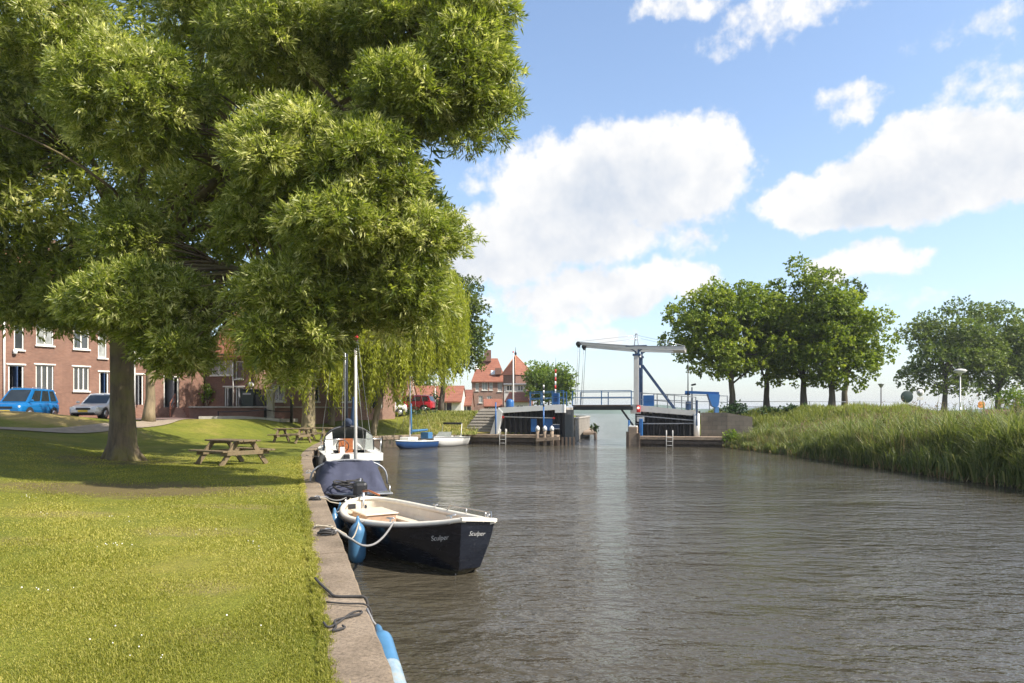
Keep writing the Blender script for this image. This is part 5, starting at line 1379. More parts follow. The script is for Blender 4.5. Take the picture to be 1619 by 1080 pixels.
# --- launch under a navy canvas
cb = Vector((-4.15, 17.6, 0))
cov = empty('covered_launch', cb, heading(-ALONG), 'launch tucked behind the black one under a sagging navy canvas cover', 'boat')
St, Kt = small_hull(cov, 4.9, 1.78, .62, .52, M['navy'], .85, .42, M['greyhull'], None, M['rubber'])
mb = MB(); rows_c = []
# canvas: from the bow deck up over a hoop, sagging in folds, and down again aft
prof = [(1.80, .56, .74), (1.5, .72, .82), (1.15, .96, .88), (.75, 1.18, .90), (.45, 1.27, .91), (.1, 1.24, .91), (-.3, 1.16, .90), (-1.0, 1.10, .88), (-1.7, 1.08, .86), (-2.2, .78, .80), (-2.38, .56, .74)]
sp_ = spline([V3(*q) for q in prof], 34); rc = random.Random(3)
for i, q in enumerate(sp_):
    r = []
    for k in range(21):
        u = k / 20 * 2 - 1; side = abs(u)
        y = q.z * math.copysign(1 - (1 - side) ** 1.5 if False else side ** .85, u) * (.90 + .10 * side)
        zt = q.y - (q.y - .53) * max(0, (side - .62) / .38) ** 1.25
        dip = 0
        if .45 < q.x < 1.75:      # drape hangs in a swag in front of the hoop
            dip = -.12 * math.sin((1.75 - q.x) / 1.3 * math.pi) * (1 - side ** 2) + .020 * math.sin(u * 16 + q.x * 3) * (1 - side) - .05 * math.exp(-((u - .25 - (q.x - .8) * .6) / .10) ** 2)
        r.append(V3(q.x, y, zt + dip))
    rows_c.append(r)
mb.sheet(rows_c); mb.build('canvas_cover', M['canvas'], cov, fix=False)
mb = MB(); mb.tube([V3(.45, .93 * math.cos(a), .55 + .75 * math.sin(a) ** .45) for a in np.linspace(.02, math.pi - .02, 22)], .022, 8); mb.build('hoop', M['grey'], cov)
mb = MB()      # outboard and lines heaped at the near end
mb.box((2.25, .10, .72), (.34, .30, .42), bev=.07); mb.box((2.38, .10, .42), (.16, .12, .5), bev=.03); ob = mb.build('outboard_motor', M['dark'], cov)
mb = MB(); mb.tube([V3(2.15, .1, .9), V3(1.9, .14, .96), V3(1.75, .16, .94)], .02, 7); reparent_ok = mb.build('steering_arm', M['grey'], ob)
mb = MB(); rc = random.Random(12)
for k in range(5): mb.tube([V3(1.55 + .38 * math.cos(a) * (1 - .1 * k) , -.1 + .34 * math.sin(a + k), .74 + .035 * k + .03 * math.sin(3 * a + k)) for a in np.linspace(0, 5.6, 18)], .016, 6)
mb.build('rope_heap', M['rope_dark'], cov)
mb = MB(); mb.box((1.72, .62, .60), (.42, .5, .05), bev=.015); mb.build('hatch', M['steel'], cov)
mb = MB(); mb.tube([V3(.35, .16, .5), V3(.33, .16, 4.25)], [.045, .034], 10); mast = mb.build('mast', M['offwhite'], cov)
mb = MB(); mb.lathe([(.05, 0), (.075, .06), (.06, .16), (.02, .2)], (.33, .16, 4.25), 10); mb.build('mast_cap', M['red'], mast)
mb = MB()
for y in (-.78, .80): mb.tube([V3(1.9, y, .55), V3(1.9, y, .78), V3(1.75, y, .80)], .014, 6)
mb.build('fairlead', M['steel'], cov)

# --- blue-grey sailing yacht seen from its stern
yb = Vector((-7.4, 31.2, 0)); yacht = empty('sailing_yacht', yb, heading(ALONG), 'blue-grey sailing yacht with white transom band, mahogany hatch and tall mast', 'boat')
St, Kt = small_hull(yacht, 7.2, 2.45, 1.0, .78, M['greyhull'], .93, .5, M['gel'], (-3.35, -.95, .72), M['gel'])
tx = -3.6
mb = MB(); mb.bar((tx - .02, -1.16, .66), (tx - .02, 1.16, .66), .06, .30); mb.build('transom_band', M['gel'], yacht)
mb = MB()       # cabin trunk
mb.prism([V3(-.95, .82, .8), V3(-.95, .74, 1.28), V3(1.6, .55, 1.18), V3(1.9, .5, .92)], V3(0, 0, 0.0001)) if False else None
cs_ = [(-.95, .86, .78, 1.30), (.6, .78, .70, 1.26), (1.7, .55, .48, 1.14), (2.0, .5, .44, .98)]
rw = [[V3(x, -a, .8), V3(x, -b, z - .06), V3(x, -b * .8, z), V3(x, b * .8, z), V3(x, b, z - .06), V3(x, a, .8)] for x, a, b, z in cs_]
mb.sheet(rw, smooth=False); mb.add(rw[-1], [tuple(range(6))]); mb.add(rw[0], [tuple(range(6))]); cab = mb.build('cabin', M['gel'], yacht)
for sg in (1, -1):
    mb = MB(); mb.bar((-.4, sg * .845, 1.06), (.5, sg * .80, 1.06), .02, .16); mb.build('cabin_window', M['glass'], cab)
mb = MB(); mb.box((-.99, .12, 1.06), (.05, .60, .50)); hd = mb.build('hatch_board', M['mahogany'], yacht)
mb = MB(); mb.box((-1.02, .12, .70), (.03, .60, .26)); mb.build('companion_step', M['mahogany'], yacht)
mb = MB(); mb.tube([V3(-1.55 , .30 + .26 * math.cos(a), 1.0 + .26 * math.sin(a)) for a in np.linspace(0, 2 * math.pi, 22)], .02, 6, cap=False)
for k in range(5):
    a = k * 2 * math.pi / 5; mb.tube([V3(-1.55, .30, 1.0), V3(-1.55, .30 + .26 * math.cos(a), 1.0 + .26 * math.sin(a))], .012, 5)
wh = mb.build('steering_wheel', M['dark'], yacht)
mb = MB(); mb.box((-1.48, .30, .72), (.18, .22, .5), bev=.03); mb.build('wheel_pedestal', M['gel'], yacht)
# spray hood with clear panels on dark bows
hood = MB(); arcs = []
for k, (x, h, w_) in enumerate(((-1.25, 1.82, 1.05), (-.75, 1.86, 1.04), (-.1, 1.52, .94), (.35, 1.24, .80))):
    arcs.append([V3(x, w_ * math.cos(a), .82 + (h - .82) * max(0, math.sin(a)) ** .55) for a in np.linspace(0, math.pi, 23)])
hood.sheet(arcs[:2]); hd_ = hood.build('spray_hood', plain('grey_hood_cloth', (.17, .17, .18), .8, var=.15), yacht, fix=False)
mb = MB(); mb.sheet([[p + V3(0, 0, -.004) for p in a] for a in arcs[1:]]); mb.build('clear_panel', M['perspex'], hd_, fix=False)
mb = MB()
for a in arcs[:2]: mb.tube(a, .025, 6)
mb.build('hood_bow', M['dark'], hd_)
# white wind screens either side of the cockpit
for sg, mt in ((1, 'gel'), (-1, 'perspex')):
    mb = MB(); mb.add([V3(-1.3, sg * .66, .82), V3(-1.3, sg * 1.02, .82), V3(-1.3, sg * .98, 1.42), V3(-1.3, sg * .72, 1.62), V3(-1.33, sg * .66, .82), V3(-1.33, sg * 1.02, .82), V3(-1.33, sg * .98, 1.42), V3(-1.33, sg * .72, 1.62)],
        [(0, 1, 2, 3), (4, 5, 6, 7), (0, 1, 5, 4), (1, 2, 6, 5), (2, 3, 7, 6), (3, 0, 4, 7)]); mb.build('cockpit_side', M[mt], yacht)
mb = MB(); mb.tube([V3(.55, 0, 1.2), V3(.5, 0, 9.6)], [.085, .07], 12); ms = mb.build('mast', plain('dark_anodised_mast', (.06, .07, .09), .4, .3), yacht)
mb = MB(); mb.tube([V3(.45, 0.06, 1.2), V3(.40, 0.06, 9.4)], .022, 6); mb.build('halyard', M['offwhite'], ms)
mb = MB(); mb.tube([V3(.42, 0, 1.9), V3(-.5, 0, 1.98), V3(-1.7, .02, 2.0)], [.17, .20, .11], 12, rough=.1); mb.build('boom_sail', plain('dark_blue_sail_cover', (.03, .045, .085), .85, var=.3), yacht)
mb = MB(); mb.lathe([(.10, 0), (.2, .2), (.17, .9), (.09, 1.5), (.06, 1.9)], (.42, -.34, 1.25), 12); mb.build('furled_sail', M['darkblue'], yacht)
mb = MB()
for a, b in (((.5, 0, 9.5), (-3.55, .35, .8)), ((.5, 0, 9.5), (-3.55, -.45, .8)), ((.5, 0, 9.5), (.45, 1.15, .9)), ((.5, 0, 9.5), (.45, -1.15, .9)), ((.5, 0, 9.5), (3.5, 0, 1.05))): mb.tube([V3(*a), V3(*b)], .012, 5)
mb.build('rigging', M['steel'], yacht)
mb = MB()       # pushpit
for sg in (1, -1):
    mb.tube([V3(-3.5, sg * 1.08, .8), V3(-3.5, sg * 1.1, 1.38), V3(-2.4, sg * 1.2, 1.36), V3(-2.4, sg * 1.2, .84)], .016, 6)
mb.tube([V3(-3.5, -1.1, 1.38), V3(-3.55, -.4, 1.38)], .016, 6); mb.tube([V3(-3.5, 1.1, 1.38), V3(-3.55, .4, 1.38)], .016, 6)
mb.build('pushpit', M['steel'], yacht)
mb = MB(); mb.box((-3.72, .28, .62), (.2, .24, .34), bev=.04); mb.box((-3.74, .28, .28), (.1, .1, .4)); mb.build('outboard_motor', M['dark'], yacht)

# --- little blue sailing dinghy and the white motorboat by the far bank
sb = Vector((X(655, 47.2), 47.2, 0)); din = empty('sailing_dinghy', sb, R(-122), 'small blue and white sailing dinghy with a blue mast at the far bank', 'boat')
St, Kt = small_hull(din, 3.8, 1.5, .56, .44, M['hullblue'], .85, .5, M['gel'], (-1.9, .1, .48), M['gel'])
mb = MB(); mb.box((.55, 0, .66), (1.0, .8, .2), bev=.06); mb.build('cabin', M['gel'], din)
mb = MB(); mb.tube([V3(.45, 0, .6), V3(.42, 0, 6.3)], [.05, .035], 8); m1 = mb.build('mast', M['steel'], din)
mb = MB(); mb.tube([V3(.36, 0, .95), V3(.36, 0, 3.0)], [.10, .06], 8, rough=.1); mb.build('sail_roll', M['canvas_b'], m1)
mb = MB(); mb.tube([V3(.38, 0, 1.15), V3(-1.4, 0, 1.2)], [.10, .07], 8, rough=.12); mb.build('boom_cover', M['canvas_b'], din)
mb = MB()
for b in ((2.1, 0, .62), (.4, .8, .55), (.4, -.8, .55), (-2.1, 0, .5)): mb.tube([V3(.42, 0, 6.2), V3(*b)], .009, 4)
mb.build('rigging', M['steel'], din)
mb = MB(); mb.box((-1.2, .1, .82), (.5, .7, .45), bev=.05); mb.build('cockpit_cover', M['canvas_b'], din)
mo = Vector((X(708, 50.2), 50.2, 0)); mot = empty('motorboat', mo, R(-112), 'small white motorboat with a black canopy bar at the foot of the stone slope', 'boat')
St, Kt = small_hull(mot, 4.2, 1.75, .72, .58, M['gel'], .9, .5, M['gel'], (-1.8, .5, .55), M['grey'])
mb = MB(); mb.tube([V3(-.5, .8, .6), V3(-.75, .76, 1.55), V3(-.75, -.76, 1.55), V3(-.5, -.8, .6)], .03, 6); fr_ = mb.build('canopy_frame', M['gel'], mot)
mb = MB(); mb.bar((-.75, .74, 1.6), (-.75, -.74, 1.6), .18, .16, bev=.05); mb.build('folded_canopy', M['dark'], fr_)
mb = MB(); mb.box((-2.2, 0, .55), (.3, .34, .55), bev=.08); mb.box((-2.25, 0, .15), (.14, .14, .5)); mb.build('outboard_motor', M['dark'], mot)
mb = MB(); mb.add([V3(.7, .6, .7), V3(.7, -.6, .7), V3(.4, -.5, 1.02), V3(.4, .5, 1.02), V3(.67, .6, .7), V3(.67, -.6, .7), V3(.37, -.5, 1.02), V3(.37, .5, 1.02)], [(0, 1, 2, 3), (4, 5, 6, 7), (0, 1, 5, 4), (2, 3, 7, 6)]); mb.build('windscreen', M['perspex'], mot)
mb = MB(); mb.box((-1.0, .35, .55), (.4, .45, .3), bev=.04); mb.box((-1.0, -.35, .55), (.4, .45, .3), bev=.04); mb.build('seat', M['gel'], mot)

# --- fenders hung between boats and quay
def fender(c, L, r, label, axis=(0, 0, 1), group='blue fenders', rope_to=None, endm=False):
    c = Vector(c); f = empty('fender', c, 0, label, 'fender', group)
    pr = [(.015, -L / 2 - .10), (.03, -L / 2 - .06), (.035, -L / 2), (r * .6, -L / 2 + r * .35), (r * .92, -L / 2 + r * .85), (r, -L / 2 + r * 1.3), (r, L / 2 - r * 1.3), (r * .92, L / 2 - r * .85), (r * .6, L / 2 - r * .35), (.035, L / 2), (.03, L / 2 + .06), (.015, L / 2 + .10)]
    mb = MB(); mb.lathe(pr, c, 20, axis); mb.build('body', M['fender'], f, world=True)
    a = Vector(axis).normalized()
    if endm:
        mb = MB(); mb.lathe([(r * 1.012, -L / 2 + r * 1.2), (r * 1.014, -L / 2 + r * 1.25), (r * 1.014, .10 * L), (r * 1.012, .105 * L)], c, 20, axis); mb.build('sleeve', M['fender_end'], f, world=True)
    if rope_to is not None:
        mb = MB(); mb.tube([c + a * (L / 2 + .08), (c + a * L / 2).lerp(Vector(rope_to), .5) + V3(.0, 0, -.01), Vector(rope_to)], .010, 6); mb.build('lanyard', M['rope'], f, world=True)
    return f
q, nn = q_at(S_[0]); 
fq = Vector((-.80, 4.95, .50))
fender((-.90, 5.22, .50), 1.05, .088, 'blue fender with a scuffed grey lower half hanging alone from the quay edge', (-.40, 1.0, .42), rope_to=(-1.24, 5.95, .81), endm=True)
def by_sloep(i, out=.13, z=.33):
    q = S_c[i]; d = (q - ctrl[i]); d.z = 0; d.normalize(); return q + d * out, q + d * .03 + V3(0, 0, .03)
for i, L, r, z, lab in ((17, .72, .145, .30, 'largest blue fender, in full view on the quay side of the black launch'), (27, .58, .12, .30, 'middle blue fender of the black launch, behind the largest'), (35, .46, .10, .32, 'smallest blue fender at the stern of the black launch')):
    q, top = by_sloep(i, r + .02); fender((q.x, q.y, z), L, r, lab, (.02, .0, 1), rope_to=top)
fender((-5.25, 19.5, .62), .42, .13, 'bright blue fender squeezed between the canvas covered launch and the quay', (.5, -.1, .6), rope_to=(-5.0, 19.3, .62))

# --- mooring lines and quay rings
def line(name, pts, r, mat, label, cat='rope', group='mooring lines'):
    mb = MB(); mb.tube(pts, r, 7); return tag(mb.build(name, mat), label, cat, group)
def qpt(Y, inn, z=.815):
    i = int(np.argmin(np.abs(Qn[:110, 1] - Y))); p, nn = tq[i]; k = Y - Qn[i, 1]; return V3(p[0] + nn[0] * inn - .316 * k, Y + nn[1] * inn, z)
def ring(Y, inn, label):
    c = qpt(Y, inn, .81); t = empty('mooring_ring', c, 0, label, 'mooring ring', 'mooring rings on the quay')
    mb = MB(); mb.box(c + V3(0, 0, .004), (.16, .10, .016), rz=R(20)); mb.build('plate', M['grey'], t, world=True)
    mb = MB(); mb.tube([c + V3(.055 * math.cos(a), .055 * math.sin(a) * .9, .02 + .05 * (1 + math.sin(a)) * .5) for a in np.linspace(0, 6.283, 17)], .011, 6, cap=False); mb.build('ring', M['grey'], t, world=True)
    return c
c1 = ring(9.6, .17, 'rusty mooring ring on the coping that holds the bow line of the black launch')
g1 = S_c[12] + V3(0, 0, .05)
bow_pts = [c1 + V3(.02, 0, .03), qpt(9.75, .03, .83), qpt(9.8, -.05, .76)] + sag(qpt(9.9, -.15, .70), g1, .24, 16)[1:]
line('mooring_line', bow_pts, .017, M['rope'], 'grey line sagging in a curve from the quay to the gunwale of the black launch')
b2 = sag(qpt(9.9, -.10, .74), V3(-2.55, 11.58, .66), .16, 12)
line('mooring_line', [c1 + V3(.0, .02, .03), qpt(9.95, .05, .83)] + b2, .012, M['rope_tan'], 'second thinner line under the bow line, ending at the largest fender')
rr = random.Random(4)
def coil(c, r, n, mat, label, rad=.011, flat=1.0):
    pts = []
    for k in range(n * 14):
        a = k / 14 * 2 * math.pi; q = r * (1 - .10 * (k / 14) + .12 * math.sin(a * 2.3 + k * .05))
        pts.append(V3(c.x + q * math.cos(a) * flat, c.y + q * math.sin(a) * .62 + .02 * math.sin(k * .2), c.z + .012 + .014 * (k / 14) + .008 * math.sin(a * 3)))
    return line('rope_coil', pts, rad, mat, label, 'rope', 'ropes lying on the quay')
coil(qpt(9.55, .18, .815), .12, 4, M['rope_dark'], 'dark coil of rope around the ring of the bow line', .013)
coil(qpt(10.1, .2, .812), .10, 2, M['rope_tan'], 'loose tan turns of rope beside the dark coil', .009, 1.3)
# dark line bent over the coping near the joint
j = [(6.95, .41, .86), (6.75, .36, .84), (6.52, .30, .83), (6.40, .27, .825), (6.36, .20, .82), (6.33, .08, .82), (6.30, .0, .815), (6.28, -.025, .74), (6.28, -.03, .55)]
line('mooring_line', spline([qpt(*q) for q in j], 26), .013, M['rope_dark'], 'dark rope bent at an angle over the coping beside the open joint')
j = [(6.22, .34, .822), (6.12, .18, .822), (6.05, .02, .82), (6.02, -.03, .74), (6.0, -.03, .5)]
line('mooring_line', spline([qpt(*q) for q in j], 18), .008, M['rope_dark'], 'thin dark cord lying just below the bent rope on the coping')
j = [(5.62, .39, .83), (5.52, .36, .822), (5.60, .28, .822), (5.82, .16, .824), (5.86, .09, .825), (5.80, .08, .823), (5.72, .22, .822), (5.66, .30, .822), (5.50, .30, .822), (5.42, .33, .822), (5.46, .24, .822), (5.52, .25, .822)]
line('rope_coil', spline([qpt(*q) for q in j], 60), .009, M['rope_dark'], 'small loose loop of cord with an eye nearest the hanging fender', 'rope', 'ropes lying on the quay')
c3 = ring(13.3, .18, 'mooring ring on the coping beside the stern of the black launch')
line('mooring_line', [c3 + V3(0, 0, .04), qpt(13.4, .02, .82), qpt(13.6, -.08, .72)] + sag(qpt(13.9, -.2, .66), V3(-3.36, 14.5, .68), .05, 8)[1:], .012, M['rope_tan'], 'stern line of the black launch')
line('mooring_line', [c3 + V3(0, 0, .05)] + sag(qpt(13.8, .0, .80), V3(-3.65, 15.7, .62), .10, 12), .013, M['rope'], 'line from the quay to the near end of the covered launch')
coil(qpt(13.25, .22, .812), .11, 3, M['rope_dark'], 'dark rope coil at the stern ring of the black launch', .012)
c4 = ring(19.0, .2, 'mooring ring on the coping beside the covered launch')
line('mooring_line', [c4 + V3(0, 0, .1), c4 + V3(.02, 0, .05)] + sag(qpt(18.9, .05, .83), V3(-4.95, 18.6, .60), .06, 10), .014, M['rope_tan'], 'pale line from the quay to the middle of the covered launch')
line('mooring_line', sag(qpt(26.4, .2, .83), V3(-7.1, 28.0, .86), .10, 12), .014, M['rope_dark'], 'dark stern line of the sailing yacht')
# black rubber tyres and boards between yacht and quay
mb = MB(); cT = V3(-6.75, 24.9, .5)
tt = empty('tyre_fender', V3(-7.15, 26.0, .5), 0, 'old black tyre hung as a fender between the yacht and the quay', 'tyre')
mb.tube([V3(-7.1 + .0 * math.cos(a), 26.0 + .30 * math.cos(a), .48 + .30 * math.sin(a)) for a in np.linspace(0, 6.283, 22)], .10, 10, cap=False); mb.build('tyre', M['rubber'], tt, world=True)
mb = MB(); mb.tube([V3(-7.12, 26.0, .75), V3(-7.25, 26.0, .82)], .012, 6); mb.build('lanyard', M['rope'], tt, world=True)

# ================================================================ LAWN FURNITURE
def picnic(px, py_y, Y, rot, label):
    x = X(px, Y); z = gz(x, Y); t = empty('picnic_table', V3(x, Y, z - .01), rot, label, 'picnic table', 'picnic tables on the lawn')
    L = 1.8
    mb = MB()
    for k in range(5): mb.box((0, -.30 + .15 * k, .745 + .004 * ((k * 7) % 3)), (L + .03 * ((k * 5) % 3), .142, .048), bev=.008)
    mb.build('tabletop', M['table_wood'], t)
    for sg in (1, -1):
        mb = MB()
        for k in range(2): mb.box((.01 * k, sg * (.70 + .15 * k), .445), (L, .142, .05), bev=.008)
        mb.build('bench', M['table_wood'], t)
    for xx in (-.62, .62):
        for sg in (1, -1):
            mb = MB(); mb.bar((xx, sg * .80, 0), (xx, sg * .26, .72), .065, .14); mb.build('leg', M['table_wood'], t)
        mb = MB(); mb.bar((xx + .068, -.84, .385), (xx + .068, .84, .385), .05, .13); mb.build('crossbeam', M['table_wood'], t)
        mb = MB(); mb.bar((xx + .068, -.34, .685), (xx + .068, .34, .685), .05, .07); mb.build('top_batten', M['table_wood'], t)
    return t
picnic(367, 735, 21.8, R(-34), 'weathered picnic table standing alone on the lawn near the big ash')
picnic(462, 700, 36.5, R(-12), 'pale picnic table behind, the first of the pair under the willow')
picnic(502, 692, 40.0, R(-14), 'picnic table furthest along the lawn, closest to the sailing yacht')

# ================================================================ CARS
def car(name, loc, rz, label, paint, L=3.6, W=1.64, H=1.58, kind='mpv', group='cars parked in front of the terrace', rails=False):
    c = empty(name, loc, rz, label, 'car', group)
    hl = L / 2
    if kind == 'mpv':
        low = [(-hl, .42, .86, .88), (-hl + .1, .26, .95, .96), (-hl * .6, .20, .96, 1), (0, .20, .94, 1), (hl * .42, .20, .93, 1), (hl * .72, .20, .88, .98), (hl * .93, .24, .80, .93), (hl, .34, .62, .80)]
        cab = (-hl + .06, hl * .62, -hl + .28, hl * .20)      # belt back, belt front, roof back, roof front
        belt = .93
    else:
        low = [(-hl, .42, .84, .84), (-hl + .12, .28, .94, .94), (-hl * .6, .2, .92, 1), (0, .2, .88, 1), (hl * .40, .2, .86, 1), (hl * .70, .2, .80, .97), (hl * .92, .24, .68, .90), (hl, .32, .54, .74)]
        cab = (-hl + .12, hl * .42, -hl + .75, hl * .02); belt = .87
    sp = spline([V3(a, b, d) for a, b, d, w in low], 24); wp = spline([V3(a, w, 0) for a, b, d, w in low], 24)
    rows = []
    for p, q in zip(sp, wp):
        w = W / 2 * q.y; zb, zt = p.y, p.z; h = zt - zb
        half = [(w * .82, zb), (w * .97, zb + h * .14), (w, zb + h * .45), (w * .985, zb + h * .70), (w * .95, zb + h * .88), (w * .86, zt - .01), (w * .45, zt + .018), (0, zt + .025)]
        rows.append([V3(p.x, -y, z) for y, z in half] + [V3(p.x, y, z) for y, z in reversed(half[:-1])])
    mb = MB(); mb.sheet(rows); mb.add(rows[0], [tuple(range(len(rows[0])))]); mb.add(rows[-1], [tuple(range(len(rows[-1])))])
    xb, xf, rb, rf = cab; wb, wr = W / 2 * .93, W / 2 * .74; zr = H
    B = [V3(xb, wb, belt), V3(xb, -wb, belt), V3(xf, -wb * .93, belt - .03), V3(xf, wb * .93, belt - .03)]
    T = [V3(rb, wr, zr - .03), V3(rb, -wr, zr - .03), V3(rf, -wr, zr - .02), V3(rf, wr, zr - .02)]
    def lerpq(a, b, c_, d, u, v): return a.lerp(b, u).lerp(d.lerp(c_, u), v)
    # cabin with a softly rounded roof
    secs = []
    for u in np.linspace(0, 1, 9):
        lb, rb_ = B[0].lerp(B[3], u), B[1].lerp(B[2], u); lt, rt = T[0].lerp(T[3], u), T[1].lerp(T[2], u)
        cr = .035 * math.sin(u * math.pi)
        secs.append([lb, lb.lerp(lt, .5), lt, lt.lerp(rt, .12) + V3(0, 0, .025 + cr), lt.lerp(rt, .5) + V3(0, 0, .04 + cr), lt.lerp(rt, .88) + V3(0, 0, .025 + cr), rt, rb_.lerp(rt, .5), rb_])
    mb.sheet(secs, smooth=False); mb.add(secs[0], [tuple(range(9))]); mb.add(secs[-1], [tuple(range(9))])
    body = mb.build('body', paint, c)
    def pane(nm, a, b, c_, d, u0, u1, v0, v1, out):
        m = MB(); q = [lerpq(a, b, c_, d, u, v) + Vector(out) for u, v in ((u0, v0), (u1, v0), (u1, v1), (u0, v1))]
        m.quad(*q); return m.build(nm, M['carglass'], c)
    pane('windscreen', B[3], B[2], T[2], T[3], .07, .93, .08, .93, (.014, 0, .008))
    pane('rear_window', B[0], B[1], T[1], T[0], .1, .9, .15, .9, (-.014, 0, .006))
    for sg, (b0, b1, t0, t1) in ((1, (B[0], B[3], T[0], T[3])), (-1, (B[1], B[2], T[1], T[2]))):
        for u0, u1 in ((.06, .26), (.31, .58), (.63, .92)):
            pane('side_window', b0, b1, t1, t0, u0, u1, .10, .88, (0, sg * .012, .004))
    wx = (hl - .72, -hl + .62); wr_ = .30
    for x in wx:
        for sg in (1, -1):
            y = sg * (W / 2 - .085)
            m = MB(); m.lathe([(wr_ * .55, -.1), (wr_ * .93, -.1), (wr_, -.07), (wr_, .07), (wr_ * .93, .1), (wr_ * .55, .1)], (x, y, wr_), 22, (0, 1, 0)); wl__ = m.build('wheel', M['rubber'], c)
            m = MB(); m.lathe([(.02, .0), (wr_ * .2, sg * .01), (wr_ * .62, 0), (wr_ * .64, -sg * .03)], (x, y + sg * .105, wr_), 16, (0, 1, 0)); m.build('rim', M['steel'], wl__)
            m = MB(); arc = [V3(x + .375 * math.cos(a), sg * (W / 2 + .004), wr_ + .375 * math.sin(a)) for a in np.linspace(0, math.pi, 15)]
            m.add(arc + [V3(x, sg * (W / 2 + .004), wr_)], [(i, i + 1, 15) for i in range(14)]); m.build('wheel_arch', M['rubber'], c)
    fz = .66 if kind == 'mpv' else .60
    for sg in (1, -1):
        m = MB(); m.box((hl * .91, sg * W * .355, fz), (.20, .30, .17), bev=.05, rz=-sg * .35); m.build('headlight', M['lamp_glass'], c)
        m = MB(); m.box((-hl + .05, sg * W * .41, .80), (.08, .14, .32), bev=.03); m.build('tail_light', M['red'], c)
        m = MB(); m.box((xf - .12, sg * (W / 2 + .06), belt + .08), (.10, .18, .13), bev=.04); m.build('wing_mirror', paint, c)
        m = MB(); m.box((.12, sg * (W / 2 - .003), .80), (.16, .02, .03)); m.build('door_handle', paint, c)
    m = MB(); m.box((hl - .015, 0, fz - .03), (.06, W * .44, .12), bev=.02); m.build('grille', M['dark'], c)
    m = MB(); m.box((hl - .03, 0, .33), (.10, W * .70, .10), bev=.03); m.build('lower_intake', M['dark'], c)
    m = MB(); m.box((hl + .025, 0, .45), (.015, .50, .11)); m.build('number_plate', M['plate'], c)
    if rails:
        for sg in (1, -1):
            m = MB(); m.tube([V3(rb + .1, sg * wr * .86, zr + .0), V3(rb + .15, sg * wr * .86, zr + .07), V3(rf - .1, sg * wr * .86, zr + .07), V3(rf, sg * wr * .86, zr + .0)], .016, 6); m.build('roof_rail', M['steel'], c)
    return c
def road(x, y): return V3(x, y, gz(x, y) + .05)
car('parked_car', road(-26.75, 38.3), R(-90 + 4), 'bright blue compact van with roof rails parked by the brick terrace', M['carblue'], 3.55, 1.66, 1.68, 'mpv', rails=True)
car('parked_car', road(-23.75, 40.3), R(-90 + 6), 'silver estate car showing its grille beside the blue van', M['carsilver'], 4.35, 1.72, 1.46, 'sedan')
SG = 'cars parked behind the willows'
car('parked_car', V3(X(603, 56), 56, 2.1), R(-160), 'silver hatchback with its wheel showing between the willow trunks', M['carsilver'], 3.9, 1.7, 1.5, 'sedan', SG)
car('parked_car', V3(X(566, 55), 55, 2.1), R(-165), 'white car half hidden behind the mast of the sailing yacht', M['carwhite'], 3.9, 1.7, 1.5, 'sedan', SG)
car('parked_car', V3(X(652, 60), 60, 2.38), R(170), 'red car in front of the long red shed roof', M['carred'], 3.8, 1.66, 1.45, 'mpv', SG)

# ================================================================ STREET FURNITURE
def thing1(name, mb, mat, loc, label, cat, part, group=None):
    t = empty(name, loc, 0, label, cat, group); mb.build(part, mat, t, world=True); return t
def lamp(px, Y, z0, ytop, label, style, group='street lamps', m='grey'):
    x = X(px, Y); top = Z(ytop, Y); t = empty('street_lamp', V3(x, Y, z0), 0, label, 'street lamp', group)
    mb = MB(); mb.tube([V3(x, Y, z0), V3(x, Y, z0 + .9), V3(x, Y, z0 + .91), V3(x, Y, top - .25)], [.075, .075, .05, .045], 10); mb.build('pole', M[m], t, world=True)
    if style == 'cone':
        mb = MB(); mb.lathe([(.05, -.32), (.08, -.30), (.24, -.02), (.25, .0), (.06, .03)], (x, Y, top), 14); mb.build('lantern', M['grey'], t, world=True)
    elif style == 'disc':
        mb = MB(); mb.lathe([(.05, -.30), (.10, -.26), (.13, -.12), (.38, -.02), (.42, .03), (.30, .12), (.08, .17)], (x, Y, top), 18); hd = mb.build('lantern', M['offwhite'], t, world=True)
        mb = MB(); mb.lathe([(.14, -.12), (.36, -.03), (.34, -.035), (.13, -.125)], (x, Y, top - .02), 18); reparent(mb.build('diffuser', M['lamp_glass']), hd)
    elif style == 'globe':
        mb = MB(); mb.lathe([(.05, -.2), (.16, -.14), (.22, 0), (.16, .14), (.05, .2)], (x, Y, top - .1), 14); mb.build('globe', M['gel'], t, world=True)
    else:
        mb = MB(); mb.bar((x - .05, Y, top - .1), (x + .3, Y, top - .02), .14, .14, bev=.03); mb.build('lantern', M['dark'], t, world=True)
    return t
lamp(1393, 58, 1.9, 607, 'dark street lamp with a cone shaped head above the reeds', 'cone', m='dark')
lamp(1518, 47, 1.8, 587, 'pale street lamp with a broad flat head in front of the oaks', 'disc', m='steel')
lamp(688, 70, 2.3, 604, 'slim lamp post with a white globe by the dark linden', 'globe', m='offwhite')
lamp(1094, 53, 2.6, 607, 'black lamp post with a small square head on the bridge approach', 'arm', m='dark')
lamp(397, 49.0, TERZ, 606, 'short post with a white lamp box above the green containers', 'globe', m='offwhite')
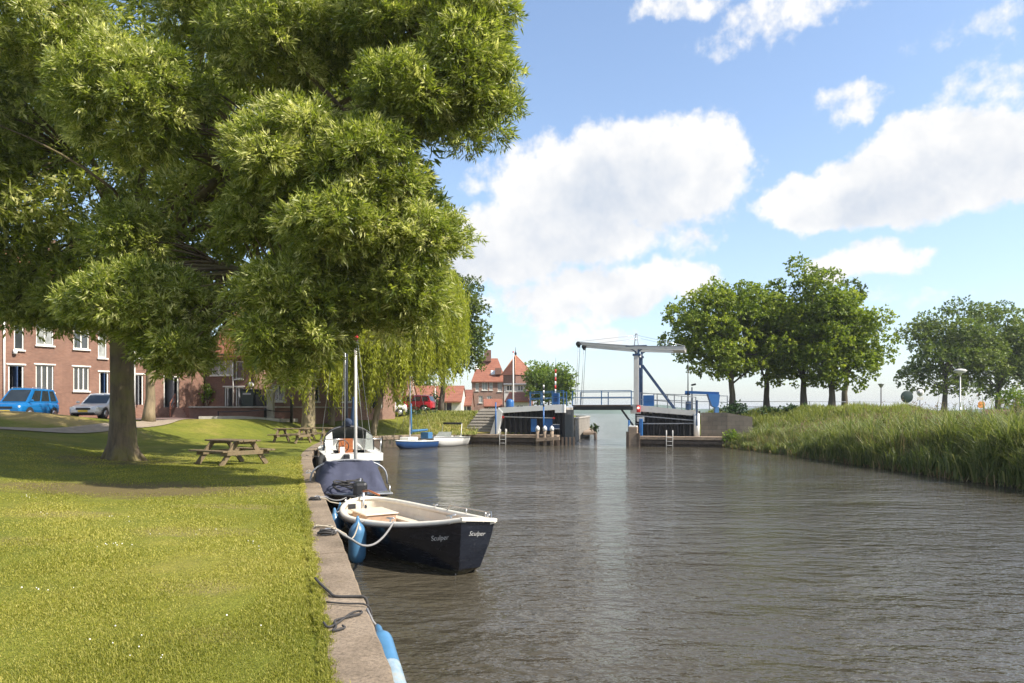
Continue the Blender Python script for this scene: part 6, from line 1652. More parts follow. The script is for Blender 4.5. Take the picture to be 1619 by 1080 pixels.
# square brick gate pier, bollards and low chain rail along the kerb
x, Y = X(428, 45.6), 45.6; z = gz(x, Y); t = empty('stone_pier', V3(x, Y, z), 0, 'square pale stone pier at the street corner next to the short black bollard', 'pier')
mb = MB(); mb.box((x, Y, z + .9), (.40, .40, 1.9), bev=.02); mb.build('shaft', M['concrete'], t, world=True)
mb = MB(); mb.box((x, Y, z + 1.9), (.50, .50, .14), bev=.02); mb.build('cap', M['offwhite'], t, world=True)
bol = []
for px, Y, lab in ((419.5, 45.2, 'short black bollard at the foot of the stone pier'), (461, 46.0, 'taller thin black post between the pier and the willow')):
    x = X(px, Y); z = gz(x, Y); h = .72 if px < 440 else 1.9
    t = empty('bollard', V3(x, Y, z), 0, lab, 'bollard'); mb = MB(); mb.lathe([(.09, -.1), (.09, h * .8), (.10, h * .82), (.10, h * .86), (.08, h * .88), (.07, h * .97), (.03, h)], (x, Y, z), 12); mb.build('shaft', M['dark'], t, world=True); bol.append(V3(x, Y, z))
ch = empty('chain_rail', bol[0], 0, 'low dark rail strung from the bollard along the kerb to the willow', 'rail'); mb = MB()
mb.tube(sag(bol[0] + V3(0, 0, .62), bol[1] + V3(0, 0, .75), .06, 10), .03, 6); mb.tube(sag(bol[0] + V3(0, 0, .62), V3(X(345, 45.0), 45.0, 2.45), .05, 10), .03, 6); mb.build('rail', M['dark'], ch, world=True)
mb = MB(); mb.tube([V3(X(345, 45), 45, 1.9), V3(X(345, 45), 45, 2.5)], .04, 8); mb.build('post', M['dark'], ch, world=True)
# containers and wheelie bin on the terrace
cx, cy = X(397, 47.6), 47.6; t = empty('waste_container', V3(cx, cy, TERZ), R(-10), 'tall dark green waste container on the terrace beside the house', 'container')
mb = MB(); mb.add([V3(-.42, -.45, .1), V3(.42, -.45, .1), V3(.42, .45, .1), V3(-.42, .45, .1), V3(-.46, -.5, 1.15), V3(.46, -.5, 1.15), V3(.46, .5, 1.15), V3(-.46, .5, 1.15)], [(0, 1, 5, 4), (1, 2, 6, 5), (2, 3, 7, 6), (3, 0, 4, 7), (0, 3, 2, 1), (4, 5, 6, 7)]); mb.build('body', M['binGreen'], t)
mb = MB(); mb.box((0, 0, 1.22), (.98, 1.06, .12), bev=.05); mb.build('lid', M['dark'], t)
mb = MB(); mb.bar((-.3, -.52, .95), (.3, -.52, .95), .05, .12); mb.build('handle', M['grey'], t)
cx, cy = X(414.5, 47.2), 47.2; t = empty('wheelie_bin', V3(cx, cy, TERZ), R(-8), 'lower black wheelie bin standing right of the green container', 'bin')
mb = MB(); mb.add([V3(-.25, -.28, .08), V3(.25, -.28, .08), V3(.25, .28, .08), V3(-.25, .28, .08), V3(-.31, -.34, .74), V3(.31, -.34, .74), V3(.31, .34, .74), V3(-.31, .34, .74)], [(0, 1, 5, 4), (1, 2, 6, 5), (2, 3, 7, 6), (3, 0, 4, 7), (0, 3, 2, 1), (4, 5, 6, 7)]); mb.build('body', M['dark'], t)
mb = MB(); mb.prism([V3(-.34, -.38, .74), V3(-.34, .36, .74), V3(-.34, .36, .86), V3(-.34, -.1, .90), V3(-.34, -.38, .80)], (.68, 0, 0)); mb.build('lid', M['dark'], t)
for sg in (1, -1):
    mb = MB(); mb.lathe([(.02, -.03), (.1, -.03), (.1, .03), (.02, .03)], (sg * .26, .3, .1), 12, (1, 0, 0)); mb.build('wheel', M['rubber'], t)

# ================================================================ THE DRAWBRIDGE
MX, MY = 8.97, 50.2; BU = Vector((.96, -.28, 0)); BV = Vector((.28, .96, 0)); BRZ = math.atan2(BU.y, BU.x)
DZ = 2.95
def af(px, b=0.0):
    k = (px - 809.5) / F; return (k * (MY + b * BV.y) - MX - b * BV.x) / (BU.x - k * BU.y)
def zf(py, a, b=0.0): return Z(py, MY + BU.y * a + BV.y * b)
br = empty('drawbridge', V3(MX, MY, 0), BRZ, 'white and blue balance drawbridge with one long grey beam over the canal', 'bridge')
W_ = 2.3
aL, aR = af(915), af(1083)
a0d = af(905)                    # left end of the moving deck
ztop = zf(547.5, 0)
for b, mt in ((0, 'white'), (W_, 'darkblue')):
    mb = MB(); mb.box((0, b, (DZ + ztop - .55) / 2 + .0), (.34, .34, ztop - .55 - DZ), bev=.02); m = mb.build('mast', M['offwhite'] if b == 0 else M['darkblue'], br)
    mb = MB(); mb.bar((-.25, b, ztop - .62), (.30, b, ztop - .62), .40, .14); mb.bar((.16, b, ztop - .62), (.16, b, ztop - .02), .3, .12, up=(1, 0, 0)); mb.bar((-.75, b, ztop + .02), (.75, b, ztop + .02), .34, .09); mb.bar((-.7, b, ztop), (0, b, ztop - .42), .10, .08); mb.bar((.7, b, ztop), (.1, b, ztop - .42), .10, .08); mb.build('saddle', M['darkblue'], m)
    mb = MB(); mb.bar((.20, b, DZ), (.20, b, ztop - .6), .22, .05, up=(1, 0, 0)); mb.build('rear_rib', M['darkblue'], m)
    # balance beam, deeper towards the counterweight
    mb = MB(); zl, zr2 = zf(541.8, aL), zf(548.2, aR)
    mb.prism([V3(aL, b - .16, zl), V3(0, b - .16, ztop - .02), V3(aR, b - .16, zr2), V3(aR, b - .16, zr2 - .27), V3(.3, b - .16, ztop - .23), V3(-.3, b - .16, ztop - .22), V3(aL, b - .16, zl - .15)], (0, .32, 0)); bb_ = mb.build('balance_beam', M['offwhite'], br)
    mb = MB(); mb.bar((aL, b, zl + .02), (0, b, ztop), .36, .045); mb.bar((0, b, ztop), (aR, b, zr2 + .02), .36, .045); mb.build('top_flange', M['grey'], bb_)
    mb = MB(); mb.lathe([(.16, -.07), (.19, -.05), (.19, .05), (.16, .07)], (aL + .02, b - .22, zl - .12), 14, (0, 1, 0)); mb.box((aL, b, zl - .14), (.16, .42, .42)); mb.build('pulley', M['dark'], bb_)
    # hangers down to the deck end
    mb = MB(); mb.tube([V3(aL + .02, b - .22, zl - .15), V3(a0d + .25, b - .22, DZ + .05)], .022, 6); mb.tube([V3(aL + .06, b + .22, zl - .2), V3(a0d + .30, b + .22, DZ + .05)], .018, 6); mb.build('hanger', M['grey'], br)
    # back stays
    mb = MB(); mb.bar((.24, b, zf(574, .2)), (2.62, b, zf(646, 2.6)), .09, .10); mb.build('back_stay', M['darkblue'], br)
    mb = MB(); mb.tube([V3(aL + .1, b, zl + .08), V3(-.1, b, ztop + .78)], .012, 5); mb.tube([V3(.1, b, ztop + .78), V3(aR, b, zr2 + .06)], .012, 5); mb.build('beam_wire', M['steel'], bb_)
mb = MB(); mb.bar((0, 0.16, ztop - .55), (0, W_ - .16, ztop - .55), .26, .22); mb.bar((0, .17, ztop - 1.35), (0, W_ - .17, ztop - 1.35), .16, .16); mb.build('portal_beam', M['white'], br)
mb = MB()
for sx in (-.12, .12):
    for sy in (-.12, .12): mb.bar((sx * 1.2, sy * 1.2, ztop + .06), (sx * .4, sy * .4, ztop + .85), .03, .03)
mb.bar((-.12, 0, ztop + .45), (.12, 0, ztop + .45), .03, .03); mb.box((0, 0, ztop + .88), (.16, .16, .05)); mb.build('signal_stand', M['grey'], br)
mb = MB(); mb.box((aR - .45, W_ / 2, zr2 - .14), (.8, W_ - .34, .24), bev=.04); mb.build('counterweight', M['offwhite'], br)
# moving deck
mb = MB(); mb.box(((a0d - .25) / 2, W_ / 2, DZ - .05), (-a0d - .45, W_ + 1.1, .10)); mb.build('deck', M['timber_dark'], br)
for b in (-.45, .55, 2.1, W_ + .45):
    mb = MB(); mb.bar((a0d + .15, b, DZ - .24), (-.2, b, DZ - .24), .14, .26); mb.build('deck_girder', M['pile'], br)
def railing(parent, a0, a1, b, z, name='railing', n=4, mat='teal', hs_=(1.02, .55), cap=.06, zs=None):
    mb = MB(); z1 = z if zs is None else zs
    for k in range(n + 1):
        t = k / n; a = a0 + (a1 - a0) * t; zz = z + (z1 - z) * t
        mb.bar((a, b, zz - .05), (a, b, zz + hs_[0]), .07, .05)
    for h in hs_: mb.bar((a0, b, z + h), (a1, b, z1 + h), cap, .055)
    return mb.build(name, M[mat], parent)
railing(br, a0d + .1, -.3, -.5, DZ, n=2); railing(br, a0d + .1, -.3, W_ + .5, DZ, n=2)
mb = MB(); mb.bar((af(984), -.4, DZ - .35), (af(1003), -.4, zf(674, 0)), .12, .13); mb.build('locking_strut', M['dark'], br)

# ---- left bridge head
def world_b(a, b, z): return V3(MX, MY, 0) + BU * a + BV * b + V3(0, 0, z)
lh = empty('bridge_head', world_b(af(893), 0, 0), BRZ, 'left bridge head, dark sheet piling under a white concrete edge beam with slanted end', 'bridge head')
def LB(parent):                 # builder in bridge coordinates under any thing
    Mi = world_matrix(parent).inverted(); Mb = Matrix.Translation(V3(MX, MY, 0)) @ Matrix((BU, BV, V3(0, 0, 1))).transposed().to_4x4()
    return Mi @ Mb
def put(mb, name, mat, parent):
    T_ = LB(parent); o = MB(); o.v = [tuple(T_ @ Vector(v)) for v in mb.v]; o.f = mb.f; o.sm = mb.sm
    return o.build(name, mat, parent)
aE, aS, aP = af(893), af(878), af(789)
zt0, zt1 = zf(644.5, aP), zf(639.5, aE); JT = .74
mb = MB(); mb.prism([V3(aP, -.12, zt0), V3(aS, -.12, zf(640, aS)), V3(aE, -.12, zt1), V3(aE, -.12, zt1 - .62), V3(aS, -.12, zt1 - .62), V3(aS, -.12, zf(648, aS)), V3(af(795), -.12, zf(653, aP)), V3(af(792), -.12, zf(653, aP))], (0, .55, 0)); put(mb, 'edge_beam', M['white'], lh)
mb = MB(); mb.prism([V3(aP - .02, -.16, zt0 - .02), V3(af(795.5), -.16, zf(652, aP)), V3(af(788), -.16, JT - .02), V3(af(775.5), -.16, JT - .02)], (0, .5, 0)); put(mb, 'slanted_post', M['white'], lh)
def sheet_pile(a0, a1, b, zb, zt, zt1=None):
    mb = MB(); n = int(abs(a1 - a0) / .105); prof = []
    for k in range(n + 1):
        a = a0 + (a1 - a0) * k / n; prof.append((a, b + (0, 0, .22, .22)[k % 4]))
    zt1 = zt if zt1 is None else zt1
    for k, ((a, bb1), (c, bb2)) in enumerate(zip(prof[:-1], prof[1:])):
        z0 = zt + (zt1 - zt) * k / n; z1 = zt + (zt1 - zt) * (k + 1) / n
        mb.quad(V3(a, bb1, zb), V3(c, bb2, zb), V3(c, bb2, z1), V3(a, bb1, z0))
    return mb
put(sheet_pile(af(788), aE - .02, .14, -.6, zf(652, aP) + .2, zt1 - .1), 'sheet_piling', M['pile'], lh)
mb = MB(); mb.box((aE - .12, 1.9, 1.0), (.16, 3.5, 3.2)); put(mb, 'end_wall', M['pile'], lh)
mb = MB(); mb.bar((af(796), -.02, zf(659, -9)), (af(876), -.02, zf(661, -5)), .07, .06); put(mb, 'guard_rail', M['offwhite'], lh)
mb = MB(); mb.box((af(796), -.03, zf(659, -9) - .02), (.14, .12, .18)); mb.box((af(876), -.03, zf(661, -5)), (.14, .12, .14)); put(mb, 'rail_bracket', M['red'], lh)
for p0, p1, y0, y1, nm in ((839, 848, 662, 683, 'service_hatch'), (861, 873, 662, 681, 'service_hatch')):
    mb = MB(); a_ = (af(p0) + af(p1)) / 2; z_ = (zf(y0, a_) + zf(y1, a_)) / 2; mb.box((a_, .08, z_), (af(p1) - af(p0), .12, zf(y0, a_) - zf(y1, a_)), bev=.02); put(mb, nm, M['blue'], lh)
mb = MB(); a_ = af(880); mb.box((a_, -.1, zf(675, a_)), (.5, .06, .34), bev=.02); put(mb, 'warning_board', M['darkblue'], lh)
mb = MB(); mb.box((a_, -.14, zf(671, a_)), (.52, .03, .035)); mb.box((a_, -.14, zf(678, a_)), (.52, .03, .035)); put(mb, 'white_bar', M['gel'], lh)
mb = MB(); mb.box(((aP + aE) / 2, 2.1, (zt0 + zt1) / 2 - .22), (aE - aP - .2, 3.8, .24)); mb.box(((aP + aE) / 2 - 1, 2.3, 1.0), (aE - aP - 2.6, 3.4, 3.0)); put(mb, 'roadway', M['concrete'], lh)
railing_pts = (af(838), af(903))
def rail_thing(a0, a1, b, z, z1, label, n, mat='teal', group='blue bridge railings'):
    t = empty('railing', world_b(a0, b, z), BRZ, label, 'railing', group)
    for h in (1.02, .55):
        mb = MB(); mb.bar((a0, b, z + h), (a1, b, z1 + h), .06, .05); put(mb, 'rail', M[mat], t)
    for k in range(n + 1):
        tt_ = k / n; a = a0 + (a1 - a0) * tt_; zz = z + (z1 - z) * tt_; mb = MB(); mb.bar((a, b, zz - .05), (a, b, zz + 1.05), .07, .05); put(mb, 'post', M[mat], t)
    return t
rail_thing(af(838), aE - .1, -.02, zf(641.5, -6.5), zt1 - .0, 'blue railing on the front edge of the left bridge head', 3)
rail_thing(af(838, 3.4), af(895, 3.4), 3.6, zt1 - .1, zt1 - .0, 'blue railing on the rear edge of the left bridge head', 3)
# mesh gate, control cabinets and barrier posts on the left head
def cab(name, a, b, z, sx, sy, h, mat, label, cat, round_=False):
    t = empty(name, world_b(a, b, z), BRZ, label, cat); mb = MB()
    if round_: mb.lathe([(sx * .42, 0), (sx / 2, .04), (sx / 2, h * .75), (sx * .42, h * .9), (sx * .2, h)], (a, b, z), 16)
    else: mb.box((a, b, z + h / 2), (sx, sy, h), bev=.03)
    put(mb, 'housing', M[mat], t)
    mb = MB(); mb.box((a, b - sy / 2 - .012, z + h * .5), (sx * .5, .02, h * .5), bev=.006) if not round_ else mb.box((a, b, z + h * .98), (.12, .12, .08), bev=.02); put(mb, 'access_panel' if not round_ else 'cap', M['darkblue'], t); return t
cab('barrier_drum', af(801), .9, zf(645.5, -8.4), .62, .62, .70, 'blue', 'round blue barrier drum at the left end of the bridge head', 'barrier', True)
cab('control_cabinet', af(879, .6), .7, zt1, .46, .4, .85, 'blue', 'blue control cabinet at the foot of the red striped barrier', 'cabinet')
def striped_pole(name, p0, p1, r, n, m1, m2, label, cat, parent_axis=None):
    p0, p1 = Vector(p0), Vector(p1); t = empty(name, p0, 0, label, cat)
    for k in range(n):
        mb = MB(); a, b = p0.lerp(p1, k / n), p0.lerp(p1, (k + 1) / n); mb.tube([a, b], r, 8); mb.build('stripe', M[m1 if k % 2 else m2], t, world=True)
    return t
q = world_b(af(877.5, .6), .7, 0); striped_pole('road_barrier', V3(q.x, q.y, zt1 + .85), V3(q.x + .02, q.y, Z(584, q.y)), .06, 6, 'red', 'gel', 'raised red and white barrier arm over the blue cabinet', 'barrier')
mb = MB(); q2 = V3(q.x + .02, q.y, Z(584, q.y)); mb.tube([q2, q2 + V3(.02, 0, .9)], [.02, .008], 6); tag(mb.build('whip_aerial', M['dark']), 'thin aerial rod standing on top of the raised barrier arm', 'aerial')
q = world_b(af(797), 2.5, 0); t = empty('flagpole', V3(q.x, q.y, 2.7), 0, 'tall white flagpole in front of the tower house', 'flagpole'); mb = MB(); mb.tube([V3(q.x, q.y, 2.4), V3(q.x, q.y, Z(558, q.y))], [.07, .045], 8); mb.build('pole', M['gel'], t, world=True)
mb = MB(); mb.lathe([(.03, 0), (.08, .06), (.03, .14)], (q.x, q.y, Z(558, q.y)), 8); mb.build('finial', M['red'], t, world=True)
q = world_b(af(785), -.2, 0); mb = MB(); mb.tube([V3(q.x, q.y, .7), V3(q.x, q.y, Z(636, q.y))], .05, 8); tag(mb.build('blue_post', M['blue']), 'plain blue post against the slanted white end of the bridge head', 'post')

# ---- timber quays (jetties) at the water's edge
def jetty(a0, a1, b0, b1, top, label, seed):
    t = empty('timber_quay', world_b((a0 + a1) / 2, b0, 0), BRZ, label, 'quay'); rg = random.Random(seed)
    mb = MB(); mb.bar((a0, (b0 + b1) / 2, top - .06), (a1, (b0 + b1) / 2, top - .06), b1 - b0, .12); put(mb, 'deck', M['timber'], t)
    mb = MB(); mb.bar((a0, b0 - .06, top - .11), (a1, b0 - .06, top - .11), .14, .20); put(mb, 'edge_beam', M['timber'], t)
    mb = MB(); mb.bar((a0, b0 - .02, top - .40), (a1, b0 - .02, top - .40), .12, .22); put(mb, 'lower_waling', M['timber_dark'], t)
    mb = MB(); n = int((a1 - a0) / .22)
    for k in range(n):
        a = a0 + (k + .5) * (a1 - a0) / n; mb.box((a, b0 + .12 + rg.uniform(-.015, .015), top / 2 - .45), ((a1 - a0) / n - .012, .07, top + .6))
    put(mb, 'planking', M['timber_dark'], t)
    return t
def ladder(px0, px1, b, top, label):
    a0, a1 = af(px0, b), af(px1, b); t = empty('ladder', world_b((a0 + a1) / 2, b, 0), BRZ, label, 'ladder', 'quay ladders')
    for a in (a0, a1):
        mb = MB(); mb.tube([V3(a, b + .25, top + .02), V3(a, b + .2, top + .42), V3(a, b, top + .44), V3(a, b - .02, top), V3(a, b - .02, -.6)], .032, 6); put(mb, 'stile', M['offwhite'], t)
    for z in (.12, .40, .66):
        mb = MB(); mb.tube([V3(a0, b - .02, z), V3(a1, b - .02, z)], .022, 6); put(mb, 'rung', M['offwhite'], t)
jetty(af(727), af(886), -1.15, .0, JT, 'timber quay with a pale plank edge below the left bridge head', 1)
jetty(af(995, -1.1), af(1142, -1.1), -1.1, .2, .72, 'timber quay with a pale plank edge below the right bridge head', 2)
ladder(790, 799.5, -1.25, JT, 'pale ladder on the timber quay below the left bridge head')
ladder(1053.5, 1063.5, -1.28, .72, 'pale ladder on the timber quay below the right bridge head')
def mooring_post(px, b, ztop_, label, capm='gel', r=.14, grp='mooring posts with painted tops'):
    a = af(px, b); q = world_b(a, b, 0); t = empty('mooring_post', q, 0, label, 'mooring post', grp)
    mb = MB(); mb.tube([q + V3(0, 0, -1.2), q + V3(0, 0, .5), q + V3(0, 0, ztop_ - .2)], [r, r, r * .95], 12, rough=.08, seed=int(px)); mb.build('pile', M['timber'], t, world=True)
    mb = MB(); mb.lathe([(r * 1.06, -.24), (r * 1.06, -.02), (r * .8, .04), (r * .25, .12), (.01, .14)], q + V3(0, 0, ztop_), 12); mb.build('cap', M[capm], t, world=True)
    return q
q1 = mooring_post(850, -1.75, zf(676, -6.5, -1.7), 'first mooring post from the slanted white end of the bridge head')
q2 = mooring_post(861.5, -1.75, zf(676, -6, -1.7), 'middle mooring post of the three, below the black and white striped pole')
q3 = mooring_post(872.5, -1.75, zf(676, -5.6, -1.7), 'mooring post nearest the bridge opening on the left side')
t = empty('waling_beam', q1, 0, 'pale timber beam bolted across the three mooring posts', 'beam'); mb = MB(); mb.bar(q1 + V3(-.1, -.2, .42), q3 + V3(.55, -.3, .55), .14, .24); mb.build('beam', M['timber'], t, world=True)
mb = MB()
for k in range(5): qq = q3 + V3(.5 + .28 * k, .1 * k, 0); mb.bar(qq + V3(0, 0, -1), qq + V3(0, 0, .62), .2, .16, up=(1, 0, 0))
mb.build('fender_piles', M['timber_dark'], t, world=True)
q = world_b(af(866), -1.3, 0); t = empty('gauge_pole', V3(q.x, q.y, .7), 0, 'slim pole, blue below and black and white striped above, beside the mooring posts', 'pole')
mb = MB(); mb.tube([V3(q.x, q.y, .5), V3(q.x, q.y, Z(643, q.y))], .055, 8); mb.build('shaft', M['blue'], t, world=True)
for k in range(8):
    z0, z1 = Z(643 - 4.3 * k, q.y), Z(643 - 4.3 * (k + 1), q.y); mb = MB(); mb.tube([V3(q.x, q.y, z0), V3(q.x, q.y, z1)], .058, 8); mb.build('stripe', M['gel' if k % 2 else 'dark'], t, world=True)

# ---- stone slope left of the bridge head
t = empty('stone_slope', world_b(af(757), -.2, .7), BRZ, 'paved brown stone slope rising from the timber quay to the road', 'slope')
mb = MB(); a0, a1 = af(733, .2), af(781.5, .2); zt_ = zf(646, a1)
mb.prism([V3(a0 - .1, -.1, JT - .1), V3(a0 + .9, 1.7, zf(646, a0, 1.7)), V3(a0 + .9, 3.2, zf(646, a0, 1.7)), V3(a0 - .1, 3.2, JT - .1)], (a1 - a0, 0, 0)); sl = put(mb, 'paving', M['blocks'], t)
mb = MB()
for k in range(9):
    f = k / 9; mb.bar((a0 + .9 * f - .1, -.12 + 1.8 * f, JT + (zt_ - JT) * f), (a0 + .9 * f + (a1 - a0) - .1, -.12 + 1.8 * f, JT + (zt_ - JT) * f), .06, .05)
put(mb, 'course_edges', M['concrete'], t)

# ---- right bridge head
rh = empty('bridge_head', world_b(af(1008), 0, 0), BRZ, 'right bridge head, dark sheet piling under a grey concrete beam with round end post', 'bridge head')
b0r = -.10; a0, a1 = af(997), af(1104)
zl0, zl1 = zf(640.5, a0), zf(650.5, a1)
mb = MB(); mb.prism([V3(a0, b0r, zl0), V3(af(1012), b0r, zf(641, 0)), V3(a1, b0r, zl1), V3(a1, b0r, zl1 - .33), V3(af(1013), b0r, zf(650.5, .3)), V3(af(1013), b0r, zf(654, .3)), V3(a0, b0r, zf(654, a0))], (0, .55, 0)); put(mb, 'edge_beam', M['offwhite'], rh)
mb = MB(); a_ = af(1101.5, -.2); mb.tube([V3(a_, -.2, .6), V3(a_, -.2, zf(654, a_))], .20, 16, smooth=True); put(mb, 'end_post', M['white'], rh)
mb = MB(); mb.bar((a_ + .02, -.43, zf(673, a_)), (a_ + .02, -.43, zf(633, a_)), .12, .06); put(mb, 'blue_strip', M['darkblue'], rh)
put(sheet_pile(af(1004), a1, .12, -.6, zf(648, 0), zl1 - .15), 'sheet_piling', M['pile'], rh)
for y0, y1 in ((657, 665), (670, 669.5)):
    mb = MB(); mb.bar((af(1006), -.06, zf(y0, 0)), (af(1099), -.06, zf(y1, 4.4)), .08, .07); put(mb, 'guard_rail', M['grey'], rh)
mb = MB(); mb.box((af(1013), -.16, zf(663, .3)), (.52, .05, .34), bev=.01); put(mb, 'notice_board', M['offwhite'], rh)
mb = MB(); mb.box(((a0 + a1) / 2, 2.1, (zl0 + zl1) / 2 - .25), (a1 - a0 - .2, 3.8, .24)); mb.box(((a0 + a1) / 2 + .4, 2.4, 1.0), (a1 - a0 - 1.2, 3.6, 2.9)); put(mb, 'roadway', M['concrete'], rh)
rail_thing(af(1012), af(1100), .05, zf(643, 0) - .02, zl1 - .02, 'pale blue railing sloping down over the right bridge head', 4, 'grey')
rail_thing(af(1012, 3.5), af(1150, 3.5), 3.6, DZ - .1, DZ - .35, 'rear railing of the right bridge head', 5, 'grey')
t = empty('signal_light', world_b(af(1009.5), -.35, zf(651, 0)), BRZ, 'red boat signal lamp, lit, at the foot of the white bridge mast', 'signal'); a_ = af(1009.5, -.3)
mb = MB(); mb.box((a_, -.3, zf(646.5, a_)), (.26, .2, .52), bev=.05); put(mb, 'housing', M['red'], t)
lm, n_, l_, b_ = new_mat('lit_red_lamp'); b_.inputs['Base Color'].default_value = (.9, .25, .2, 1); b_.inputs['Emission Color'].default_value = (1, .45, .4, 1); b_.inputs['Emission Strength'].default_value = 2.0
mb = MB(); mb.lathe([(.02, .03), (.075, .02), (.085, 0)], (a_, -.415, zf(645, a_)), 14, (0, -1, 0)); put(mb, 'lens', lm, t)
t = empty('dolphin', world_b(af(1001.5, -1.2), -1.4, 0), BRZ, 'squat timber dolphin with a white rim and blue sides at the bridge opening', 'dolphin'); a_ = af(1001, -1.3)
mb = MB(); mb.box((a_, -1.25, .35), (.62, .6, 2.1), bev=.04); put(mb, 'timber_block', M['timber'], t)
mb = MB(); mb.box((a_, -1.25, 1.42), (.58, .56, .10), bev=.03); put(mb, 'white_rim', M['gel'], t)
mb = MB(); mb.box((a_ + .48, -.6, 1.35), (.22, .5, 1.2), bev=.03); mb.box((a_ - .36, -.7, 1.4), (.08, .5, .9), bev=.02); put(mb, 'blue_side', M['blue'], t)
mb = MB(); mb.box((a_ - .36, -1.4, .2), (.2, .35, 1.7)); mb.box((a_ + .38, -1.45, .1), (.2, .3, 1.7)); put(mb, 'side_pile', M['timber_dark'], t)
# blue board, thin pole, lift barrier
a_ = af(1025.5, .1); t = empty('road_sign_back', world_b(a_, .1, zf(642, a_)), BRZ, 'square dark blue board on the railing right of the bridge mast', 'sign')
mb = MB(); mb.box((a_, .0, zf(633.5, a_)), (af(1034) - af(1017), .04, zf(625, a_) - zf(642, a_)), bev=.01); put(mb, 'board', M['darkblue'] if False else M['blue'], t)
mb = MB(); mb.box((a_, -.024, zf(633.5, a_)), (.62, .006, .03)); put(mb, 'seam', M['teal'], t)
q = world_b(af(1087.5), .3, 0); t = empty('signal_mast', V3(q.x, q.y, zl1), 0, 'thin dark mast with a small blue box rising into the linden', 'mast'); mb = MB(); mb.tube([V3(q.x, q.y, zl1), V3(q.x, q.y, Z(572, q.y))], [.05, .03], 8); mb.build('pole', M['dark'], t, world=True)
mb = MB(); mb.box((q.x, q.y - .05, Z(641.5, q.y)), (.34, .26, .58), bev=.03); mb.build('control_box', M['darkblue'], t, world=True)
q = world_b(af(1130, 1.2), 1.2, 0); t = empty('lift_barrier', V3(q.x, q.y, 2.1), BRZ, 'bright blue lift barrier with its hanging counterweight at the bridge approach', 'barrier')
mb = MB(); A_, B_ = world_b(af(1083, 1.2), 1.2, zf(620, 4, 1.2)), world_b(af(1137, 1.2), 1.2, zf(622, 6, 1.2)); mb.bar(A_, B_, .22, .20); mb.build('arm', M['blue'], t, world=True)
mb = MB(); Yq = q.y; pz = lambda px, py: V3(X(px, Yq), Yq - .22, Z(py, Yq)); mb.prism([pz(1118, 623), pz(1137, 624), pz(1135, 641), pz(1131, 645), pz(1124.5, 642)], (0, .45, 0)); mb.build('counterweight', M['blue'], t, world=True)
mb = MB(); mb.box((X(1132.5, Yq), Yq, (1.6 + Z(643, Yq)) / 2), (.3, .3, Z(643, Yq) - 1.6), bev=.02); mb.build('stand', M['teal'], t, world=True)
mb = MB(); mb.bar(A_ + V3(0, .01, -.14), A_ + V3(.35, .01, -.14), .2, .12); mb.build('arm_tip', M['darkblue'], t, world=True)
# concrete block wall right of the head and road rail on the dike
t = empty('block_wall', world_b(af(1128), .1, 0), BRZ, 'grey-brown concrete block wall between the bridge head and the reeds', 'wall')
mb = MB(); a0, a1 = af(1108, .3), af(1149.5, .3); zt_ = zf(652.5, 6, .3); mb.prism([V3(a0, .15, 0), V3(a1, .15, 0), V3(a1, .15, zt_), V3(a0, .15, zt_)], (0, 1.2, 0)); put(mb, 'blocks', M['block_wall'], t)
mb = MB(); mb.prism([V3(a1 + .01, .3, 0), V3(a1 + 1.7, .6, 0), V3(a1 + 1.7, .6, zt_ - .3), V3(a1 + .01, .3, zt_ - .02)], (0, .5, 0)); put(mb, 'brick_return', M['block_wall'], t)
mb = MB(); mb.bar((a0 - .1, .2, zt_ - .5), (a0 - .1, .2, zt_ + .12), .14, .14); put(mb, 'dark_post', M['dark'], t)
t = empty('dike_rail', V3(X(1180, 57), 57, 2.4), 0, 'thin grey railing along the dike road behind the lindens', 'railing')
pr = [V3(X(px, Yr), Yr, 2.35) for px, Yr in ((1150, 58), (1210, 58.5), (1280, 59), (1350, 60), (1420, 62))]
for h in (.95, .5):
    mb = MB()
    for a, b in zip(pr[:-1], pr[1:]): mb.bar(a + V3(0, 0, h), b + V3(0, 0, h), .05, .05)
    mb.build('rail', M['grey'], t, world=True)
for p in pr:
    mb = MB(); mb.bar(p + V3(0, 0, -.3), p + V3(0, 0, 1.0), .06, .06); mb.build('post', M['grey'], t, world=True)
# signs above the reeds
def round_sign(px, py, Y, r, m, label, cat, extra=None):
    x, z = X(px, Y), Z(py, Y); t = empty('round_sign', V3(x, Y, 2.0), 0, label, cat)
    mb = MB(); mb.tube([V3(x, Y + .05, 1.6), V3(x, Y + .05, z + r * .6)], .04, 8); mb.build('post', M['grey'], t, world=True)
    mb = MB(); mb.lathe([(r * .95, -.02), (r, -.01), (r, .03), (r * .92, .05)] if r > .4 else [(r, -.012), (r, .012)], (x, Y, z), 24, (0, 1, 0)); mb.build('disc', M[m], t, world=True)
    return t, x, z
round_sign(1434, 627.5, 50, .44, 'binGreen', 'large dark round traffic mirror seen from behind above the reeds', 'mirror')
t, x, z = round_sign(1455, 621, 56, .29, 'offwhite', 'pale round road sign seen from behind with a small plate under it', 'sign')
mb = MB(); mb.box((x, 56, z - .47), (.52, .03, .22)); mb.build('plate', M['offwhite'], t, world=True)
mb = MB(); mb.lathe([(.19, -.004), (.19, .004)], (x, 55.98, z), 20, (0, 1, 0)); mb.build('inner_disc', M['grey'], t, world=True)
x, Y = X(1551, 58), 58; z = Z(640, Y); t = empty('warning_sign', V3(x, Y, 2.0), 0, 'orange diamond sign standing in front of the denser dark tree', 'sign')
mb = MB(); mb.tube([V3(x, Y, 1.6), V3(x, Y, z)], .035, 8); mb.build('post', M['grey'], t, world=True)
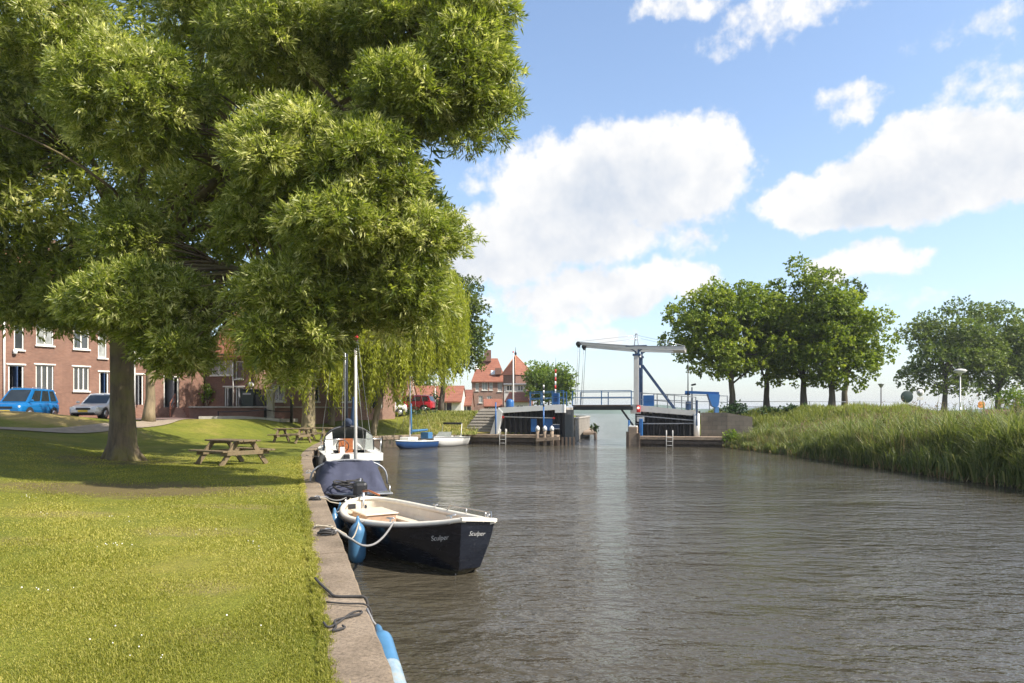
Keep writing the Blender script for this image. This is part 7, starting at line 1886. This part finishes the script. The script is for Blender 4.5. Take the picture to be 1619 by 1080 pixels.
mb = MB(); mb.box((x, Y - .05, z), (.56, .03, .40), rot=Matrix.Rotation(R(0), 3, 'Y'), bev=.012); mb.box((x, Y - .052, z), (.40, .028, .54), bev=.012); mb.build('face', M['orange'], t, world=True)
# low brick parapet and parked car roof at the right edge of the dike
t = empty('dike_parapet', V3(X(1585, 60), 60, 2.0), 0, 'low brown parapet on the dike below the dark trees', 'wall')
mb = MB(); mb.box((X(1585, 60), 60, 2.2), (3.6, .3, .9)); mb.build('wall', M['brick3'], t, world=True)
# quay continuing beyond the bridge, with a small landing
t = empty('far_quay', V3(5.4, 60, 0), 0, 'brick quay wall continuing along the canal beyond the bridge', 'quay')
mb = MB(); pth = [(4.9, 55.6), (5.9, 62), (7.7, 72), (8.8, 80), (6, 96)]
for a, b in zip(pth[:-1], pth[1:]):
    mb.bar((a[0], a[1], .6), (b[0], b[1], .6), .3, 2.5)
mb.build('wall', M['blocks'], t, world=True)
mb = MB()
for a, b in zip(pth[:-1], pth[1:]): mb.bar((a[0], a[1], 1.91), (b[0], b[1], 1.91), .42, .12)
mb.build('coping', M['concrete'], t, world=True)
t = empty('landing_stage', V3(8.6, 70, 0), 0, 'low timber landing stage beyond the bridge opening', 'landing stage')
mb = MB(); mb.bar((6.9, 62, .50), (9.6, 84, .50), 1.1, .2); mb.build('deck', M['timber'], t, world=True)
for k in range(6):
    f = k / 5; mb = MB(); q = V3(7.45 + 2.6 * f, 62 + 22 * f, 0); mb.tube([q + V3(0, 0, -1), q + V3(0, 0, .95 if k % 2 else .6)], .13, 8); mb.build('pile', M['timber_dark'], t, world=True)
bush('quay_plant', 'tuft of weeds on the landing stage beyond the bridge', 'plant', (7.6, 64, 1.0), (.5, .5, .5), 10, M['bush_g'], 121, per=60)

# ================================================================ summer haze, one closed box round everything
hz_m = bpy.data.materials.new('air'); hz_m.use_nodes = True
hn = hz_m.node_tree.nodes; hn.clear()
pv = hn.new('ShaderNodeVolumePrincipled'); pv.inputs['Color'].default_value = (.88, .93, 1, 1); pv.inputs['Density'].default_value = .0003; pv.inputs['Anisotropy'].default_value = .2
ho = hn.new('ShaderNodeOutputMaterial'); hz_m.node_tree.links.new(pv.outputs[0], ho.inputs['Volume'])
mb = MB(); mb.box((0, 4470, 10.2), (12100, 9200, 25.6)); hz_o = tag(mb.build('haze', hz_m), kind='stuff')
